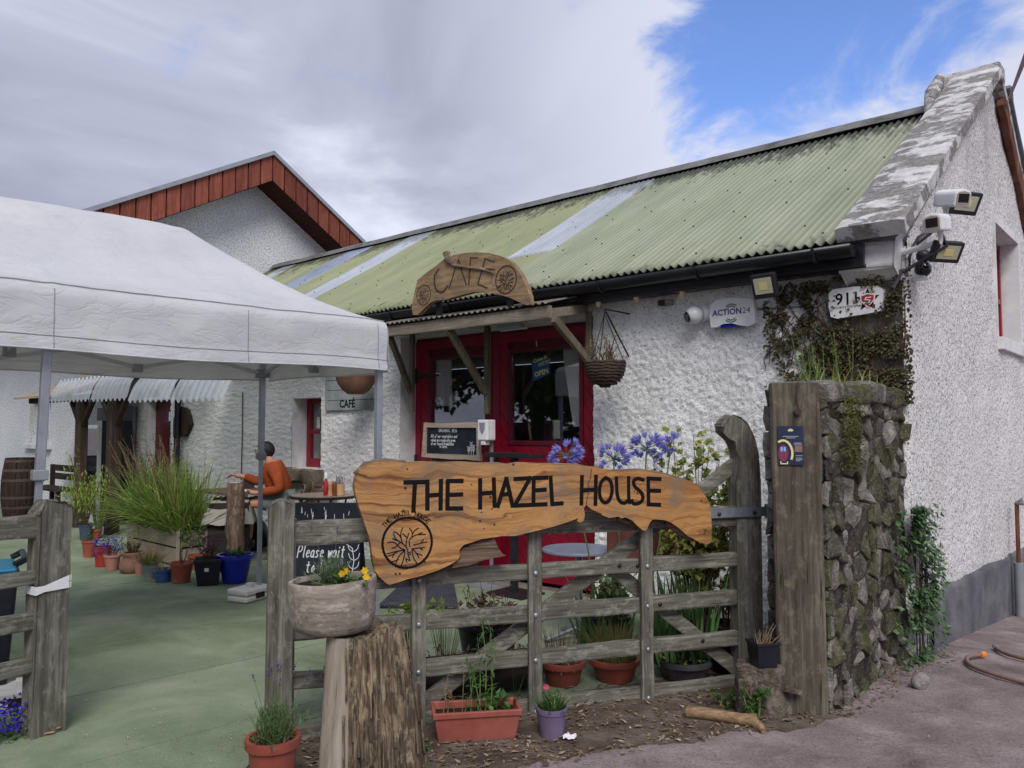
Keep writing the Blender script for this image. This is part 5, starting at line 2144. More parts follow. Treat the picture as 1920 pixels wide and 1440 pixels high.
# overhead wires at the gable apex
ow = wall_thing('overhead_wires', 'two thin reddish overhead wires tied to the gable apex', 'wire')
a0 = BF.pxx(1887, 196, .03)
aa = Vector((.03, a0[0], a0[1]))
far = Vector((3.0, a0[0] + 1.2, a0[1] + 3.2))
for off, uv in ((Vector((0, 0, 0)), (1905, 150)), (Vector((0, .12, .05)), (1920, 120))):
    mb = MB()
    q = BF.pxx(uv[0], uv[1], 1.2)
    tgt = Vector((1.2, q[0], q[1]))
    mb.tube([aa + off, tgt, aa + off + (tgt - aa - off) * 2.4], .004, 5)
    mb.build('wire', M_REDDK, ow)
mb = MB()
mb.tube([aa + Vector((.05, .02 + .08 * math.cos(2 * PI * i / 14), .06 + .14 * math.sin(2 * PI * i / 14))) for i in range(13)], .007, 5)
mb.build('loop', M_REDDK, ow)
MB().box(.0, .08, aa.y - .04, aa.y + .06, aa.z - .25, aa.z + .02).build('anchor', M_RUST, ow, bevel=.01)

# tap pipe on the gable
tp = wall_thing('standpipe', 'grey outside tap pipe rising from the lane against the gable', 'tap')
y0, z0 = BF.pxx(1908, 1120, .1)
zt = BF.pxx(1908, 940, .1)[1]
mb = MB()
mb.tube([(.12, y0, z0 - .5), (.12, y0, z0 + .35)], .045, 10)
mb.build('lagging', M_GREYPL, tp, smooth=True)
mb = MB()
mb.tube([(.12, y0, z0 + .3), (.12, y0, zt), (.12, y0 + .25, zt)], .02, 8)
mb.build('pipe', M_RUST, tp, smooth=True)
mb = MB()
mb.tube([(.12, y0, zt), (.2, y0 - .05, zt)], .022, 8)
mb.beam((.16, y0 - .06, zt + .04), (.16, y0 + .06, zt + .04), .015, .015)
mb.build('tap_head', M_GREYPL, tp)

# curtains and open sign behind the door glass
def curtain(label, u0, u1, v0, v1, y, narrow):
    xa, xb_ = BF.px(u0, v0, y)[0], BF.px(u1, v0, y)[0]
    zt, zb = BF.px(u0, v0, y)[1], BF.px(u0, v1, y)[1]
    m, n = 12, 60
    pts, qs = [], []
    for j in range(m + 1):
        f = j / m
        for i in range(n + 1):
            s = i / n
            x = xa + (xb_ - xa) * s
            if narrow:
                anchor = xb_
                x = anchor + (x - anchor) * (1 - .6 * max(0, f - .1) ** 1.2)
            pts.append((x, y + .018 * math.sin(s * 38 + f), zt + (zb - zt) * f))
    for j in range(m):
        for i in range(n):
            k = j * (n + 1) + i
            qs.append((k, k + 1, k + n + 2, k + n + 1))
    o = np_mesh('curtain', pts, qs, M_CURTAIN)
    tag(o, label, 'curtain', 'curtains behind the door glass')
    o.location = BF.w(0, 0, 0)
    o.rotation_euler = (0, 0, BF.a)


curtain('pale pink curtain behind the left door glass', 812, 846, 672, 762, DY + .10, False)
curtain('pale pink curtain tied back behind the right door glass', 1056, 1092, 655, 800, DY + .10, True)
op = wall_thing('open_sign', 'tilted blue sign reading Come In OPEN behind the right door glass', 'sign')
yq = DY + .022
pts = [BF.px(u, v, yq) for u, v in ((996, 680), (1028, 668), (1031, 701), (1000, 715))]
MB().prism(pts[::-1], lambda a, b, d: Vector((a, d, b)), yq, yq + .006).build('board', worn('open_sign_blue', S(28, 74, 116), S(40, 90, 132), .5, 5), op)
mb = MB()
ang = math.atan2(pts[1][1] - pts[0][1], pts[1][0] - pts[0][0])
ca, sa = math.cos(ang), math.sin(ang)
wdt = (pts[1][0] - pts[0][0])
def fO(a, b, d):
    return Vector((pts[3][0] + a * ca - b * sa, yq - .001 - d, pts[3][1] + a * sa + b * ca))
k = .8 * wdt
w0 = font_mesh(MB(), 'OPEN', .1, fO)
font_mesh(mb, 'OPEN', .1 * k / w0, fO, .03, .035, 1, 0, .002)
w0 = font_mesh(MB(), 'Come In', .1, fO)
font_mesh(mb, 'Come In', .1 * k / w0, fO, .04, .185, 1, .3, .001)
w0 = font_mesh(MB(), "WE'RE", .1, fO)
font_mesh(mb, "WE'RE", .06, fO, .1, .125)
mb.build('lettering', M_GOLD, op)
mb = MB()
mb.tube([fO(wdt * .55, .3, 0), fO(wdt * .6, .4, 0)], .006, 5)
mb.build('ribbon', M_GOLD, op)
# ================================================================== gate, posts and the big sign
GX0, GX1 = .10, GF.px(1385, 1100, 0)[0]


def zl(v, u=1385, y=0.):
    return GF.px(u, v, y)[1]


post = thing('gate_post', 'grey round topped oak post at the left end of the five bar gate', 'gate post', GF.w(0, 0, 0), GF.a)
pw0, ptop = GF.px(502, 1100, -.07)[0], GF.px(525, 940, -.07)[1]
pw1 = GF.px(550, 1100, -.07)[0]
mb = MB()
prof = [(pw0, -.05), (pw1, -.05), (pw1, ptop - .045)] + [((pw0 + pw1) / 2 + (pw1 - pw0) / 2 * math.cos(a), ptop - .045 + .045 * math.sin(a)) for a in [PI * k / 8 for k in range(1, 8)]] + [(pw0, ptop - .045)]
mb.prism(prof, lambda a, b, d: Vector((a, d, b)), -.07, .08)
mb.build('post', WZ, post, bevel=.008)

gate = thing('five_bar_gate', 'weathered grey five bar gate with curved heel post and long diagonal brace', 'gate', GF.w(0, 0, 0), GF.a)
rz0 = [(948, 985), (1035, 1060), (1105, 1132), (1182, 1208), (1266, 1297)]
rails = []
for i, (a, b) in enumerate(rz0):
    z1, z0 = zl(a), zl(b)
    rails.append((z0, z1))
    mb = MB()
    mb.beam((GX0 - .06, 0, (z0 + z1) / 2 + .004), (GX1 + .06, 0, (z0 + z1) / 2), .05, z1 - z0, (0, 0, 1), 22, .007, i * 3.3)
    mb.build('rail', WX, gate)
# heel post with its swept top
sx0, sx1 = GF.px(1383, 1100, -.02)[0], GF.px(1424, 1100, -.02)[0]
st = lambda u, v: GF.px(u, v, -.03)
out = [(sx0, GF.px(1390, 1292, -.02)[1]), (sx1, GF.px(1390, 1292, -.02)[1]), st(1424, 900), st(1420, 850), st(1412, 818), st(1400, 794), st(1387, 782), st(1374, 780), st(1362, 786), st(1356, 797), st(1358, 810),
       st(1366, 818), st(1376, 828), st(1382, 842), st(1385, 860), (sx0, st(1384, 900)[1])]
mb = MB()
mb.prism(out, lambda a, b, d: Vector((a, d, b)), -.035, .055)
mb.build('heel_post', WZ, gate, bevel=.01)
# head upright hidden behind the left post
mb = MB()
mb.beam((GX0 - .05, .0, rails[4][0] - .04), (GX0 - .05, .0, rails[0][1] + .02), .07, .056, (0, 1, 0), 8, .004)
mb.build('upright', WZ, gate)


def upright(u, vt, vb, label=None):
    x = GF.px(u, 1200, -.045)[0]
    zt, zb = GF.px(u, vt, -.045)[1], GF.px(u, vb, -.045)[1]
    mb = MB()
    mb.beam((x, -.043, zb), (x, -.043, zt), .078, .032, (0, 1, 0), 16, .005, u)
    up = mb.build('upright', WZ, gate)
    for z0, z1 in rails:
        zz = (z0 + z1) / 2
        if zb < zz < zt:
            mb = MB()
            mb.ball((x, -.062, zz), .014, 10, 6, (1, .55, 1))
            mb.build('bolt', M_STEEL, up, smooth='all')


upright(784, 1062, 1372)
upright(1003, 985, 1352)
upright(1213, 975, 1325)


def brace(p, q, y, w_=.085, nm='brace'):
    a, b = GF.px(*p, y), GF.px(*q, y)
    mb = MB()
    mb.beam((a[0], y, a[1]), (b[0], y, b[1]), .035, w_, (0, 0, 1), 20, .006, p[0])
    return mb.build(nm, WX, gate)


brace((1388, 862), (790, 1322), .048)
brace((1130, 1052), (1390, 1262), .052)
for u, v in ((1162, 1060), (1196, 1060), (1238, 1133), (1318, 1201)):
    x, z = GF.px(u, v, -.03)
    mb = MB()
    mb.ball((x, -.03, z), .013, 8, 5, (1, .5, 1))
    mb.build('bolt', M_BLACK, gate, smooth='all')
# galvanised strap hinge
hx0, hz0 = GF.px(1328, 962, -.04)
hx1 = GF.px(1440, 958, -.04)[0]
hz = GF.px(1400, 960, -.04)[1]
mb = MB()
mb.box(hx0, hx1, -.052, -.044, hz - .028, hz + .03)
mb.tube([(hx1 + .005, -.03, hz - .04), (hx1 + .005, -.03, hz + .045)], .02, 10)
h = mb.build('strap_hinge', M_STEEL, gate)
for u in (1348, 1414):
    mb = MB()
    mb.ball((GF.px(u, 960, -.05)[0], -.053, hz - .004), .014, 8, 5, (1, .7, 1))
    mb.build('bolt', M_BLACK, h)

# ---------------------------------------------------------------- THE HAZEL HOUSE
SLY = -.135
sign = thing('house_name_sign', 'large live edge slab sign reading THE HAZEL HOUSE fixed across the gate', 'sign', GF.w(0, 0, 0), GF.a)


def ss(x, y, yy=SLY):                                # crop pixel -> local
    return GF.px(640 + x * .375, 840 + y * .375, yy)


outl = [(64, 190), (72, 150), (92, 108), (128, 84), (170, 72), (250, 67), (330, 72), (420, 70), (520, 73), (600, 71), (700, 74), (800, 74), (850, 80), (900, 74), (1000, 78), (1100, 80), (1200, 84),
        (1280, 95), (1330, 108), (1400, 115), (1440, 116), (1500, 112), (1560, 120), (1640, 134), (1720, 155), (1780, 182), (1812, 225), (1838, 268), (1848, 320), (1852, 400), (1850, 470),
        (1830, 481), (1790, 470), (1762, 452), (1735, 440), (1705, 415), (1680, 392), (1650, 372), (1615, 360), (1570, 356), (1555, 358), (1542, 372), (1530, 400), (1522, 412), (1505, 408), (1480, 388),
        (1455, 362), (1420, 346), (1400, 350), (1385, 342), (1340, 348), (1310, 338), (1285, 324), (1262, 312), (1240, 300), (1222, 286), (1212, 300), (1218, 330), (1212, 362), (1196, 371), (1180, 366), (1184, 350),
        (1130, 370), (1060, 392), (1000, 408), (930, 424), (870, 438), (800, 440), (750, 448), (700, 455), (655, 470), (615, 482), (596, 500), (590, 515), (596, 535), (580, 560), (540, 585), (480, 612), (400, 638), (330, 655),
        (280, 672), (240, 682), (225, 676), (190, 645), (168, 612), (158, 570), (150, 500), (138, 440), (118, 385), (100, 330), (84, 280), (70, 230)]
pts = [ss(*p) for p in outl]
mb = MB()
mb.prism(pts[::-1], lambda a, b, d: Vector((a, d, b)), SLY, SLY + .075)
mb.build('slab', M_SLAB, sign, bevel=.009)
# bark and hollow edge behind the face
mb = MB()
low = [(585, 520), (620, 498), (660, 482), (720, 470), (765, 452), (790, 500), (812, 528), (830, 540), (770, 552), (700, 570), (640, 590), (560, 600), (560, 560)]
mb.prism([ss(*p) for p in low][::-1], lambda a, b, d: Vector((a, d, b)), SLY + .02, SLY + .085)
mb.jitter(.006, 14).build('bark', M_SLABEDGE, sign, bevel=.008)
mb = MB()
for ln, r in (([(300, 662), (400, 640), (520, 605), (640, 585), (720, 562)], .022), ([(80, 135), (130, 88), (230, 74), (330, 78)], .02), ([(1280, 100), (1340, 122), (1410, 118), (1500, 118), (1600, 130), (1700, 160), (1780, 195)], .016),
              ([(1640, 372), (1690, 405), (1740, 440), (1780, 462)], .022), ([(1400, 352), (1450, 372), (1495, 405)], .018)):
    mb.tube([Vector((ss(*p)[0], SLY + .05, ss(*p)[1])) for p in ln], [r * (.6 + .4 * math.sin(PI * (i + .5) / len(ln))) for i in range(len(ln))], 8, rough=.01)
mb.build('bark_edge', M_SLABEDGE, sign, smooth='all')['kind'] = 'stuff'
# dark cleft
fnG = lambda a, b, d: Vector((a, SLY - .0012 - d, b))
# letters, each a brushed stroke
LET = [('T', [[(318, 172), (412, 170)], [(368, 172), (360, 315)]]), ('H', [[(430, 165), (430, 305)], [(498, 162), (496, 305)], [(430, 238), (498, 232)]]),
       ('E', [[(604, 165), (532, 165), (530, 302), (602, 302)], [(530, 235), (602, 232)]]),
       ('H', [[(694, 158), (694, 300)], [(762, 154), (766, 292)], [(694, 228), (766, 222)]]), ('A', [[(782, 292), (825, 152), (856, 290)], [(798, 234), (846, 228)]]),
       ('Z', [[(868, 155), (944, 150), (866, 288), (948, 284)]]), ('E', [[(1028, 148), (962, 150), (960, 284), (1024, 281)], [(962, 212), (1020, 208)]]), ('L', [[(1046, 145), (1054, 280), (1104, 276)]]),
       ('H', [[(1203, 142), (1200, 280)], [(1273, 140), (1270, 282)], [(1202, 212), (1272, 208)]]), ('O', [[(1322, 148), (1300, 165), (1288, 210), (1296, 258), (1318, 276), (1342, 262), (1356, 210), (1346, 162), (1322, 148)]]),
       ('U', [[(1375, 148), (1378, 240), (1395, 272), (1420, 276), (1438, 255)], [(1436, 146), (1436, 250), (1442, 274)]]), ('S', [[(1510, 160), (1480, 150), (1458, 165), (1466, 195), (1500, 220), (1510, 250), (1495, 275), (1460, 280), (1452, 262)]]),
       ('E', [[(1594, 155), (1534, 152), (1536, 282), (1592, 284)], [(1536, 212), (1592, 214)]])]
for ch, lines in LET:
    mb = MB()
    for ln in lines:
        ln = smooth_line(ln, 2) if ch in 'OUS' else ln
        ribbon(mb, [ss(*p) for p in ln], .0235 if ch not in 'OUS' else .021, fnG)
    mb.build('letter', M_INK, sign)
mb = MB()
ec = ss(330, 473)
er = abs(ss(452, 473)[0] - ec[0])
emblem(mb, ec[0], ec[1], er, fnG, .0056, .0125)
msg = 'THE HAZEL HOUSE'
n = len(msg)
for i, ch in enumerate(msg):
    th = math.radians(142 - (142 - 44) * i / (n - 1))
    bx, bz = ec[0] + er * 1.10 * math.cos(th), ec[1] + er * 1.10 * math.sin(th)
    tx, tz = math.sin(th), -math.cos(th)
    for ln in GLY.get(ch, []):
        ribbon(mb, [(bx + tx * (a - .5) * .0145 + math.cos(th) * b * .022, bz + tz * (a - .5) * .0145 + math.sin(th) * b * .022) for a, b in ln], .0042, fnG)
mb.build('emblem', M_INK, sign)
mb = MB()
for x, y in ((330, 105), (650, 182), (745, 245), (700, 322), (752, 305), (694, 365), (765, 382), (714, 402), (272, 630), (292, 628), (418, 570), (1465, 218), (1480, 226), (1800, 262), (310, 312), (320, 200), (860, 82)):
    a, b = ss(x, y)
    mb.tube([fnG(a, b, .0006), fnG(a, b, -.002)], R.uniform(.004, .008), 8)
for ln in ([(1250, 105), (1246, 150), (1232, 180), (1240, 215), (1228, 250), (1225, 285)], [(1225, 286), (1250, 308), (1300, 330)]):
    ribbon(mb, [ss(*p) for p in ln], .005, fnG)
ribbon(mb, [ss(*p) for p in ((600, 492), (640, 478), (700, 470), (750, 458))], .016, lambda a, b, d: Vector((a, SLY + .018 - d, b)))
mb.build('nail_hole', M_BURN, sign)['kind'] = 'stuff'

# ---------------------------------------------------------------- railway sleeper post with poster
slp = thing('sleeper_post', 'tall old railway sleeper standing upright against the stone wall', 'post', gnd(1500, 1340), -.27)
L0 = Frame(gnd(1500, 1340).x, gnd(1500, 1340).y, -.27)
a0, a1 = L0.px(1446, 900)[0], L0.px(1540, 900)[0]
tz = L0.px(1490, 718)[1]
mb = MB()
vs, fs = [], []
n = 30
for i in range(n + 1):
    z = -.05 + (tz + .05) * i / n
    f = i / n
    e0 = a0 + .025 * (1 - f) * 1.0 + .006 * mnoise.noise(Vector((z * 3, 0, 0)))
    e1 = a1 + .012 * (1 - f) + .010 * mnoise.noise(Vector((z * 3, 7, 0)))
    for x, y in ((e0, .0), (e0 + .012, -.012), ((e0 * 2 + e1) / 3, -.014 + .006 * mnoise.noise(Vector((z * 4, 2, 0)))), ((e0 + 2 * e1) / 3, -.008 + .008 * mnoise.noise(Vector((z * 4, 5, 0)))), (e1 - .014, -.012), (e1, 0.), (e1, .14), (e0, .14)):
        vs.append((x, y, z))
for i in range(n):
    for j in range(8):
        a, b = i * 8 + j, i * 8 + (j + 1) % 8
        fs.append((a, b, b + 8, a + 8))
fs.append(tuple(n * 8 + j for j in range(8)))
mb.add(vs, fs)
mb.build('timber', WSLEEP, slp, smooth=30)
mb = MB()
c = L0.px(1496, 775, -.016)
ribbon(mb, [(c[0] + .002, c[1] + .17), (c[0] - .004, c[1] + .09), (c[0] + .003, c[1] + .02)], .010, lambda a, b, d: Vector((a, -.0165 - d, b)))
mb.tube([(c[0], -.017, c[1] + .01), (c[0], -.03, c[1] + .01)], .02, 8)
mb.build('split', M_BURN, slp)

pst = thing('poster', 'small navy poster with pink round picture pinned to the sleeper', 'poster', gnd(1500, 1340), -.27)
q = [L0.px(u, v, -.022) for u, v in ((1458, 799), (1506, 799), (1506, 872), (1458, 871))]
x0, x1, z0, z1 = q[0][0], q[1][0], q[2][1], q[0][1]
MB().box(x0, x1, -.024, -.019, z0, z1).build('sheet', worn('poster_navy', S(24, 34, 60), S(34, 46, 76), .35, 8, .03, .5), pst)
fP = lambda a, b, d: Vector((a, -.0248 - d, b))
W_, H_ = x1 - x0, z1 - z0
pp = lambda a, b: (x0 + a * W_, z0 + b * H_)
mb = MB()
cx, cz_ = pp(.2, .30)
mb.prism([(cx + .19 * W_ * math.cos(a) * 1.05, cz_ + .21 * H_ * math.sin(a)) for a in [2 * PI * i / 24 for i in range(24)]], lambda a, b, d: fP(a, b, -d * 0), 0, .0001)
mb.build('picture', material('poster_pink', S(170, 84, 116), .4)[0], pst)
mb = MB()
for dx in (-.06, .06):
    a, b = pp(.2 + dx, .36)
    mb.box(a - .04 * W_, a + .04 * W_, -.0256, -.0254, b - .01 * H_, b + .10 * H_)
mb.build('window_print', material('poster_sky', S(130, 178, 222), .4)[0], pst)
mb = MB()
ribbon(mb, [pp(.2 + .36 * math.cos(a), .30 + .33 * math.sin(a)) for a in [2.05 - .25 * i for i in range(11)]], .012, fP, .0003)
for i in range(5):
    a = PI * (i + .5) / 5
    ribbon(mb, [pp(.5 + .03 * math.cos(a), .87 + .012 * math.sin(a)), pp(.5 + .1 * math.cos(a), .87 + .055 * math.sin(a))], .006, fP, .0003)
ribbon(mb, [pp(.1, .08), pp(.1, .03), pp(.36, .03), pp(.36, .08)], .006, fP, .0008)
mb.build('gold_print', M_GOLD, pst)['kind'] = 'stuff'
mb = MB()
for a, b, c_ in ((.2, .735, .8), (.34, .695, .68), (.66, .565, .9), (.62, .535, .93), (.7, .24, .95), (.7, .18, .92), (.7, .145, .95), (.7, .11, .86)):
    ribbon(mb, [pp(a, b), pp(c_, b)], .0035, fP, .0003)
mb.build('small_print', worn('dim_print', S(150, 156, 170), S(170, 176, 190), .5, 5), pst)
mb = MB()
a, b = pp(.8, .42)
mb.box(a - .15 * W_, a + .15 * W_, -.0256, -.0248, b - .085 * H_, b + .085 * H_)
mb.build('brown_panel', worn('poster_brown', S(122, 100, 88), S(140, 116, 102), .5, 5), pst)

# ================================================================== rubble wall between the sleeper and the corner
SL = 1.52
srub = thing('stone_wall', 'short mossy rubble stone wall between the sleeper post and the gable corner', 'wall', BF.w(0, 0, 0), BF.a)
ST = 1.84
mb = MB()
n = 14
mb.box(-.37, -.024, -SL + .012, .12, -.3, ST - .06)
mb.jitter(.008, 4)
mb.build('core', M_MORTAR, srub)
rs = random.Random(11)


def cells(w, h, step):
    pts = []
    row = 0
    z = 0
    while z < h:
        rh = step * rs.uniform(.72, 1.2)
        x = -rs.uniform(0, step)
        while x < w:
            cw = step * rs.uniform(.7, 1.9)
            pts.append((x + cw / 2, z + rh / 2 + rs.uniform(-.2, .2) * step))
            x += cw
        z += rh
    return pts


def voronoi_cells(pts, w, h):
    out = []
    for i, p in enumerate(pts):
        poly = [(0, 0), (w, 0), (w, h), (0, h)]
        for j, q in enumerate(pts):
            if i == j or abs(q[0] - p[0]) > .6 or abs(q[1] - p[1]) > .6:
                continue
            a, b = q[0] - p[0], q[1] - p[1]
            c = (q[0] ** 2 + q[1] ** 2 - p[0] ** 2 - p[1] ** 2) / 2
            poly = clip_poly(poly, a, b, c)
            if len(poly) < 3:
                break
        if len(poly) > 2:
            out.append(poly)
    return out


def stones(w, h, step, fn, mats, parent):
    """irregular stones bedded in a face; fn(a, b, d) with d outwards"""
    for poly in voronoi_cells(cells(w, h, step), w, h):
        cx = sum(p[0] for p in poly) / len(poly)
        cz = sum(p[1] for p in poly) / len(poly)
        area = abs(sum(poly[i][0] * poly[(i + 1) % len(poly)][1] - poly[(i + 1) % len(poly)][0] * poly[i][1] for i in range(len(poly)))) / 2
        if area < .0012:
            continue
        out = []
        m = len(poly)
        for i in range(m):
            p, q = poly[i], poly[(i + 1) % m]
            L = math.hypot(q[0] - p[0], q[1] - p[1])
            k = max(1, int(L / .07))
            for t_ in range(k):
                out.append((p[0] + (q[0] - p[0]) * t_ / k, p[1] + (q[1] - p[1]) * t_ / k))
        depth = rs.uniform(.004, .036)
        tilt = (rs.uniform(-.2, .2), rs.uniform(-.25, .15))
        seed = rs.uniform(0, 50)
        vs, fs = [], []
        n = len(out)
        rad = math.sqrt(area)
        for sc, dd in ((.97, -.05), (.95, depth * .5), (.84, depth * .92), (.45, depth * 1.05)):
            for p in out:
                g = min(.93, 1 - .007 / max(rad, .03)) * sc / .93
                a, b = cx + (p[0] - cx) * g, cz + (p[1] - cz) * g
                nv = mnoise.noise_vector(Vector((a * 9, b * 9, seed)))
                nn = mnoise.noise(Vector((a * 22, b * 22, seed)))
                d_ = dd + (tilt[0] * (a - cx) + tilt[1] * (b - cz)) * (1 if dd > 0 else 0) + (.032 * nv.z + .014 * nn + .02 * mnoise.noise(Vector((a * 14, b * 14, seed + 4)))) * (1 if dd > 0 else 0)
                vs.append(fn(a + nv.x * .012, b + nv.y * .012, d_))
        vs.append(fn(cx, cz, depth * 1.05 + rs.uniform(-.01, .006)))
        for r in range(3):
            for i in range(n):
                a, b = r * n + i, r * n + (i + 1) % n
                fs.append((a, b, b + n, a + n))
        for i in range(n):
            fs.append((3 * n + i, 3 * n + (i + 1) % n, 4 * n))
        mb = MB()
        mb.add(vs, fs)
        mb.build('stone', mats[0] if rs.random() < .42 else mats[1] if rs.random() < .6 else mats[2], parent, smooth=24)


MST = (M_ST1, M_ST2, M_ST3)
stones(SL + .03, ST + .1, .142, lambda a, b, d: Vector((-.035 + d, -SL + a, b - .1 - .05 * a)), MST, srub)
stones(.37, ST + .05, .145, lambda a, b, d: Vector((-.39 + a, -SL - d, b - .05)), MST, srub)
# cap stones on top
for k in range(7):
    y = -SL + .1 + k * .24
    mb = MB()
    mb.box(-.37, .02, y - .11, y + .115, ST - .10, ST + rs.uniform(.0, .05))
    mb.jitter(.03, 5).build('cap_stone', MST[k % 3], srub, bevel=.025)

# ================================================================== left fence
fo = gnd(111, 1370)
fa = math.atan2(.82, .57)
FF = Frame(fo.x, fo.y, fa)                             # x runs away from the camera along the fence
fen = thing('wooden_fence', 'weathered grey post and four rail fence at the left edge of the yard', 'fence', fo, fa)
fy0 = FF.px(97, 1100, 0)
ph = 1.205
mb = MB()
b0, b1 = -.085, .065
prf = [(-.055, -.05), (.055, -.05), (.055, ph - .05), (.03, ph - .008), (-.03, ph), (-.055, ph - .04)]
mb.prism([(-.155, -.05), (.0, -.05), (.0, ph - .03), (-.03, ph - .004), (-.12, ph), (-.155, ph - .05)], lambda a, b, d: Vector((a, d, b)), -.055, .055)
fp = mb.build('post', WZ, fen, bevel=.012)
for i, (a, b) in enumerate(((968, 1012), (1075, 1103), (1157, 1190), (1246, 1276))):
    z1, z0 = FF.pxx(96, a, -.15)[1], FF.pxx(96, b, -.15)[1]
    mb = MB()
    mb.beam((-.1, -.0, (z0 + z1) / 2), (-2.1, .0, (z0 + z1) / 2 + R.uniform(-.01, .01)), .045, z1 - z0, (0, 0, 1), 20, .008, i * 5)
    mb.build('rail', WX, fen)
mb = MB()
mb.beam((-2.1, 0, -.02), (-2.1, 0, 1.15), .11, .13, (0, 1, 0), 8, .006)
mb.build('post', WZ, fen)
mb = MB()
zst = FF.pxx(100, 1107, -.1)[1]
for k, dz in enumerate((-.02, .018)):
    ring = [(-.162, -.062), (.008, -.062), (.008, .062), (-.162, .062), (-.162, -.062)]
    vs, fs = [], []
    for j, (x, y) in enumerate(ring):
        zz = zst + dz * (1 if j in (1, 2) else -.3) + (.03 if j in (1, 2) else 0)
        o = 1.03 + .004 * k
        vs += [(x * o + (.0), y * o, zz - .016), (x * o, y * o, zz + .016)]
    for j in range(4):
        fs.append((2 * j, 2 * j + 2, 2 * j + 3, 2 * j + 1))
    mb.add(vs, fs)
tag_ = mb.build('plastic_strap', M_WHITEPL, fen)
mb = MB()
zz = FF.pxx(45, 1115, -.4)
mb.blade((-.42, .03, zst + .02), (-.3, .1, -1), .34, .04, -.3, 7)
mb.build('loose_strap', M_GREYPL, fen)

# wheelie bin at the left edge
wb0 = gnd(-62, 1322)
bn_ = thing('wheelie_bin', 'black wheelie bin with turquoise lid edge behind the left fence', 'bin', wb0, .6)
mb = MB()
vs = []
for z, s_ in ((.03, .18), (.72, .22)):
    vs += [(-s_, -s_, z), (s_, -s_, z), (s_, s_, z), (-s_, s_, z)]
mb.add(vs, [(3, 2, 1, 0), (4, 5, 6, 7), (0, 1, 5, 4), (1, 2, 6, 5), (2, 3, 7, 6), (3, 0, 4, 7)])
mb.build('body', M_BLACKPOT, bn_, bevel=.02)
MB().box(-.235, .235, -.235, .235, .72, .76).build('rim', M_BLACKPOT, bn_, bevel=.012)
MB().box(-.215, .215, -.215, .215, .761, .79).build('lid', worn('turquoise_lid', S(18, 104, 138), S(26, 122, 156), .4, 5), bn_, bevel=.012)
mb = MB()
mb.tube([(.2, .24, .79), (.26, .24, .82), (.26, -.1, .82), (.2, -.1, .79)], .02, 6)
mb.build('handle', M_BLACKPOT, bn_)
# ================================================================== furniture, barrel, boards
def at_ground(u, v):
    return gnd(u, v)


# barrel
bl_ = gnd(36, 973)
bar = thing('oak_barrel', 'dark oak barrel with flat iron hoops standing by the barn wall', 'barrel', bl_, .3)
bh = 1.06
nst = 20
rad_at = lambda f: .235 + .055 * math.sin(PI * f)
for k in range(nst):
    a0_, a1_ = 2 * PI * k / nst + .012, 2 * PI * (k + 1) / nst - .012
    mb = MB()
    m = 7
    vs, fs = [], []
    for i in range(m + 1):
        f = i / m
        r = rad_at(f) + (k % 3) * .0015
        for a, rr in ((a0_, r), ((a0_ + a1_) / 2, r * 1.006), (a1_, r), (a1_, r - .025), (a0_, r - .025)):
            vs.append((rr * math.cos(a), rr * math.sin(a), bh * f))
    for i in range(m):
        for j in range(5):
            a, b = i * 5 + j, i * 5 + (j + 1) % 5
            fs.append((a, b, b + 5, a + 5))
    fs += [(4, 3, 2, 1, 0), tuple(m * 5 + j for j in range(5))]
    mb.add(vs, fs)
    mb.build('stave', WBARREL, bar)
for f in (.05, .2, .36, .64, .8, .95):
    mb = MB()
    r0, r1 = rad_at(f - .022) + .006, rad_at(f + .022) + .006
    mb.lathe([(r0 - .004, bh * (f - .022)), (r0, bh * (f - .022)), (r1, bh * (f + .022)), (r1 - .004, bh * (f + .022))], 32)
    mb.build('hoop', worn('barrel_hoop', S(64, 54, 52), S(88, 74, 70), .7, 10, .2, .3), bar, smooth=True)
MB().lathe([(.225, bh - .03), (.005, bh - .03)], 20).build('head', WBARREL, bar)


def folding_chair(loc, ang, label, wood_=WTEAK, group='folding wooden garden chairs'):
    """slatted folding chair: faces local -y"""
    o = thing('garden_chair', label, 'chair', loc, ang, group)
    for s_ in (-1, 1):
        x = s_ * .21
        mb = MB()
        mb.beam((x, -.2, 0), (x, .22, .46), .022, .036, (0, 1, 0))
        mb.build('leg', wood_, o)
        mb = MB()
        mb.beam((x * .9, .24, 0), (x * .9, -.02, .45), .022, .036, (0, 1, 0))
        mb.beam((x * .9, .16, .42), (x * .9, .27, .9), .022, .04, (0, 1, 0))
        mb.build('back_leg', wood_, o)
    for k in range(6):
        MB().box(-.2, .2, -.2 + k * .068, -.2 + k * .068 + .05, .455, .472).build('seat_slat', wood_, o)
    for k in range(4):
        z = .62 + k * .072
        y = .16 + (z - .42) * .23
        MB().box(-.2, .2, y - .012, y + .006, z, z + .05).build('back_slat', wood_, o)
    return o


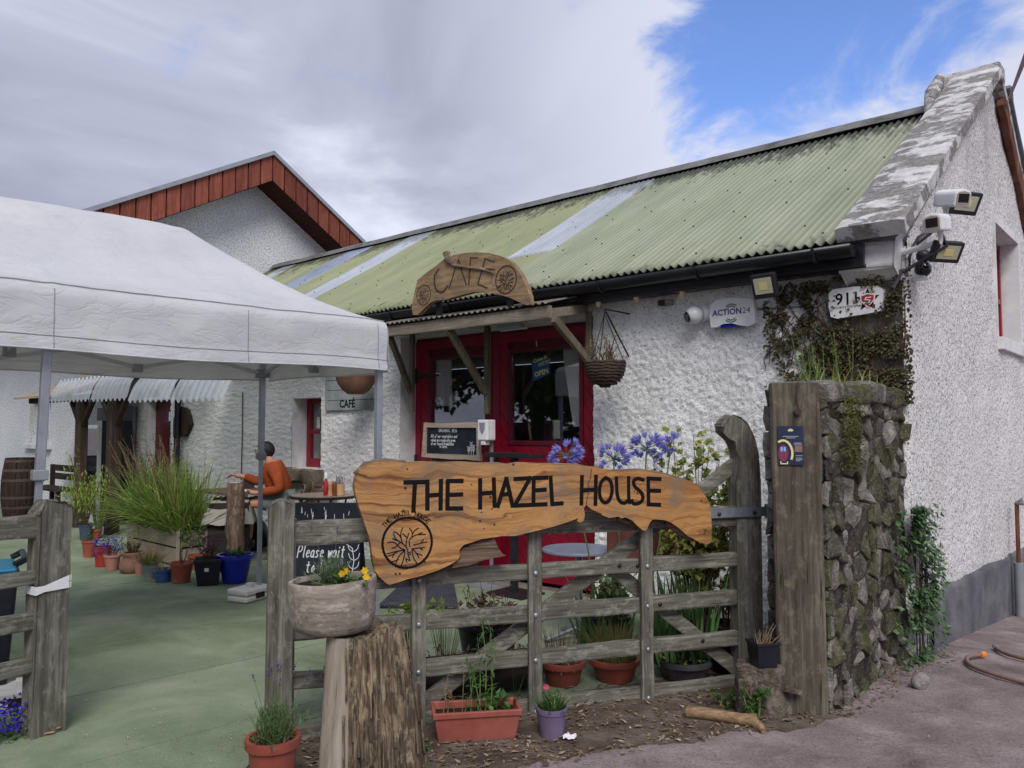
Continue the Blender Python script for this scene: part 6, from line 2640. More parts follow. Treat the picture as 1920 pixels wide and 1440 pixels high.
# mosaic table with its condiments
tb = gnd(610, 1010)
tq = at(608, 928, 9.2)
mt = thing('bistro_table', 'round mosaic topped cafe table by the wall below the narrow window', 'table', (tq.x, tq.y, 0), 0)
TZ = tq.z
rr = 62 / FOC * 9.2
mb = MB()
mb.lathe([(rr, TZ - .03), (rr + .012, TZ - .022), (rr + .012, TZ - .006), (rr, TZ)], 32, close=True)
mb.build('rim', M_BLACK, mt, smooth=True)
mb = MB()
mb.lathe([(rr - .01, TZ + .002), (.002, TZ + .004)], 32)
mb.build('mosaic_top', worn('mosaic', S(118, 100, 86), S(176, 158, 140), .4, 38, .1, .4), mt)
for k in range(4):
    a = k * PI / 2 + .5
    mb = MB()
    mb.tube([(rr * .7 * math.cos(a), rr * .7 * math.sin(a), TZ - .02), (rr * .45 * math.cos(a), rr * .45 * math.sin(a), TZ * .5), (rr * .75 * math.cos(a), rr * .75 * math.sin(a), .014)], .012, 6)
    mb.build('leg', M_BLACK, mt)


def on_table(name, label, cat, u, prof, mat, extra=None, dy=0., group=None):
    q = at(u, 924, 9.1 + dy)
    o = thing(name, label, cat, (q.x, 9.1 + dy, TZ + .006), 0, group)
    MB().lathe(prof, 16, close=True).build('body', mat, o, smooth=True)
    return o


o = on_table('sauce_bottle', 'red sauce bottle with white cap on the mosaic table', 'bottle', 611, [(.026, 0), (.03, .01), (.03, .12), (.018, .15), (.014, .19)], M_REDTXT)
MB().lathe([(.02, .19), (.02, .25), (.012, .26)], 12, close=True).build('cap', M_WHITEPL, o, smooth=True)
o = on_table('pepper_mill', 'pale wooden mill standing on the mosaic table', 'pepper mill', 619, [(.03, 0), (.024, .05), (.02, .08), (.026, .12), (.026, .15), (.012, .165)], worn('turned_wood', S(176, 132, 98), S(196, 154, 120), .5, 8), None, -.1)
o = on_table('vinegar_bottle', 'small brown vinegar bottle on the mosaic table', 'bottle', 627, [(.028, 0), (.03, .02), (.026, .08), (.028, .13), (.014, .16)], worn('brown_bottle', S(110, 62, 36), S(132, 78, 48), .25, 6), None, -.06)
o = on_table('cutlery_pot', 'tan wooden pot of cutlery on the mosaic table', 'cutlery pot', 637, [(.056, 0), (.056, .13), (.05, .13), (.05, .02)], worn('bamboo_pot', S(190, 150, 104), S(206, 168, 124), .55, 8))
mb = MB()
for k in range(12):
    a = R.uniform(0, 2 * PI)
    b = Vector((.03 * math.cos(a), .03 * math.sin(a), .03))
    t2 = b + Vector((R.uniform(-.025, .025), R.uniform(-.02, .02), R.uniform(.16, .21)))
    mb.beam(b, t2, .009, .004)
mb.build('cutlery', M_STEEL, o)

# chairs near that table
c1_ = at(577, 930, 9.75)
folding_chair((c1_.x, 9.75, .014), BF.a + .1, 'folding slatted chair behind the mosaic table, backed to the white wall')
c2_ = at(425, 930, 10.6)
folding_chair((c2_.x, 10.6, .014), BF.a - .35, 'folding slatted chair across the table from the seated person')

# dark bench behind the barrel
bw_ = gnd(100, 960)
bnc = thing('garden_bench', 'dark slatted bench half hidden behind the barrel and tent leg', 'bench', bw_, BF.a)
for k in range(4):
    MB().box(-.9, .9, -.25 + k * .12, -.25 + k * .12 + .1, .43, .46).build('slat', WXD, bnc)
for k in range(2):
    MB().box(-.9, .9, .24, .27, .58 + k * .16, .7 + k * .16).build('back_slat', WXD, bnc)
for x in (-.8, .8):
    mb = MB()
    mb.box(x - .04, x + .04, -.24, -.17, 0, .43)
    mb.box(x - .04, x + .04, .2, .27, 0, .86)
    mb.build('leg', WZD, bnc)

# fridge in the porch
fq0, fz0 = BF.px(153, 880, -.75)
fq1 = BF.px(187, 880, -.75)[0]
ftop = BF.px(170, 789, -.75)[1]
fr = thing('drinks_fridge', 'upright glass door fridge under the porch behind the posts', 'fridge', BF.w(fq0, -.75, .0), BF.a)
W_ = fq1 - fq0
mb = MB()
for r in ((0, .06, 0, ftop), (W_ - .06, W_, 0, ftop), (.06, W_ - .06, 0, .18), (.06, W_ - .06, ftop - .07, ftop)):
    mb.box(r[0], r[1], -.03, .02, r[2], r[3])
mb.build('door_frame', M_WHITEPL, fr, bevel=.006)
MB().box(.0, W_, .45, .5, 0, ftop).build('back', M_GREYPL, fr)
mb = MB()
mb.box(-.012, -.002, .02, .5, 0, ftop)
mb.build('side', M_GREYPL, fr)
MB().box(W_ + .002, W_ + .012, .02, .5, 0, ftop).build('side', M_BLACK, fr)
for z in (.5, .85, 1.2):
    MB().box(.01, W_ - .01, .04, .44, z, z + .015).build('shelf', M_GREYPL, fr)
MB().box(.06, W_ - .06, -.005, .0, .18, ftop - .07).build('door_glass', M_GLASS, fr)
# grey panel screening the porch
gpn = thing('privacy_screen', 'flat grey boarded screen at the back of the porch', 'screen', BF.w(0, 0, 0), BF.a)
xa = BF.px(183, 800, -.1)[0]
xb_ = BF.px(252, 800, -.1)[0]
MB().box(xa, xb_, -.12, -.08, .05, 1.95).build('panel', worn('grey_board', S(104, 108, 112), S(120, 124, 128), .7, 3, .05), gpn, bevel=.004)
# old carved board hung on the wall in shade
wo = thing('wall_ornament', 'rounded dark timber slab hung on the shaded wall right of the porch door', 'ornament', BF.w(0, 0, 0), BF.a)
pts = [BF.px(u, v, -.06) for u, v in ((329, 818), (329, 790), (332, 775), (338, 766), (345, 763), (353, 768), (357, 780), (360, 795), (356, 806), (350, 818))]
MB().prism(pts[::-1], lambda a, b, d: Vector((a, d, b)), -.09, -.04).build('slab', WZD, wo, bevel=.01)

# hanging cord at the wall
hc = thing('hanging_cord', 'thin brown cord hanging down the shaded wall behind the seated person', 'plant', BF.w(0, 0, 0), BF.a)
x, z0 = BF.px(452, 900, -.05)
z1 = BF.px(452, 735, -.05)[1]
mb = MB()
mb.tube([(x, -.05, z0), (x + .01, -.05, (z0 + z1) / 2), (x, -.05, z1)], .008, 5)
mb.build('stem', M_TWIG, hc)

# black A-board with chalk writing
ab0 = at(555, 1000, 6.55)
abo = thing('chalk_a_board', 'black chalk A board behind the gate saying Please wait to be seated', 'chalkboard', (0, 0, 0), 0)
bpts = [at(u, v, 6.5) for u, v in ((553, 943), (676, 943), (672, 1080), (552, 1083))]
AB = Frame(bpts[3].x, 6.5, .0)
w_ = bpts[1].x - bpts[0].x
zt, zb = bpts[0].z, .05
x0 = bpts[0].x
MB().box(x0, x0 + w_, 6.5, 6.53, zb, zt).build('front_panel', M_CHALK, abo, bevel=.004)
mb = MB()
mb.beam((x0 + .03, 6.56, zt - .02), (x0 + .03, 6.95, .015), .03, .04, (1, 0, 0))
mb.beam((x0 + w_ - .03, 6.56, zt - .02), (x0 + w_ - .03, 6.95, .015), .03, .04, (1, 0, 0))
mb.build('rear_leg', M_BLACK, abo)
mb = MB()
fC = lambda a, b, d: Vector((a, 6.4985 - d, b))
p0 = at(557, 1045, 6.5)
hgt = at(557, 1022, 6.5).z - p0.z
scribble(mb, 'Please wait', p0.x, p0.z, hgt, .009, fC, .40, .18, .001)
p1 = at(572, 1073, 6.5)
scribble(mb, 'to be', p1.x, p1.z, hgt * .95, .009, fC, .48, .18, .001)
p2 = at(560, 978, 6.5)
scribble(mb, 'Welcome', p2.x + .02, p2.z - .085, hgt * 1.35, .010, fC, .62, .18, .001)
scribble(mb, 'seated', p1.x, p1.z - hgt * 1.7, hgt * .95, .009, fC, .48, .18, .001)
v0 = at(659, 1079, 6.5)
ribbon(mb, [(v0.x, v0.z), (v0.x + .02, v0.z + .12), (v0.x + .005, v0.z + .22), (v0.x - .04, v0.z + .25)], .006, fC)
for k, (a, b) in enumerate(((.015, .05), (.02, .12), (.012, .19))):
    for s_ in (-1, 1):
        ribbon(mb, smooth_line([(v0.x + a, v0.z + b), (v0.x + a + s_ * .035, v0.z + b + .02), (v0.x + a + s_ * .045, v0.z + b + .06)], 1), .005, fC)
for k in range(14):
    a, b = x0 + R.uniform(.04, w_ - .04), zt - R.uniform(.03, .1)
    ribbon(mb, [(a, b), (a + R.uniform(-.006, .006), b - R.uniform(.02, .05))], .004, fC)
mb.build('chalk_writing', M_CHALKW, abo)['kind'] = 'stuff'

# ORGANIC VEG board leaning on the doors
ov = thing('veg_chalkboard', 'pale framed chalkboard headed Organic Veg standing before the red doors', 'chalkboard', BF.w(0, 0, 0), BF.a)
OY = -.18
fq = lambda x, y: BF.px(780 + x / 12., 770 + y / 12., OY)
inner = [fq(245, 375), fq(1380, 385), fq(1385, 1000), fq(235, 960)]
outer = [fq(205, 270), fq(1390, 262), fq(1465, 1130), fq(148, 1035)]
MB().prism(inner[::-1], lambda a, b, d: Vector((a, d, b)), OY + .004, OY + .02).build('board', M_CHALK, ov)
for k in range(4):
    a, b, c, d_ = outer[k], outer[(k + 1) % 4], inner[(k + 1) % 4], inner[k]
    pa = []
    for f in (0, .25, .5, .75, 1):
        pa.append((a[0] + (b[0] - a[0]) * f + R.uniform(-.004, .004), a[1] + (b[1] - a[1]) * f + R.uniform(-.007, .007) * (0 < f < 1)))
    MB().prism((pa + [c, d_])[::-1], lambda p, q, d: Vector((p, d, q)), OY - .012 - k * .0015, OY + .018).build('frame_piece', WPALE, ov, bevel=.003)
ba, bb = inner[0], inner[1]
an = math.atan2(bb[1] - ba[1], bb[0] - ba[0])
fV = lambda a, b, d: Vector((a, OY + .002 - d, b))
mb = MB()
for txt, x, y, h, sp in (('ORGANIC VEG', 505, 480, 85, .52), ('All of our vegetables and', 335, 605, 72, .42), ('salads are organically grown', 335, 690, 66, .38), ('at our farm at Drumhalcher', 335, 770, 66, .38), ('to larne.', 525, 835, 66, .42)):
    p0 = fq(x, y)
    hh = fq(x, y - h)[1] - p0[1]
    scribble(mb, txt, p0[0], p0[1], hh, .0045, fV, sp * 1.25, .1, .0008)
for k, (x, y, hh) in enumerate(((1185, 980, 160), (1240, 985, 270), (1290, 985, 200))):
    p0 = fq(x, y)
    p1_ = fq(x, y - hh)
    ribbon(mb, [p0, p1_], .0045, fV)
    for f in (.3, .5, .7, .9):
        zc = p0[1] + (p1_[1] - p0[1]) * f
        for s_ in (-1, 1):
            ribbon(mb, [(p0[0], zc), (p0[0] + s_ * .022, zc + .018)], .004, fV)
mb.build('chalk_writing', M_CHALKW, ov)['kind'] = 'stuff'
b0 = fq(500, 1060)
MB().box(b0[0] - .1, b0[0] + .5, OY + .0, OY + .1, .0, b0[1] - .012).build('stand', WXD, ov)

# sanitiser dispenser on its stand
sdp = thing('sanitiser_dispenser', 'white sanitiser dispenser on a stand at the corner of the Organic Veg board', 'dispenser', BF.w(0, 0, 0), BF.a)
SYY = -.36
x0, zt = BF.px(895, 787, SYY)
x1 = BF.px(909, 787, SYY)[0]
zb = BF.px(900, 826, SYY)[1]
MB().box(x0, x1 + .03, SYY, SYY + .13, zb, zt).build('body', M_WHITEPL, sdp, bevel=.012)
mb = MB()
xm_ = (x0 + x1 + .03) / 2
mb.prism([(xm_ - .038, zt - .03), (xm_ - .034, zt - .1), (xm_, zb + .06), (xm_ + .034, zt - .1), (xm_ + .038, zt - .03)], lambda a, b, d: Vector((a, d, b)), SYY - .003, SYY + .004)
mb.build('window', M_GREYPL, sdp)
MB().box(xm_ - .03, xm_ + .03, SYY + .01, SYY + .08, zb - .045, zb - .002).build('nozzle', M_WHITEPL, sdp, bevel=.006)
mb = MB()
mb.beam((xm_, SYY + .14, .02), (xm_, SYY + .14, zt - .02), .03, .02, (0, 1, 0))
mb.build('stand', M_GREYPL, sdp)
MB().box(xm_ - .18, xm_ + .18, SYY - .05, SYY + .25, .0, .02).build('base', M_GREYPL, sdp)
# black lectern tray
lt = thing('menu_stand', 'black menu stand with a flat top bar before the red doors', 'menu stand', BF.w(0, 0, 0), BF.a)
LY = -.5
x0, z0 = BF.px(909, 851, LY)
x1 = BF.px(994, 853, LY)[0]
mb = MB()
mb.box(x0, x1, LY, LY + .22, z0 - .03, z0 + .0)
mb.box(x0, x1, LY - .01, LY + .0, z0 - .03, z0 + .02)
mb.build('tray', M_BLACK, lt, bevel=.005)
MB().box((x0 + x1) / 2 - .03, (x0 + x1) / 2 + .03, LY + .08, LY + .13, .03, z0 - .03).build('column', M_BLACK, lt)
MB().box((x0 + x1) / 2 - .22, (x0 + x1) / 2 + .22, LY - .05, LY + .3, .012, .035).build('foot', M_BLACK, lt, bevel=.006)

# grey round table behind the gate
gq = at(1085, 1028, 6.0)
gt = thing('grey_table', 'round grey metal table behind the gate in front of the red doors', 'table', (gq.x, 6.0, 0), 0)
rr2 = 68 / FOC * 6.0
zz_ = gq.z
MB().lathe([(rr2 * .96, zz_ - .025), (rr2, zz_ - .018), (rr2, zz_ - .004), (rr2 * .99, zz_)], 40, close=True).build('top', M_SLATE, gt, smooth=True)
mb = MB()
mb.tube([(0, 0, .03), (0, 0, zz_ - .02)], .03, 10)
mb.build('column', M_STEEL, gt, smooth=True)
for k in range(4):
    a = k * PI / 2 + .4
    mb = MB()
    mb.tube([(0, 0, .1), (.28 * math.cos(a), .28 * math.sin(a), .03)], .018, 6)
    mb.build('foot', M_STEEL, gt)

# woven door mat
mp = [gnd(u, v, .02) for u, v in ((708, 1140), (860, 1142), (850, 1092), (752, 1097))]
dm = thing('door_mat', 'dark woven rubber mat lying on the turf behind the gate', 'mat', (0, 0, 0), 0)
mb = MB()
mb.prism([(p.x, p.y) for p in mp], lambda a, b, d: Vector((a, b, d)), .034, .016)
mb.build('base', M_BLACK, dm)
mb = MB()
for i in range(1, 22):
    f = i / 22
    mb.beam(mp[0].lerp(mp[3], f) + Vector((0, 0, .018)), mp[1].lerp(mp[2], f) + Vector((0, 0, .018)), .02, .008)
for i in range(1, 24):
    f = i / 24
    mb.beam(mp[0].lerp(mp[1], f) + Vector((0, 0, .019)), mp[3].lerp(mp[2], f) + Vector((0, 0, .019)), .016, .009)
mb.build('weave', worn('mat_rubber', S(52, 52, 64), S(74, 74, 86), .7, 12), dm)['kind'] = 'stuff'


# ================================================================== person at the table
PYD = 9.7


def pv(u, v, dy=0.):
    return at(u, v, PYD + dy)


per = thing('person', 'seated person in orange jumper and grey shorts with dark hair and glasses', 'person', (0, 0, 0), 0)


def skin_mesh(joints, edges, name, mat, parent, sub=2):
    me = bpy.data.meshes.new(name)
    me.from_pydata([tuple(j[0]) for j in joints], edges, [])
    o = bpy.data.objects.new(name, me)
    COL.objects.link(o)
    md = o.modifiers.new('skin', 'SKIN')
    md.use_smooth_shade = True
    sv = me.skin_vertices[0].data
    for i, j in enumerate(joints):
        r = j[1]
        sv[i].radius = (r, r) if not isinstance(r, tuple) else r
        sv[i].use_root = (i == 0)
    ms = o.modifiers.new('sub', 'SUBSURF')
    ms.levels = ms.render_levels = sub
    dg = bpy.context.evaluated_depsgraph_get()
    me2 = bpy.data.meshes.new_from_object(o.evaluated_get(dg))
    bpy.data.objects.remove(o)
    me2.name = name
    me2.materials.clear()
    me2.materials.append(mat)
    me2.polygons.foreach_set('use_smooth', [True] * len(me2.polygons))
    o2 = bpy.data.objects.new(name, me2)
    COL.objects.link(o2)
    o2.parent = parent
    return o2


M_SKIN = worn('skin', S(176, 124, 104), S(192, 140, 120), .55, 5, .05, .4)
M_ORANGE = worn('orange_jumper', S(138, 64, 36), S(160, 80, 48), .9, 12, .2, .1)
M_SHORTS = worn('grey_green_shorts', S(98, 106, 104), S(118, 126, 122), .9, 10, .2, .1)
M_HAIR = worn('dark_hair', S(20, 18, 22), S(40, 36, 40), .6, 40, .4, .3)
pel = pv(528, 938)
chest = pv(516, 886)
shn, shf = pv(514, 876, -.2), pv(510, 874, .19)
neck = pv(506, 864)
head = pv(496, 849)
hipn, hipf = pv(527, 940, -.1), pv(527, 940, .1)
kneen, kneef = pv(466, 945, -.13), pv(460, 940, .12)
ankn, ankf = pv(468, 1010, -.12), pv(458, 1008, .14)
toen, toef = ankn + Vector((-.2, -.01, -.05)), ankf + Vector((-.2, 0, -.05))
eln, elf = pv(526, 918, -.25), pv(488, 905, .26)
wrn, wrf = pv(480, 925, -.22), pv(452, 892, .2)
hdn, hdf = wrn + Vector((-.08, 0, .015)), wrf + Vector((-.08, 0, .0))
J = [(pel, .13), (pel.lerp(chest, .5), .125), (chest, .15), (neck, .055), (pv(502, 858), .058), (head, .082), (pv(498, 840), .075),
     (shn, .075), (eln, .05), (wrn, .03), (hdn, .032), (shf, .075), (elf, .05), (wrf, .03), (hdf, .032),
     (hipn, .1), (kneen, .065), (ankn, .04), (toen, .035), (hipf, .1), (kneef, .065), (ankf, .04), (toef, .035),
     (kneen.lerp(ankn, .35), .062), (kneef.lerp(ankf, .35), .062)]
E_ = [(0, 1), (1, 2), (2, 3), (3, 4), (4, 5), (5, 6), (2, 7), (7, 8), (8, 9), (9, 10), (2, 11), (11, 12), (12, 13), (13, 14), (0, 15), (15, 16), (16, 23), (23, 17), (17, 18), (0, 19), (19, 20), (20, 24), (24, 21), (21, 22)]
body = skin_mesh(J, E_, 'body', M_SKIN, per, 2)
# fingers and thumbs
for hd, sgn in ((hdn, -1), (hdf, 1)):
    mb = MB()
    for k in range(4):
        b = hd + Vector((-.03, (k - 1.5) * .018, .0))
        L = (.06, .07, .066, .05)[k]
        mb.tube([b, b + Vector((-L * .5, 0, .006)), b + Vector((-L * .8, 0, -.012)), b + Vector((-L, 0, -.03))], [.009, .0085, .0078, .006], 6)
    mb.tube([hd + Vector((.02, -sgn * .03, .0)), hd + Vector((-.02, -sgn * .048, .02)), hd + Vector((-.05, -sgn * .045, .025))], [.011, .01, .007], 6)
    mb.build('finger', M_SKIN, body, smooth='all')['kind'] = 'stuff'
# jumper, worn over the body
JJ = [(pel + Vector((-.01, 0, .02)), (.165, .15)), (pel.lerp(chest, .5) + Vector((.01, 0, 0)), (.18, .17)), (chest + Vector((.02, 0, .01)), (.19, .18)), (chest.lerp(neck, .6) + Vector((.01, 0, 0)), .11), (neck + Vector((.005, 0, -.01)), .075),
      (shn, .1), (shn.lerp(eln, .5), .082), (eln, .072), (eln.lerp(wrn, .6), .058), (wrn + Vector((.03, 0, 0)), .047), (shf, .1), (elf, .072), (wrf + Vector((.03, 0, 0)), .047)]
EJ = [(0, 1), (1, 2), (2, 3), (3, 4), (2, 5), (5, 6), (6, 7), (7, 8), (8, 9), (2, 10), (10, 11), (11, 12)]
skin_mesh(JJ, EJ, 'jumper', M_ORANGE, per, 2)
SH = [(pel + Vector((0, 0, -.03)), (.165, .14)), (hipn, .125), (hipn.lerp(kneen, .72), .098), (hipf, .125), (hipf.lerp(kneef, .72), .098)]
skin_mesh(SH, [(0, 1), (1, 2), (0, 3), (3, 4)], 'shorts', M_SHORTS, per, 2)
# head: hair cap, ear, nose, glasses
hc_ = head + Vector((.0, 0, .035))
mb = MB()
vs, fs = [], []
n, m = 20, 10
for i in range(m + 1):
    ph = PI * .62 * i / m
    for j in range(n):
        th = 2 * PI * j / n
        cut = (1.22 if math.cos(th) > .3 else 1.) if math.cos(th) > -.35 else .62          # face side points to -x
        p_ = ph * cut
        r = Vector((math.sin(p_) * math.cos(th) * .113, math.sin(p_) * math.sin(th) * .09, math.cos(p_) * .108))
        q_ = hc_ + r + Vector((.014, 0, -.0))
        vs.append(q_ + Vector(mnoise.noise_vector(q_ * 25)) * .006)
for i in range(m):
    for j in range(n):
        a, b = i * n + j, i * n + (j + 1) % n
        fs.append((a, a + n, b + n, b))
mb.add(vs, fs)
mb.build('hair', M_HAIR, per, smooth='all')
fc = head + Vector((-.088, 0, .0))
mb = MB()
mb.tube([fc + Vector((.01, 0, .03)), fc + Vector((-.018, 0, -.005)), fc + Vector((.006, 0, -.018))], [.01, .016, .012], 7)
mb.build('nose', M_SKIN, body, smooth='all')
mb = MB()
mb.tube([fc + Vector((.012, -.025, -.045)), fc + Vector((.002, 0, -.047)), fc + Vector((.012, .025, -.045))], [.004, .008, .004], 6)
mb.build('mouth', worn('lips', S(150, 88, 80), S(164, 98, 90), .5, 6), body, smooth='all')
for s_ in (-1, 1):
    mb = MB()
    mb.ball(head + Vector((.015, s_ * .085, .0)), .026, 8, 6, (.7, .35, 1.2))
    mb.build('ear', M_SKIN, body, smooth='all')
    mb = MB()
    mb.ball(fc + Vector((.014, s_ * .03, .022)), .011, 8, 6)
    mb.build('eye', M_WHITEPL, body, smooth='all')
mb = MB()
for s_ in (-1, 1):
    c = fc + Vector((-.012, s_ * .033, .02))
    mb.tube([c + Vector((0, .024 * math.cos(2 * PI * i / 12), .019 * math.sin(2 * PI * i / 12))) for i in range(13)], .0028, 5)
    mb.tube([c + Vector((0, s_ * .024, .006)), head + Vector((.02, s_ * .09, .025))], .0026, 5)
mb.tube([fc + Vector((-.012, -.01, .022)), fc + Vector((-.012, .01, .022))], .0026, 5)
mb.build('glasses', M_BLACK, per)
mb = MB()
for a_, t_ in ((ankn, toen), (ankf, toef)):
    mb.tube([a_ + Vector((.05, 0, -.055)), a_.lerp(t_, .5) + Vector((0, 0, -.035)), t_ + Vector((-.02, 0, -.02))], [.05, .055, .04], 8)
mb.build('shoes', M_BLACK, per, smooth='all')['kind'] = 'stuff'

ch_ = pv(540, 1000)
folding_chair((pel.x + .06, PYD, .014), PI / 2 * 3 + 0.0, 'folding slatted chair the person in orange sits on')
# table they sit at
tq2 = at(442, 918, PYD + .05)
pt = thing('plank_table', 'slatted garden table in front of the seated person', 'table', (tq2.x, PYD + .05, 0), BF.a)
for k in range(7):
    MB().box(-.4, .4, -.35 + k * .1, -.35 + k * .1 + .085, tq2.z - .03, tq2.z).build('slat', WTEAK, pt)
for sx_ in (-.34, .34):
    for sy_ in (-.28, .28):
        MB().box(sx_ - .025, sx_ + .025, sy_ - .025, sy_ + .025, .014, tq2.z - .03).build('leg', WTEAK, pt)
bx_ = at(468, 893, PYD + .25)
mbx = thing('menu_block', 'dark wooden block holder on the slatted table', 'menu holder', (bx_.x, PYD + .25, tq2.z + .001), .3)
MB().box(-.06, .06, -.04, .04, 0, .15).build('block', WXD, mbx, bevel=.004)
bk_ = at(446, 921, PYD - .15)
mag = thing('booklet', 'pale open booklet on the slatted table', 'booklet', (bk_.x, PYD - .15, tq2.z + .002), .2)
MB().box(-.11, .11, -.09, .09, 0, .01).build('pages', M_WHITEPL, mag)

# log post, covered crate and black bag beside the grasses
lp = gnd(440, 1066)
log = thing('log_post', 'short bark covered log post in front of the seated person', 'post', lp, 0)
ztop = at(440, 905, lp.y).z
rad = 15.5 / FOC * lp.y
mb = MB()
mb.tube([(.0, 0, -.02), (-.01, 0, .12), (.012, 0, .3), (-.012, 0, .42), (.004, 0, .62), (-.005, 0, ztop)], [rad * 1.12, rad * 1.05, rad * .98, rad * 1.1, rad * .98, rad], 16, rough=.012)
mb.build('log', WLOG, log, smooth=True)
MB().lathe([(rad * .96, ztop + .003), (.004, ztop + .006)], 16, (-.005, 0, 0)).build('sawn_top', worn('sawn_top', S(186, 170, 150), S(208, 192, 172), .8, 14), log)
cv0 = gnd(414, 1062)
cvr = thing('covered_crate', 'low dark crate under a draped grey beige cover beside the log post', 'crate', (cv0.x, cv0.y + .35, 0), .25)
zc = at(414, 924, cv0.y + .35).z
MB().box(-.26, .2, -.22, .3, .014, zc - .1).build('crate', WXD, cvr)
mb = MB()
n = 14
vs, fs = [], []
for j in range(n + 1):
    for i in range(n + 1):
        a, b = -1 + 2 * i / n, -1 + 2 * j / n
        e = max(abs(a), abs(b))
        z = zc - .08 - max(0, e - .72) * .95 + .025 * mnoise.noise(Vector((a * 2, b * 2, 5)))
        vs.append((-.03 + a * (.30 - .03 * max(0, e - .7)), .04 + b * .32, z))
for j in range(n):
    for i in range(n):
        k = j * (n + 1) + i
        fs.append((k, k + 1, k + n + 2, k + n + 1))
mb.add(vs, fs)
mb.build('cover', worn('beige_cover', S(146, 142, 132), S(172, 168, 158), .85, 4, .2), cvr, smooth='all')
bg0 = gnd(478, 1034)
bag = thing('black_bag', 'crumpled black bag on the turf behind the tent leg', 'bag', bg0, 0)
mb = MB()
mb.ball((0, .05, .2), .2, 18, 12, (.75, .7, 1.05))
mb.jitter(.05, 7)
mb.build('sack', worn('bag_plastic', S(20, 22, 30), S(36, 38, 48), .3, 8, .4, .5), bag, smooth='all')
# ================================================================== plants and pots
def grass(mb, c, n, L, spread, w, droop, ang=(.1, 1.), gz=-1.):
    for k in range(n):
        a = R.uniform(0, 2 * PI)
        tilt = R.uniform(*ang)
        r = spread * math.sqrt(R.random())
        p = Vector(c) + Vector((r * math.cos(a), r * math.sin(a), 0))
        d = Vector((math.cos(a) * math.sin(tilt), math.sin(a) * math.sin(tilt), math.cos(tilt)))
        mb.blade(p, d, L * R.uniform(.6, 1.1), w * R.uniform(.7, 1.2), droop * R.uniform(.5, 1.3), 6, R.uniform(-.6, .6), gz)


def bushy(ms, ml, c, h, r, nst, leaves, L, w, curl=.25, top=1.):
    """stems that fork, with leaves along them"""
    c = Vector(c)
    for k in range(nst):
        a = R.uniform(0, 2 * PI)
        e = c + Vector((math.cos(a) * r * R.uniform(.2, 1), math.sin(a) * r * R.uniform(.2, 1), h * R.uniform(.6, 1.05) * top))
        b = c + Vector((math.cos(a) * r * .15, math.sin(a) * r * .15, 0))
        m = b.lerp(e, .5) + Vector((0, 0, h * .12)) + rv(.02)
        ms.tube([b, m, e], [.005, .004, .002], 4, False)
        for q in range(leaves):
            f = R.uniform(.2, 1.)
            p = b.lerp(m, f * 2) if f < .5 else m.lerp(e, f * 2 - 1)
            d = (rv() + Vector((0, 0, .4))).normalized()
            ml.leaf(p, d, (0, 0, 1), L * R.uniform(.6, 1.2), w * R.uniform(.7, 1.2), .25, R.uniform(0, curl))


def flowers(mf, c, r, h, n, size, z0=.5):
    for k in range(n):
        a, q = R.uniform(0, 2 * PI), r * math.sqrt(R.random())
        p = Vector(c) + Vector((q * math.cos(a), q * math.sin(a), h * R.uniform(z0, 1)))
        for i in range(5):
            t_ = 2 * PI * i / 5
            mf.leaf(p, (math.cos(t_), math.sin(t_), .5), (0, 0, 1), size, size * .7)


def pot(name, label, cat, loc, rt, rb, h, mat, rim=.03, soil=True, n=24, group=None, rimout=1.07):
    o = thing(name, label, cat, loc, 0, group)
    prof = [(rb * .98, 0), (rb, .004), (rt * .985, h - rim), (rt * rimout, h - rim + .003), (rt * (rimout + .015), h - rim * .4), (rt * (rimout + .005), h), (rt * .95, h), (rt * .9, h - .06), (rb * .8, h * .35)]
    mb = MB()
    mb.lathe(prof, n)
    mb.add([(rb * .98 * math.cos(2 * PI * j / n), rb * .98 * math.sin(2 * PI * j / n), 0) for j in range(n)], [tuple(range(n - 1, -1, -1))])
    mb.build('pot', mat, o, smooth=True)
    if soil:
        mb = MB()
        mb.lathe([(rt * .93, h - .035), (rt * .5, h - .02), (.003, h - .018)], 16)
        mb.build('soil', M_SOIL, o, smooth='all')
    return o


def size_at(px, p):
    return px / FOC * p.y


ZT = .016
# ---- pots along the edge of the big planter: (name, label, centre u, bottom v, top v, top width px, material, shape, planting)
def row_pot(label, u, vb, vt, wpx, mat, taper=.72, name='flower_pot', group='pots at the foot of the grass planter', rim=.03, rimout=1.07):
    g = gnd(u, vb, ZT)
    y = g.y + size_at(wpx, g) * .4
    g = Vector((at(u, vb, y).x, y, ZT))
    rt = wpx / 2 / FOC * y / rimout
    h = max(.06, at(u, vt, y - rt * .7).z - ZT)
    return pot(name, label, 'plant pot', g, rt, rt * taper, h, mat, rim, True, 24, group, rimout), rt, h


o, rt, h = row_pot('glossy cobalt blue pot with side handle at the right end of the row', 440, 1097, 1042, 66, M_BLUEGL, .7, rim=.05, rimout=1.1)
mb = MB()
mb.tube([(-rt * 1.02, -.03, h * .78), (-rt * 1.2, -.05, h * .66), (-rt * 1.12, -.05, h * .45), (-rt * .9, -.03, h * .4)], .018, 8)
mb.build('handle', M_BLUEGL, o, smooth='all')
ms, ml = MB(), MB()
bushy(ms, ml, (0, 0, h - .03), .08, rt * .9, 16, 7, .04, .018)
ms.build('stem', M_STEM, o)
ml.build('foliage', L_GREEN, o)

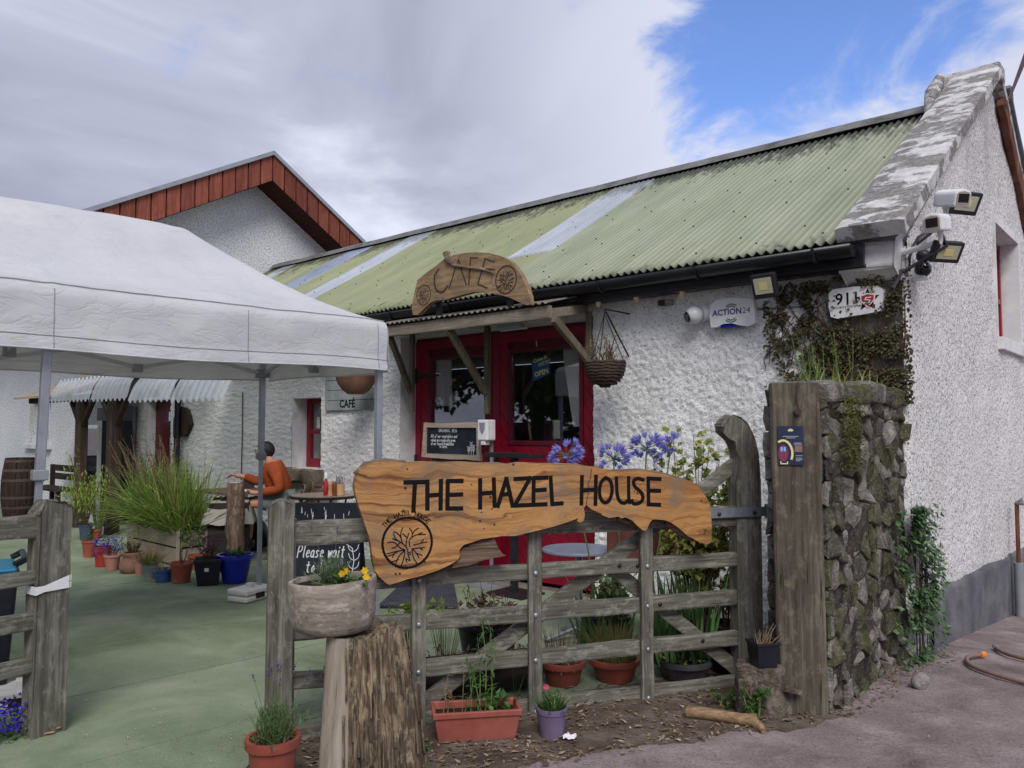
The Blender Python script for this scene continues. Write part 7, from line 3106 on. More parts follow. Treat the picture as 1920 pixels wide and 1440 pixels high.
g = gnd(383, 1099, ZT)
o = thing('flower_pot', 'square black plastic pot of purple heather left of the cobalt pot', 'plant pot', (g.x, g.y + .1, ZT), .3, 'pots at the foot of the grass planter')
h = at(383, 1052, g.y).z
mb = MB()
vs = []
for z, s_ in ((0, .095), (h - .03, .128), (h - .03, .136), (h, .136), (h, .12), (h * .5, .1)):
    vs += [(-s_, -s_, z), (s_, -s_, z), (s_, s_, z), (-s_, s_, z)]
fs = [(3, 2, 1, 0)]
for k in range(5):
    for j in range(4):
        a, b = k * 4 + j, k * 4 + (j + 1) % 4
        fs.append((a, b, b + 4, a + 4))
mb.add(vs, fs)
mb.build('pot', M_BLACKPOT, o, bevel=.006)
MB().box(-.115, .115, -.115, .115, h - .07, h - .03).build('soil', M_SOIL, o)
MB().box(-.03, .01, -.123, -.115, h * .55, h * .55 + .035).build('tag', M_WHITEPL, o)
ms, ml, mf = MB(), MB(), MB()
bushy(ms, ml, (0, 0, h - .03), .2, .12, 18, 10, .022, .007)
for k in range(230):
    a, q = R.uniform(0, 2 * PI), .11 * math.sqrt(R.random())
    mf.leaf((q * math.cos(a), q * math.sin(a), h + R.uniform(.05, .2)), rv(), (0, 0, 1), .022, .014)
ms.build('stem', M_TWIG, o)
ml.build('foliage', L_GREEN, o)
mf.build('flower', L_HEATH, o)

o, rt, h = row_pot('plain terracotta pot between the dull blue pot and the black square pot', 340, 1095, 1056, 42, M_TERRA, .75)
ms, ml = MB(), MB()
bushy(ms, ml, (0, 0, h - .03), .22, .06, 5, 2, .03, .01)
ms.build('stem', M_TWIG, o)
ml.build('foliage', L_DRY, o)
o, rt, h = row_pot('shallow orange pot tucked behind the black square pot', 372, 1070, 1042, 40, M_TERRA, .8)
o, rt, h = row_pot('small dull blue glazed pot in front of the galvanised pot', 306, 1093, 1068, 34, M_BLUEPL, .85)
ml = MB()
grass(ml, (0, 0, h - .03), 60, .13, .06, .006, .9, (.1, 1.3))
ml.build('foliage', L_DRY, o)
o, rt, h = row_pot('grey galvanised tapered pot with straw coloured grasses', 281, 1087, 1054, 32, M_GREYPOT, .62, rim=.012, rimout=1.02)
ml = MB()
grass(ml, (0, 0, h - .03), 160, .22, .09, .006, .9, (.1, 1.2))
ml.build('foliage', L_DRY, o)
ml = MB()
grass(ml, (0, 0, h - .03), 50, .18, .09, .008, .8, (.1, 1.0))
ml.build('green_foliage', L_GRASS, o)
o, rt, h = row_pot('little pink clay pot beside the sack shaped pot', 262, 1078, 1050, 20, M_PALET, .8, rim=.02)
ms, ml = MB(), MB()
bushy(ms, ml, (0, 0, h - .03), .1, .06, 6, 6, .03, .012)
ml.build('foliage', L_DEAD, o)
# the sack shaped pot
g = gnd(240, 1076, ZT)
o = thing('flower_pot', 'brown clay pot shaped like a tied sack with a dry trailing plant', 'plant pot', (g.x, g.y + .1, ZT), 0, 'pots at the foot of the grass planter')
r0 = 21 / FOC * g.y
h = at(240, 1040, g.y).z
mb = MB()
mb.lathe([(r0 * .85, 0), (r0 * 1.08, h * .12), (r0 * 1.12, h * .35), (r0 * .95, h * .6), (r0 * .82, h * .72), (r0 * .86, h * .8), (r0 * 1.0, h * .95), (r0 * .95, h), (r0 * .75, h * .97)], 26, (0, 0, 0), False, .04)
mb.build('pot', M_SACK, o, smooth='all')
MB().lathe([(r0 * .85, h * .95), (.004, h * .98)], 14).build('soil', M_SOIL, o)
ms, ml = MB(), MB()
bushy(ms, ml, (0, 0, h - .02), .14, r0 * 1.1, 24, 12, .03, .009)
ms.build('stem', M_TWIG, o)
ml.build('foliage', leafmat('dry_green', [S(96, 104, 64), S(126, 118, 80), S(80, 84, 52)]), o)
o, rt, h = row_pot('pale terracotta pot with wide rim beside the sack shaped pot', 210, 1071, 1041, 30, M_PALET, .72)
ms, ml = MB(), MB()
bushy(ms, ml, (0, 0, h - .03), .12, .1, 10, 8, .03, .012)
ms.build('stem', M_TWIG, o)
ml.build('foliage', L_DEAD, o)
o, rt, h = row_pot('bright red plastic pot filled with violet blue lobelia', 193, 1064, 1026, 32, M_REDPOT, .82, rim=.015, rimout=1.03)
mf, ml = MB(), MB()
for k in range(420):
    a, q = R.uniform(0, 2 * PI), .16 * math.sqrt(R.random())
    p = Vector((q * math.cos(a) + .05, q * math.sin(a), h + R.uniform(-.05, .14) - q * .3))
    (mf if R.random() < .75 else ml).leaf(p, rv(), (0, 0, 1), .024, .018)
ml.build('foliage', L_GREEN, o)
mf.build('flower', L_LOB, o)
o, rt, h = row_pot('dark terracotta pot at the left end of the row', 167, 1046, 1014, 27, M_TERRA, .74)
ms, ml = MB(), MB()
bushy(ms, ml, (0, 0, h - .03), .1, .09, 10, 8, .03, .014)
ml.build('foliage', L_GREEN, o)
o, rt, h = row_pot('blue grey pot with a lime green feathery maple at the far left', 160, 1014, 985, 24, M_BLUEGREY, .8, rim=.02)
ms, ml = MB(), MB()
for k in range(9):
    a = R.uniform(0, 2 * PI)
    e = Vector((math.cos(a) * .28 * R.uniform(.2, 1) - .05, math.sin(a) * .25, h + R.uniform(.45, 1.0)))
    ms.tube([(0, 0, h - .04), e * .5 + Vector((0, 0, .12)), e], [.012, .008, .003], 5)
    for q in range(80):
        f = R.uniform(.45, 1.05)
        p = Vector((0, 0, h)).lerp(e, f) + rv(.11)
        ml.leaf(p, rv() + Vector((0, 0, -.5)), (0, 0, 1), .075, .014, .2, .4)
ms.build('stem', M_TWIG, o)
ml.build('foliage', L_LIME, o)
o, rt, h = row_pot('terracotta pot with yellow green spurge behind the dark pot', 178, 1011, 993, 24, M_TERRA, .75)
ms, ml = MB(), MB()
bushy(ms, ml, (.05, 0, h - .03), .42, .22, 26, 16, .05, .012)
ms.build('stem', M_STEM, o)
ml.build('foliage', leafmat('spurge', [S(150, 158, 60), S(124, 138, 52), S(172, 170, 72), S(104, 120, 52)]), o)
# rank of lime fern further back
for lab, u, vb, hh, rr_, n in (('feathery lime fern plant beside the porch post', 205, 985, .75, .32, 20), ('tall lime shrub close to the porch behind the grasses', 225, 975, 1.0, .3, 22)):
    g = gnd(u, vb, ZT)
    o = pot('potted_fern', lab, 'plant', g, .16, .12, .24, M_BLACKPOT, group='lime green ferns by the porch')
    ml = MB()
    for k in range(n):
        a = R.uniform(0, 2 * PI)
        d = Vector((math.cos(a) * .5, math.sin(a) * .5, 1)).normalized()
        p = Vector((0, 0, .22))
        for i in range(14):
            f = i / 14
            d = (d + Vector((0, 0, -.09)) + Vector((math.cos(a), math.sin(a), 0)) * .05).normalized()
            p = p + d * hh / 12
            for s_ in (-1, 1):
                side = d.cross(Vector((0, 0, 1))).normalized() * s_
                ml.leaf(p, side + d * .5, (0, 0, 1), .11 * (1 - f * .7), .022, .2, .2)
    ml.build('frond', L_LIME, o)

# ---- the big planter of strap leaved grasses
g = gnd(334, 1064, ZT)
pl = thing('grass_planter', 'pale boarded planter overflowing with long strap leaved grasses and brown seed heads', 'planter', g, 0)
ph_ = at(334, 1000, g.y).z - .0
pr = at(386, 1040, g.y + .25)
pL = at(242, 1010, g.y + .95)
c0_, c1_, c2_ = Vector((0, 0, 0)), Vector((pr.x - g.x, .25, 0)), Vector((pL.x - g.x, .95, 0))
c3_ = c1_ + c2_
quad = [c0_, c1_, c3_, c2_]
for k in range(4):
    a, b = quad[k], quad[(k + 1) % 4]
    d = (b - a).normalized()
    nrm_ = Vector((d.y, -d.x, 0))
    nb_ = 2
    for q in range(nb_):
        mb = MB()
        z0, z1 = ZT + ph_ * q / nb_ + .002, ph_ * (q + 1) / nb_ - .003
        vs = []
        for z in (z0, z1):
            vs += [a + d * .012 + nrm_ * .0 + Vector((0, 0, z)), b - d * .012 + Vector((0, 0, z)), b - d * .012 - nrm_ * .03 + Vector((0, 0, z)), a + d * .012 - nrm_ * .03 + Vector((0, 0, z))]
        mb.add(vs, [(3, 2, 1, 0), (4, 5, 6, 7), (0, 1, 5, 4), (1, 2, 6, 5), (2, 3, 7, 6), (3, 0, 4, 7)])
        mb.build('plank', M_PLANTER, pl, bevel=.004)
    mb = MB()
    mb.beam(a + Vector((0, 0, ZT)), a + Vector((0, 0, ph_ + .01)), .035, .035, (0, 1, 0))
    mb.build('corner_post', WSTRIP, pl)
mb = MB()
mb.add([q_ + Vector((0, 0, ph_ - .05)) for q_ in quad], [(0, 1, 2, 3)])
mb.build('soil', M_SOIL, pl)
cen = (c0_ + c3_) / 2
ml = MB()
mu, mv = c1_ - c0_, c2_ - c0_
for k in range(1300):
    s_, t_ = R.random(), R.random()
    p = c0_ + mu * s_ + mv * t_ + Vector((0, 0, ph_ - .06))
    a = R.uniform(0, 2 * PI)
    tl = abs(R.gauss(.3, .48))
    d = Vector((math.cos(a) * math.sin(tl), math.sin(a) * math.sin(tl), math.cos(tl)))
    ml.blade(p, d, R.uniform(.45, 1.0), R.uniform(.010, .02), R.uniform(.3, 1.7), 7, R.uniform(-.7, .7))
for k in range(120):                                 # long ones that arch over the front and the left end
    s_ = R.random()
    p = c0_ + mv * s_ + mu * R.uniform(0, .3) + Vector((0, 0, ph_ - .04))
    d = Vector((R.uniform(-1, .1), R.uniform(-1, -.2), R.uniform(.5, 1.3))).normalized()
    ml.blade(p, d, R.uniform(.7, 1.1), R.uniform(.010, .018), R.uniform(1.2, 2.), 8, R.uniform(-.5, .5))
ml.build('foliage', L_GRASS, pl, smooth='all')
ms, ml = MB(), MB()
for k in range(70):
    p = c0_ + mu * R.random() + mv * R.random() + Vector((0, 0, ph_))
    lean = Vector((R.uniform(-.5, .1), R.uniform(-.3, .3), 1)).normalized()
    L = R.uniform(.75, 1.2)
    pts = [p, p + lean * L * .5, p + lean * L + Vector((lean.x * .15, lean.y * .15, -.06))]
    ms.tube(pts, [.004, .0035, .002], 4, False)
    for q in range(22):
        f = R.uniform(.62, 1.)
        pt_ = pts[1].lerp(pts[2], (f - .5) * 2)
        ml.leaf(pt_ + rv(.012), rv() + Vector((0, 0, .6)), (0, 0, 1), R.uniform(.015, .035), .011)
ms.build('stalk', L_DRY, pl)
ml.build('seed_head', L_SEED, pl)
ms, ml = MB(), MB()
for k in range(300):
    p = c1_ * R.uniform(.1, 1.1) + Vector((0, R.uniform(-.06, .1), ph_ + R.uniform(-.16, .08)))
    ml.leaf(p, rv() + Vector((.2, -.4, .2)), (0, 0, 1), R.uniform(.03, .05), .03)
ml.build('ivy_foliage', leafmat('variegated_ivy', [S(96, 124, 72), S(140, 160, 108), S(74, 104, 60)]), pl)

# ================================================================== foreground: stump, bowl, lavender
sg = gnd(680, 1446)
stp = thing('tree_stump', 'tall split stump with stripped left side carrying the wooden bowl planter', 'tree stump', sg, 0)
zst_ = at(662, 1183, sg.y).z
mb, mbs = MB(), MB()
n, m = 150, 84
r_of = lambda a, z: (.215 - .06 * z / zst_ + .03 * max(0, math.cos(a)) * (1 - z / zst_)) * (1 + .07 * math.sin(2 * a + .6) + .05 * math.sin(5 * a + 1.3))
grid = []
for j in range(m + 1):
    z = -.04 + (zst_ + .04) * j / m
    for i in range(n):
        a = 2 * PI * i / n
        r = r_of(a, z)
        side = math.cos(a - PI * 1.12)                       # stripped face looks left
        k = max(0., min(1., (.62 - side) * 4))
        g1 = mnoise.noise(Vector((a * 7, z * 1.1, 2)))
        g2 = mnoise.noise(Vector((a * 19, z * 2.2, 7)))
        g3 = mnoise.noise(Vector((a * 5, z * 7, 4)))
        g4 = abs(mnoise.noise(Vector((a * 12, z * 2.6, 11)))) - .2
        g5 = mnoise.noise(Vector((a * 34, z * 6, 5)))
        r += k * (.030 * g1 + .016 * g2 + .012 * g3 - .055 * max(0, .12 - abs(g4)) * 2 + .009 * g5) + .002 * g2
        ztop_ = z
        if j == m:
            ztop_ = z + k * .035 * g1
        grid.append((-.02 + .015 + r * math.cos(a) + .03 * (1 - z / zst_), r * math.sin(a), ztop_))
for j in range(m):
    for i in range(n):
        a = 2 * PI * (i + .5) / n
        q = (j * n + i, j * n + (i + 1) % n, (j + 1) * n + (i + 1) % n, (j + 1) * n + i)
        mb.f.append(q)
        mb.mi.append(1 if math.cos(a - PI * 1.12) > .62 else 0)
mb.v = [Vector(p) for p in grid]
top_c = len(mb.v)
mb.v.append(Vector((0, 0, zst_ - .01)))
for i in range(n):
    mb.f.append((m * n + i, m * n + (i + 1) % n, top_c))
    mb.mi.append(0)
mb.build('trunk', [WBARK, WSTRIP], stp, smooth=38)
mb = MB()
for k in range(26):                                  # splinters of bark
    a = R.uniform(-2.4, .6)
    z = R.uniform(.02, zst_ - .16)
    r = r_of(a, z) + .012
    p = Vector((.02 + r * math.cos(a), r * math.sin(a), z))
    q_ = Vector((.01 + (r - .008) * math.cos(a + .02), (r - .008) * math.sin(a + .02), z + R.uniform(.08, .24)))
    mb.beam(p, q_, R.uniform(.006, .016), .010, (math.cos(a), math.sin(a), 0), 4, .006, k)
mb.build('bark_strip', WBARK, stp)['kind'] = 'stuff'

bq = at(622, 1188, sg.y - .03)
bwl = thing('bowl_planter', 'round bottomed pale wooden bowl planter balanced on the tall stump', 'planter', (bq.x, sg.y - .02, zst_ - .002), 0)
br_ = 81 / FOC * bq.y
bh_ = at(622, 1094, sg.y - .15).z - zst_
mb = MB()
pr_ = [(.004, 0.), (br_ * .6, .002), (br_ * .84, bh_ * .09), (br_ * .95, bh_ * .22), (br_ * .99, bh_ * .42), (br_, bh_ * .8), (br_ * 1.0, bh_ * .97), (br_ * .985, bh_), (br_ * .90, bh_), (br_ * .885, bh_ * .96), (br_ * .85, bh_ * .7)]
mb.lathe(pr_, 40)
mb.v = [Vector((p.x, p.y * .86, p.z + p.x * .06 * (p.z / bh_))) for p in mb.v]
mb.jitter(.004, 8)
mb.build('bowl', WBOWL, bwl, smooth=50)
mb = MB()
mb.lathe([(br_ * .88, bh_ * .88), (.004, bh_ * .92)], 24)
mb.v = [Vector((p.x, p.y * .86, p.z)) for p in mb.v]
mb.build('soil', M_SOIL, bwl)


def lavender(root, c, n, L, spread, nfl, lmat=L_LAV):
    ml, ms, mf = MB(), MB(), MB()
    c = Vector(c)
    for k in range(n):
        a, tl = R.uniform(0, 2 * PI), abs(R.gauss(0, .55))
        d = Vector((math.cos(a) * math.sin(tl), math.sin(a) * math.sin(tl), math.cos(tl)))
        b = c + Vector((R.uniform(-1, 1) * spread, R.uniform(-1, 1) * spread, 0))
        LL = L * R.uniform(.5, 1.05)
        ms.tube([b, b + d * LL], [.0022, .0012], 3, False)
        for q in range(int(11 * LL / .12) + 4):
            f = R.uniform(.15, 1.02)
            ml.leaf(b + d * LL * f, (d * .9 + rv(.75)).normalized(), (0, 0, 1), R.uniform(.02, .036), .0042, .2, .05)
    for k in range(nfl):
        a, tl = R.uniform(0, 2 * PI), R.uniform(.05, .5)
        d = Vector((math.cos(a) * math.sin(tl), math.sin(a) * math.sin(tl), math.cos(tl)))
        e = c + d * L * R.uniform(1.5, 2.3)
        ms.tube([c, e], [.0016, .0011], 3, False)
        for q in range(16):
            mf.leaf(e - d * R.uniform(0, .035), rv() + d, (0, 0, 1), .010, .007)
    ms.build('stem', M_STEM, root)
    ml.build('foliage', lmat, root)
    if nfl:
        mf.build('flower', L_LAVF, root)


o = thing('lavender_plant', 'small grey green lavender growing in the wooden bowl', 'plant', (bq.x - .0, sg.y - .03, zst_ + bh_ * .9), 0)
lavender(o, (0, 0, 0), 90, .13, .035, 2)
o = thing('pansy_plant', 'yellow pansies with round green leaves at the right rim of the bowl', 'plant', (bq.x + .09, sg.y - .07, zst_ + bh_ * .9), 0)
ml, mf = MB(), MB()
for k in range(36):
    p = Vector((R.uniform(-.08, .08), R.uniform(-.05, .04), R.uniform(.0, .05)))
    ml.leaf(p, rv() + Vector((0, -.4, .5)), (0, 0, 1), .04, .032)
for p in ((.075, -.03, .075), (-.015, -.02, .07), (.085, -.05, .05), (-.03, -.03, .06)):
    for i in range(6):
        t_ = 2 * PI * i / 6
        mf.leaf(p, (math.cos(t_), -.35, math.sin(t_)), (0, -1, 0), .019, .018)
ml.build('foliage', L_GREEN, o)
mf.build('flower', L_YEL, o)

# lavender pot in the near corner
lv = at(512, 1372, 3.5)
o = pot('lavender_pot', 'brown plastic pot of straggly lavender at the foot of the gate post', 'plant pot', (lv.x, 3.5, 0.01), .105, .082, .25, M_TERRA2, .04, rimout=1.12)
lavender(o, (0, 0, .22), 120, .17, .05, 9, leafmat('green_lavender', [S(98, 124, 84), S(122, 146, 104), S(80, 108, 72)]))
ml = MB()
for k in range(60):
    a, q = R.uniform(0, 2 * PI), .09 * math.sqrt(R.random())
    ml.leaf((q * math.cos(a), q * math.sin(a), .23), rv(), (0, 0, 1), .05, .012)
ml.build('mulch', L_LITTER, o)

# long terracotta window box
g = gnd(890, 1398)
wbx = thing('window_box', 'long terracotta plastic window box with weeds in front of the gate', 'planter', (g.x, g.y + .11, .006), .16)
hw, hd_, hh = .218, .09, .155
mb = MB()
vs = []
for z, a, b in ((0, .9, .78), (hh - .03, 1., 1.), (hh - .03, 1.04, 1.1), (hh, 1.05, 1.12), (hh, .97, .9), (hh * .3, .86, .7)):
    vs += [(-hw * a, -hd_ * b, z), (hw * a, -hd_ * b, z), (hw * a, hd_ * b, z), (-hw * a, hd_ * b, z)]
fs = [(3, 2, 1, 0)]
for k in range(5):
    for j in range(4):
        a, b = k * 4 + j, k * 4 + (j + 1) % 4
        fs.append((a, b, b + 4, a + 4))
mb.add(vs, fs)
mb.build('box', worn('faded_terracotta_plastic', S(138, 72, 62), S(160, 92, 80), .5, 7, .06, .35, dirt=(S(84, 62, 56), .4)), wbx, bevel=.006)
MB().box(-hw * .94, hw * .94, -hd_ * .88, hd_ * .88, hh * .5, hh - .035).build('soil', M_SOIL, wbx)
ms, ml, md_ = MB(), MB(), MB()
for x, h_, nl in ((-.06, .18, 14), (.02, .34, 34), (.05, .48, 42), (.08, .40, 36), (.03, .2, 26), (-.02, .26, 16)):
    e = Vector((x + R.uniform(-.05, .05), R.uniform(-.03, .05), hh + h_))
    b = Vector((x, 0, hh - .04))
    mid = b.lerp(e, .5) + rv(.02)
    ms.tube([b, mid, e], [.004, .003, .0015], 4, False)
    for q in range(nl):
        f = R.uniform(.1, 1)
        p = b.lerp(mid, f * 2) if f < .5 else mid.lerp(e, f * 2 - 1)
        ml.leaf(p, rv() + Vector((0, 0, .2)), (0, 0, 1), R.uniform(.025, .055), R.uniform(.008, .018), .2, .3)
for x in (-.17, -.14, -.11, -.07, -.15):
    b = Vector((x, R.uniform(-.03, .03), hh - .04))
    e = b + Vector((R.uniform(-.04, .04), 0, R.uniform(.1, .22)))
    md_.tube([b, e], [.003, .0015], 4, False)
    for q in range(9):
        md_.leaf(b.lerp(e, R.uniform(.4, 1)), rv() + Vector((0, 0, 1)), (0, 0, 1), .035, .006)
for k in range(28):
    ml.leaf((.1 + R.uniform(-.06, .06), R.uniform(-.05, .05), hh + R.uniform(-.03, .03)), rv() + Vector((0, 0, .5)), (0, 0, 1), .05, .035)
for k in range(4):
    ml.blade((.205, .02, hh - .02), Vector((R.uniform(-.05, .35), 0, 1)), R.uniform(.16, .27), .018, .15, 5)
ms.build('stem', M_STEM, wbx)
ml.build('foliage', L_GREEN, wbx)
md_.build('dead_stem', L_DRY, wbx)

# purple pot with a pink carnation
g = gnd(1036, 1392)
o = pot('purple_pot', 'small faded purple pot with a single pink carnation before the gate', 'plant pot', (g.x, g.y + .07, .008), .079, .062, .148, M_PURPOT, .03, rimout=1.05)
ms, ml, mf = MB(), MB(), MB()
grass(ml, (0, 0, .11), 130, .12, .05, .006, .7, (.05, 1.0))
bushy(ms, ml, (0, 0, .11), .12, .06, 12, 10, .035, .007)
for k in range(10):
    t_ = 2 * PI * k / 10
    mf.leaf((-.03, -.03, .255), (math.cos(t_), -.3, math.sin(t_)), (0, -1, 0), .017, .014)
ms.tube([(0, 0, .12), (-.03, -.03, .25)], .002, 4)
ms.build('stem', M_STEM, o)
ml.build('foliage', L_GREEN, o)
mf.build('flower', L_PINK, o)
g = gnd(1070, 1390)
o = thing('paper_scrap', 'crumpled white paper scrap beside the purple pot', 'litter', (g.x, g.y, .012), 0)
mb = MB()
n = 6
vs = [(i * .014 - .04, j * .012 - .03, .012 + .02 * mnoise.noise(Vector((i * .7, j * .6, 3))) + .01 * (i == 5)) for j in range(n) for i in range(n)]
mb.add(vs, [(j * n + i, j * n + i + 1, (j + 1) * n + i + 1, (j + 1) * n + i) for j in range(n - 1) for i in range(n - 1)])
mb.build('paper', M_WHITEPL, o)

# small stump with a black pot of dead stems
g = gnd(1438, 1352)
sst = thing('small_stump', 'low lichened stump at the foot of the sleeper carrying a black pot', 'tree stump', (g.x, g.y + .12, 0), 0)
sh_ = at(1430, 1247, g.y + .1).z
mb = MB()
n, m = 40, 16
for j in range(m + 1):
    z = -.02 + (sh_ + .02) * j / m
    for i in range(n):
        a = 2 * PI * i / n
        f = j / m
        r = .135 + .05 * max(0, math.cos(a - .2)) * (1 - f) + .012 * math.sin(4 * a)
        r += .018 * mnoise.noise(Vector((math.cos(a) * 3, math.sin(a) * 3, z * 6))) + .010 * mnoise.noise(Vector((a * 9, z * 9, 3)))
        mb.v.append(Vector((r * math.cos(a), r * .85 * math.sin(a), z)))
for j in range(m):
    for i in range(n):
        mb.f.append((j * n + i, j * n + (i + 1) % n, (j + 1) * n + (i + 1) % n, (j + 1) * n + i))
        mb.mi.append(0)
mb.v.append(Vector((0, 0, sh_ - .006)))
for i in range(n):
    mb.f.append((m * n + i, m * n + (i + 1) % n, len(mb.v) - 1))
    mb.mi.append(0)
mb.build('trunk', M_LSTUMP, sst, smooth=40)
mb = MB()
mb.beam((.1, -.08, .16), (.2, -.05, .13), .05, .03, (0, 0, 1), 4, .01)
mb.build('bark_flap', M_LSTUMP, sst)
q = at(1431, 1243, g.y + .1)
o = thing('black_pot', 'square black pot of dead twigs on the small stump', 'plant pot', (q.x, g.y + .1, sh_ + .001), .2)
mb = MB()
vs = []
for z, s_ in ((0, .055), (.118, .066), (.118, .071), (.135, .071), (.135, .062), (.05, .055)):
    vs += [(-s_, -s_, z), (s_, -s_, z), (s_, s_, z), (-s_, s_, z)]
fs = [(3, 2, 1, 0)] + [(k * 4 + j, k * 4 + (j + 1) % 4, k * 4 + 4 + (j + 1) % 4, k * 4 + 4 + j) for k in range(5) for j in range(4)]
mb.add(vs, fs)
mb.build('pot', M_BLACKPOT, o, bevel=.004)
ms = MB()
for k in range(22):
    b = Vector((R.uniform(-.05, .04), R.uniform(-.04, .04), .1))
    ms.tube([b, b + Vector((R.uniform(-.02, .1), R.uniform(-.03, .03), R.uniform(.04, .12)))], [.003, .0012], 4, False)
ms.build('dead_stem', L_DRY, o)
for lab, u, v, n in (('leafy green weed growing in front of the small stump', 1418, 1352, 9), ('little weed at the left foot of the small stump', 1362, 1330, 5)):
    g = gnd(u, v)
    o = thing('weed', lab, 'plant', g, 0, 'weeds around the small stump')
    ms, ml = MB(), MB()
    bushy(ms, ml, (0, 0, 0), .17 if n > 6 else .1, .09, n, 8, .055, .026, .3)
    ms.build('stem', M_STEM, o)
    ml.build('foliage', L_GREEN, o)
g = gnd(765, 1436)
o = thing('weed', 'small green weed at the right foot of the tall stump', 'plant', (g.x, g.y, .0), 0)
ms, ml = MB(), MB()
bushy(ms, ml, (0, 0, 0), .14, .12, 14, 9, .035, .016, .3)
ms.build('stem', M_STEM, o)
ml.build('foliage', L_GREEN, o)
# fallen branch
a, b = gnd(1288, 1347), gnd(1418, 1366)
o = thing('fallen_branch', 'peeled stubby branch lying on the earth before the gate', 'branch', (a.x, a.y, 0), 0)
d = b - a
mb = MB()
mb.tube([Vector((0, 0, .04)), d * .2 + Vector((0, 0, .037)), d * .5 + Vector((0, .01, .036)), d * .8 + Vector((0, 0, .038)), d + Vector((0, 0, .042))], [.03, .033, .03, .034, .038], 12, rough=.012)
mb.tube([d * .93 + Vector((0, 0, .04)), d * 1.0 + Vector((.01, -.05, .02)), d * 1.0 + Vector((.012, -.085, .012))], [.03, .022, .012], 8, rough=.006)
mb.build('limb', wood('peeled_branch', 0, S(74, 58, 46), S(146, 118, 88), S(190, 162, 128), grain=.8), o, smooth=True)
# loose stone and hoses on the lane
g = gnd(1725, 1290)
o = thing('loose_stone', 'single pale stone lying at the foot of the ivy', 'stone', g, 0)
mb = MB()
mb.ball((0, 0, .04), .055, 12, 8, (1, .9, .85))
mb.jitter(.02, 12).build('stone', stone_mat('pale_stone', S(130, 122, 120), S(160, 152, 150), S(188, 182, 180), .0), o, smooth='all')
for lab, pts, m_ in (('orange tipped hose end curled on the lane', [(1838, 1228), (1822, 1233), (1811, 1240), (1816, 1252), (1838, 1262), (1880, 1276), (1935, 1290)], 'hose'), ('brown hose running out of the gable foot', [(1868, 1204), (1876, 1214), (1895, 1224), (1940, 1236)], 'hose')):
    p3 = []
    for u, v in pts:
        p = gnd(u, v)
        p.z = ground_z(p.x, p.y) + .022
        p3.append(p)
    o = thing('garden_hose', lab, 'hose', p3[0], 0)
    mb = MB()
    q = [Vector(x) for x in p3]
    for _ in range(2):
        nq = [q[0]]
        for i in range(len(q) - 1):
            nq += [q[i] * .75 + q[i + 1] * .25, q[i] * .25 + q[i + 1] * .75]
        q = nq + [q[-1]]
    mb.tube([x - p3[0] for x in q], .014, 8)
    mb.build('tube', worn('hose_rubber', S(112, 88, 80), S(136, 110, 100), .6, 8), o, smooth='all')
    mb = MB()
    mb.tube([q[0] - p3[0], (q[0] - q[2]).normalized() * .06], .02, 8)
    mb.build('connector', worn('hose_orange', S(206, 120, 48), S(224, 140, 64), .5, 8) if 'orange' in lab else M_GREYPL, o, smooth=True)

# ================================================================== behind the gate
def gl(x, y, z=0.):
    return GF.w(x, y, z)


# hollow log trough with dead plants
tr_ = thing('log_trough', 'long dark hollow log trough full of dead brown leaves behind the gate', 'planter', gl(.9, .32, .014), GF.a)
mb = MB()
n, m = 16, 22
for j in range(m + 1):
    x = -.62 + 1.24 * j / m
    for i in range(n + 1):
        a = PI + PI * i / n
        r = .165 + .012 * mnoise.noise(Vector((x * 3, a * 2, 0)))
        mb.v.append(Vector((x, r * math.cos(a), .2 + r * 1.1 * math.sin(a))))
    for i in range(n + 1):
        a = 2 * PI - PI * i / n
        mb.v.append(Vector((x, .135 * math.cos(a), .205 + .11 * math.sin(a))))
k = 2 * n + 2
for j in range(m):
    for i in range(k):
        mb.f.append((j * k + i, (j + 1) * k + i, (j + 1) * k + (i + 1) % k, j * k + (i + 1) % k))
        mb.mi.append(0)
mb.f.append(tuple(range(k)))
mb.f.append(tuple(m * k + i for i in range(k - 1, -1, -1)))
mb.mi += [0, 0]
mb.build('log', WXD, tr_, smooth=40)
MB().box(-.6, .6, -.125, .125, .12, .19).jitter(.01).build('soil', M_SOIL, tr_)
ml, ms = MB(), MB()
for q in range(420):
    ml.leaf((R.uniform(-.6, .6), R.uniform(-.13, .13), .19 + abs(R.gauss(0, .04))), rv() + Vector((0, 0, .3)), (0, 0, 1), R.uniform(.025, .05), .016)
for q in range(60):
    b = Vector((R.uniform(-.6, .6), R.uniform(-.1, .1), .18))
    ms.tube([b, b + rv(.05) + Vector((0, 0, R.uniform(.04, .12)))], [.002, .001], 3, False)
ml.build('dead_foliage', L_DEAD, tr_)
ms.build('dead_stem', M_TWIG, tr_)

# heuchera in a black pot
q = at(915, 1165, 5.25)
o = pot('heuchera_pot', 'round black pot with a dark bronze leaved heuchera behind the gate', 'plant pot', (q.x, 5.25, ZT), .2, .15, q.z - ZT, M_BLACKPOT, .03)
h = q.z - ZT
ms, ml = MB(), MB()
for k in range(260):
    a, r = R.uniform(0, 2 * PI), .2 * math.sqrt(R.random())
    ml.leaf((r * math.cos(a), r * math.sin(a), h + R.uniform(.0, .16) - r * .2), rv() + Vector((0, 0, .3)), (0, 0, 1), .05, .035)
for k in range(16):
    b = Vector((R.uniform(-.12, .12), R.uniform(-.12, .12), h))
    e = b + Vector((R.uniform(-.08, .08), 0, R.uniform(.16, .3)))
    ms.tube([b, e], .002, 3, False)
    for i in range(6):
        ml.leaf(e + rv(.01), rv(), (0, 0, 1), .015, .01)
ms.build('stem', M_TWIG, o)
ml.build('foliage', L_DEAD, o)
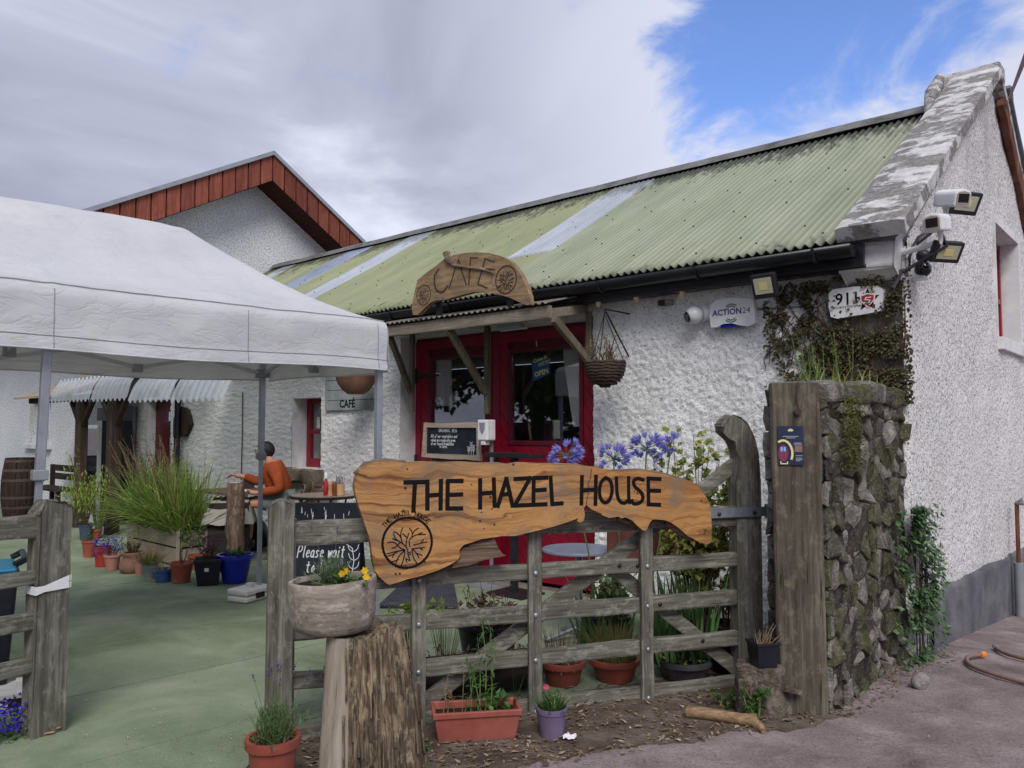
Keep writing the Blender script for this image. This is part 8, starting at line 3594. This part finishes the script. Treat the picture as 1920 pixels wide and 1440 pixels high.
for lab, u, v, Y, n in (('low lime leaved plant at the left end of the log trough', 765, 1150, 4.95, 60), ('small lime leaved plant near the middle of the log trough', 835, 1145, 4.95, 26)):
    q = at(u, v, Y)
    o = thing('lime_plant', lab, 'plant', (q.x, Y, .18), 0, 'lime leaved plants in the log trough')
    ml, ms = MB(), MB()
    for k in range(n):
        p = Vector((R.uniform(-.14, .14), R.uniform(-.05, .05), q.z - .18 + R.uniform(-.04, .06)))
        ml.leaf(p, rv() + Vector((0, -.4, .2)), (0, 0, 1), .055, .04)
        ms.tube([(p.x * .4, p.y, .0), p], [.002, .001], 3, False)
    ms.build('stem', M_STEM, o)
    ml.build('foliage', L_LIME, o)

# terracotta pots of dry grass
for lab, u, w_, vr, Y, n, L, m_ in (('terracotta pot of sparse dry wisps behind the gate', 1055, 84, 1243, 4.98, 90, .26, L_DRY), ('terracotta pot of thick tan green grass behind the gate', 1152, 94, 1238, 5.06, 480, .27, leafmat('tan_grass', [S(126, 132, 74), S(158, 150, 100), S(104, 116, 62)]))):
    q = at(u, vr, Y)
    o = pot('grass_pot', lab, 'plant pot', (q.x, Y, ZT), w_ / 2 / FOC * Y / 1.1, w_ / 2 / FOC * Y * .72, q.z - ZT + .02, M_TERRA2, .035, rimout=1.12)
    ml = MB()
    grass(ml, (0, 0, q.z - .03), n, L, .11, .005, .7, (.05, .75))
    ml.build('foliage', m_, o)
    ml = MB()
    for k in range(14):
        a = R.uniform(0, 2 * PI)
        ml.leaf((.12 * math.cos(a), .12 * math.sin(a), q.z - .01), rv(), (0, 0, 1), .05, .012)
    ml.build('dead_foliage', L_LITTER, o)
# iris in a glazed dark tub
q = at(1280, 1232, 5.1)
o = pot('iris_tub', 'wide dark glazed tub of tall iris leaves behind the right of the gate', 'plant pot', (q.x, 5.1, ZT), .175, .13, q.z - ZT, worn('dark_glaze', S(30, 34, 44), S(74, 74, 76), .3, 6, .05, .5), .035)
ml, my = MB(), MB()
for k in range(84):
    a = R.uniform(0, 2 * PI)
    p = Vector((R.uniform(-.17, .17), R.uniform(-.1, .1), q.z - .05))
    ml.blade(p, (math.cos(a) * .25, math.sin(a) * .25, 1), R.uniform(.4, .66), R.uniform(.022, .034), R.uniform(.05, .35), 6, R.uniform(-.8, .8))
for k in range(70):
    a, r = R.uniform(0, 2 * PI), .17 * math.sqrt(R.random())
    my.leaf((r * math.cos(a), r * math.sin(a), q.z + R.uniform(-.03, .03)), rv(), (0, 0, 1), .035, .02)
ml.build('foliage', L_IRIS, o, smooth='all')
my.build('low_foliage', L_VINE, o)
q = at(1365, 1235, 5.2)
o = pot('black_tub', 'plain black tub half hidden by the right end of the gate', 'plant pot', (q.x, 5.25, ZT), .13, .1, .3, M_BLACKPOT, .03)
ms, ml = MB(), MB()
bushy(ms, ml, (0, 0, .27), .35, .1, 9, 9, .06, .03)
ms.build('stem', M_TWIG, o)
ml.build('foliage', L_VINE, o)
# leafy plants low behind the third bay
q = at(1140, 1105, 5.35)
o = pot('leafy_pot', 'black pot with big green leaves and rusty flowers behind the gate', 'plant pot', (q.x, 5.4, ZT), .15, .12, .32, M_BLACKPOT, .03)
ms, ml, mf = MB(), MB(), MB()
bushy(ms, ml, (.03, 0, .3), .3, .2, 26, 9, .075, .034)
flowers(mf, (-.04, -.05, .3), .14, .24, 16, .02)
ms.build('stem', M_STEM, o)
ml.build('foliage', leafmat('grey_green_leaf', [S(110, 136, 84), S(136, 156, 104), S(86, 112, 66)]), o)
mf.build('flower', leafmat('rust_red_petal', [S(150, 60, 50), S(120, 70, 56), S(176, 120, 90)]), o)

# agapanthus with three heads
o = thing('agapanthus', 'agapanthus with violet blue flower heads on long bare stems above the sign', 'plant', gl(2.1, .62, .014), 0)
org = gl(2.1, .62, .014)
ml, ms, mf = MB(), MB(), MB()
for k in range(60):
    a = R.uniform(0, 2 * PI)
    ml.blade((R.uniform(-.15, .15), R.uniform(-.1, .1), .1), (math.cos(a) * .5, math.sin(a) * .5, 1), R.uniform(.35, .6), .026, R.uniform(.5, 1.2), 6)
for u, v, Y, rr_, n in ((1062, 846, 5.35, .12, 36), (1150, 852, 5.2, .11, 32), (1212, 832, 5.3, .12, 36), (1258, 822, 5.35, .07, 14)):
    c = at(u, v, Y) - org
    b = Vector((c.x * .35 + .08, (c.y) * .4, .1))
    ms.tube([b, b.lerp(c, .5) + Vector((.03, 0, 0)), c - Vector((0, 0, .03))], [.006, .005, .0045], 6, False)
    for k in range(n):
        d = rv().normalized()
        d.z = d.z * .7 + .25
        d.normalize()
        e = c - Vector((0, 0, .03)) + d * rr_ * R.uniform(.55, .8)
        ms.tube([c - Vector((0, 0, .03)), e], [.0018, .0014], 3, False)
        for i in range(6):
            t_ = 2 * PI * i / 6
            s1 = d.orthogonal().normalized()
            s2 = d.cross(s1)
            mf.leaf(e, d * 1.1 + s1 * math.cos(t_) * .75 + s2 * math.sin(t_) * .75, d, .05, .016, .2, -.15)
ms.build('stem', M_STEM, o)
ml.build('foliage', L_IRIS, o, smooth='all')
mf.build('flower', L_AGA, o)

# currant bush against the wall
org = gl(2.72, .5, .014)
o = thing('currant_bush', 'loose currant bush with yellow green lobed leaves against the white wall', 'shrub', org, 0)
ms, ml = MB(), MB()
tips = [(1240, 850), (1262, 808), (1300, 815), (1330, 830), (1280, 860), (1310, 870), (1350, 860), (1380, 850), (1250, 890), (1290, 905), (1330, 900), (1370, 900), (1390, 880), (1345, 940), (1380, 950), (1350, 985), (1320, 830), (1270, 880),
        (1360, 1010), (1300, 1005), (1255, 1000), (1375, 820), (1225, 870), (1390, 1000), (1330, 1060)]
for u, v in tips:
    e = at(u, v, org.y + R.uniform(-.1, .28)) - org
    b = Vector((R.uniform(-.04, .04), R.uniform(0, .06), 0))
    mid = b.lerp(e, .55) + Vector((R.uniform(-.06, .06), .0, .08))
    ms.tube([b, mid, e], [.008, .005, .002], 5, False)
    for q in range(26):
        f = R.uniform(.35, 1.02)
        p = (b.lerp(mid, f / .55) if f < .55 else mid.lerp(e, (f - .55) / .45)) + rv(.045)
        dd = (rv() + Vector((0, -.5, -.1))).normalized()
        L_ = R.uniform(.04, .078)
        s1 = dd.orthogonal().normalized()
        for sgn in (-.9, 0, .9):                       # three lobes
            ml.leaf(p, dd + s1 * sgn, (0, -.6, 1), L_ * (1 if sgn == 0 else .75), L_ * .62, .15, .15)
ms.build('stem', M_TWIG, o)
ml.build('foliage', L_VINE, o)

# rusty trough on legs by the wall
q0, q1 = at(1140, 1018, 5.75), at(1335, 1018, 5.75)
o = thing('rusty_trough', 'rusty brown metal trough on thin legs behind the agapanthus', 'planter', ((q0.x + q1.x) / 2, 5.78, .014), -.1)
w2 = (q1.x - q0.x) / 2
z1, z0 = at(1200, 990, 5.75).z, at(1200, 1062, 5.75).z
mr = worn('rust_brown', S(84, 52, 46), S(112, 70, 60), .85, 9, .3, .2)
mb = MB()
mb.box(-w2, w2, -.12, -.105, z0, z1)
mb.box(-w2, w2, .105, .12, z0, z1)
mb.box(-w2, -w2 + .015, -.104, .104, z0, z1)
mb.box(w2 - .015, w2, -.104, .104, z0, z1)
mb.box(-w2 + .016, w2 - .016, -.104, .104, z0, z1 - .06)
mb.build('trough', mr, o)
for x in (-w2 + .05, w2 - .05):
    for y in (-.09, .09):
        MB().box(x - .012, x + .012, y - .012, y + .012, 0, z0 - .002).build('leg', mr, o)

# ---- ivy and creeper on the corner, growth on the rubble wall
def on_gable(y, z, x=.03):
    return BF.w(x, y, z)


iv = thing('ivy', 'dark green ivy climbing where the rubble wall meets the gable', 'plant', BF.w(0, 0, 0), BF.a)
ml, ms = MB(), MB()
for k in range(2700):
    z = -.1 + 1.15 * R.random() ** .8
    wd = .10 + .34 * max(0, 1 - abs(z - .7) / .75) * (.75 + .5 * mnoise.noise(Vector((z * 4, 3, 3))))
    if z < .35:
        wd += .12
    y = -.09 + R.gauss(0, .62) * wd + .06 * math.sin(z * 5)
    if mnoise.noise(Vector((y * 5, z * 4, 2))) < -.12:
        continue
    x = .05 + R.uniform(0, .13) * (1 - abs(y - .12) / .6)
    d = Vector((R.uniform(.1, 1), R.uniform(-.7, .7), R.uniform(-.9, .1)))
    ml.leaf((x, y, z), d, (1, 0, .4), R.uniform(.02, .06), R.uniform(.02, .046), .12, .15)
for k in range(14):
    y = R.uniform(-.15, .3)
    ph = R.uniform(-.03, .03)
    pts = [(.05, y + ph * i + .04 * math.sin(i * 1.1 + k), -.1 + i * .16) for i in range(R.randint(4, 7))]
    ms.tube(pts, .004, 4, False)
ml.build('foliage', L_IVY, iv)
ms.build('stem', M_TWIG, iv)

cr = thing('wall_creeper', 'brown and green creeper spreading over the front wall corner round the old alarm box', 'plant', BF.w(0, 0, 0), BF.a)
ml, ms = MB(), MB()


def creep_density(x, z):
    a = math.exp(-((x + .28) / .36) ** 2) * (1 if z > 1.78 else 0)
    b = math.exp(-((z - 2.55) / .12) ** 2) * (1 if -1.35 < x < 0 else 0) * .8
    c_ = .55 * math.exp(-((x + .75) / .3) ** 2) * math.exp(-((z - 2.35) / .32) ** 2)
    lo = .9 * math.exp(-((x + .25) / .38) ** 2) * math.exp(-((z - 1.95) / .35) ** 2)
    return min(1, a * .8 + b + c_ + lo)


cnt = 0
while cnt < 4300:
    x, z = R.uniform(-1.0, .06), R.uniform(1.76, 2.72)
    if R.random() > creep_density(x, z) or mnoise.noise(Vector((x * 7, z * 7, 1))) < -.14:
        continue
    inbox = -.62 < x < -.1 and 2.36 < z < 2.62
    if inbox and R.random() < .95:
        continue
    cnt += 1
    y = -.045 - R.uniform(0, .06) - (.06 if inbox else 0)
    ml.leaf((x, y, z), (R.uniform(-.8, .8), R.uniform(-1, -.1), R.uniform(-1, .2)), (0, -1, .4), R.uniform(.018, .04), R.uniform(.014, .03), .15, .2)
for k in range(34):
    x, z = R.uniform(-.5, -.05), 1.8
    pts = [(x, -.05, z)]
    dx = R.uniform(-.07, .03)
    for i in range(R.randint(6, 11)):
        x += dx + R.uniform(-.05, .05)
        z += R.uniform(.06, .12)
        if z > 2.62:
            break
        pts.append((min(.02, x), -.05 - R.uniform(0, .02), z))
    if len(pts) > 2:
        ms.tube(pts, [.005] * (len(pts) - 1) + [.002], 4, False)
for k in range(26):
    x, z = R.uniform(-.95, -.3), R.uniform(2.3, 2.6)
    pts = [(x, -.05, z)]
    for i in range(6):
        x -= R.uniform(-.02, .06)
        z -= R.uniform(.02, .09)
        pts.append((x, -.05, z))
    ms.tube(pts, .003, 4, False)
ml.build('foliage', L_CREEP, cr)
ms.build('stem', M_TWIG, cr)

wg = thing('wall_top_growth', 'grasses and tall stems growing on top of the rubble wall', 'plant', BF.w(0, 0, 0), BF.a)
ml, ms = MB(), MB()
for k in range(120):
    y = -R.uniform(.0, SL)
    p = (R.uniform(-.36, .0), y, ST + .0)
    a = R.uniform(0, 2 * PI)
    tl = R.uniform(.2, 1.3)
    ml.blade(p, (math.cos(a) * math.sin(tl) + .3, math.sin(a) * math.sin(tl), math.cos(tl)), R.uniform(.08, .2), .009, 1., 5)
for k in range(26):
    p = Vector((-R.uniform(.3, .6), -R.uniform(.1, .5), ST - .02))
    e = p + Vector((R.uniform(-.12, .02), R.uniform(-.05, .05), R.uniform(.2, .5)))
    ms.tube([p, p.lerp(e, .5) + rv(.01), e], [.003, .0025, .001], 4, False)
    for q in range(10):
        ml.leaf(p.lerp(e, R.uniform(.2, 1)), rv() + Vector((0, 0, .6)), (0, 0, 1), .045, .006)
ml.build('foliage', leafmat('wall_grass', [S(148, 160, 84), S(118, 136, 66), S(170, 172, 110), S(92, 112, 60)]), wg)
ms.build('stem', M_STEM, wg)
for lab, xx, y, z0, z1 in (('moss cushion hanging from the top left of the rubble wall', .03, -1.3, 1.35, 1.78),):
    o = thing('moss', lab, 'moss', BF.w(0, 0, 0), BF.a)
    mb = MB()
    for k in range(900):
        p = Vector((xx + R.uniform(0, .03), y + R.gauss(0, .09), R.uniform(z0, z1)))
        mb.leaf(p, rv() + Vector((.6, 0, -.5)), (1, 0, 0), .022, .012)
    mb.build('cushion', leafmat('moss_leaf', [S(88, 92, 40), S(66, 74, 32), S(112, 108, 52)], .9, .1), o)

# lobelia at the foot of the left fence, chips of wood
g = gnd(5, 1388)
o = thing('lobelia', 'patch of bright violet lobelia at the foot of the left fence', 'plant', g, 0)
ml, mf = MB(), MB()
for k in range(600):
    a, q = R.uniform(0, 2 * PI), .13 * math.sqrt(R.random())
    p = Vector((q * math.cos(a), q * math.sin(a), R.uniform(.0, .19)))
    (mf if p.z > .05 and R.random() < .85 else ml).leaf(p, rv(), (0, 0, 1), .022, .018)
ml.build('foliage', L_GREEN, o)
mf.build('flower', L_LOB, o)
# ================================================================== litter, chips, trees across the yard
def scatter(name, n, region, size, mats, z, lab=None):
    mb = MB()
    k = 0
    while k < n:
        u, v = R.uniform(region[0], region[1]), R.uniform(region[2], region[3])
        if not region[4](u, v):
            continue
        k += 1
        p = gnd(u, v)
        s_ = R.uniform(*size)
        a = R.uniform(0, 2 * PI)
        mb.leaf((p.x, p.y, z + R.uniform(0, .012)), (math.cos(a), math.sin(a), R.uniform(-.15, .35)), (0, 0, 1), s_, s_ * R.uniform(.25, .6), R.uniform(-.2, .3), R.uniform(-.2, .3))
    o = mb.build(name, mats)
    o['kind'] = 'stuff'
    return o


def in_verge(u, v):
    lim = 1440 if u < 980 else 1440 - (u - 980) * .165
    low = 1395 - (u - 560) * .115
    return low - 45 < v < lim + 6 and mnoise.noise(Vector((u * .012, v * .02, 0))) > -.25


scatter('leaf_litter', 1500, (560, 1600, 1270, 1460, in_verge), (.012, .05), L_LITTER, .012)
scatter('twig_litter', 900, (560, 1700, 1260, 1440, in_verge), (.006, .02), leafmat('bark_chip', [S(60, 48, 42), S(104, 88, 76), S(186, 176, 164), S(80, 66, 56)], .9, .05), .012)
scatter('turf_debris', 520, (130, 640, 980, 1440, lambda u, v: True), (.006, .018), leafmat('turf_speck', [S(60, 58, 44), S(196, 196, 186), S(110, 100, 80), S(84, 84, 60)], .9, .05), .02)
scatter('lane_debris', 420, (1000, 1900, 1330, 1440, lambda u, v: v > 1440 - (u - 980) * .165), (.006, .02), leafmat('lane_speck', [S(70, 62, 58), S(150, 142, 136), S(96, 84, 76)], .9, .05), .008)
scatter('wall_foot_debris', 500, (1560, 1800, 1225, 1345, lambda u, v: abs(v - (1350 - (u - 1550) * .56)) < 26), (.01, .035), L_LITTER, .0)
mb = MB()
for k in range(26):
    p = gnd(R.uniform(48, 92), R.uniform(1362, 1386))
    a = R.uniform(0, PI)
    L = R.uniform(.04, .1)
    mb.beam(p + Vector((0, 0, .028)), p + Vector((math.cos(a) * L, math.sin(a) * L, .03 + R.uniform(-.006, .02))), .014, .005)
mb.build('wood_chips', worn('fresh_wood_chip', S(150, 116, 92), S(178, 146, 120), .8, 20))['kind'] = 'stuff'


# trees beyond the yard: they show dark in the door glass
def tree(label, x, y, h, r, seed):
    rr_ = random.Random(seed)
    o = thing('broadleaf_tree', label, 'tree', (x, y, 0), 0, 'trees across the yard')
    ms = MB()
    ms.tube([(0, 0, -.1), (.05, 0, h * .3), (0, .08, h * .7)], [.2, .15, .06], 10)
    blobs = []
    for k in range(12):
        a = rr_.uniform(0, 2 * PI)
        q = rr_.uniform(.3, 1) * r
        e = Vector((math.cos(a) * q, math.sin(a) * q, h * rr_.uniform(.3, .98)))
        ms.tube([(0, 0, e.z * .5), e * .6 + Vector((0, 0, e.z * .3)), e], [.07, .05, .015], 6, False)
        blobs.append((e, rr_.uniform(.35, .6) * r))
    ms.build('trunk', WZD, o)
    ml = MB()
    for c, s_ in blobs:
        for k in range(1300):
            d = Vector((rr_.gauss(0, 1), rr_.gauss(0, 1), rr_.gauss(0, .8)))
            d = d.normalized() * s_ * rr_.uniform(.35, 1.05)
            ml.leaf(c + d, rv(), (0, 0, 1), .24, .17)
    ml.build('crown', L_TREE, o)
    return o


tl_ = [(-11.5, 2.0, 6.5, 2.6), (-12.0, 6.2, 7.5, 3.0), (-13.5, -2.0, 7.0, 3.0), (-12.5, 10.2, 6.0, 2.6), (-9.5, -5.5, 7., 3.)]
t0 = tree('broad tree standing left of the market tent', *tl_[0], 3)
for k, (x, y, h, r) in enumerate(tl_[1:]):
    c = copy_tree(t0)
    c.location = (x, y, 0)
    c.rotation_euler.z = k * 1.3 + .7
    s_ = h / 6.5
    c.scale = (s_, s_, s_)
    c['label'] = ('broad tree beyond the left end of the yard', 'broad tree behind the tent towards the lane', 'broad tree nearest the barn', 'broad tree beside the lane behind the viewer')[k]
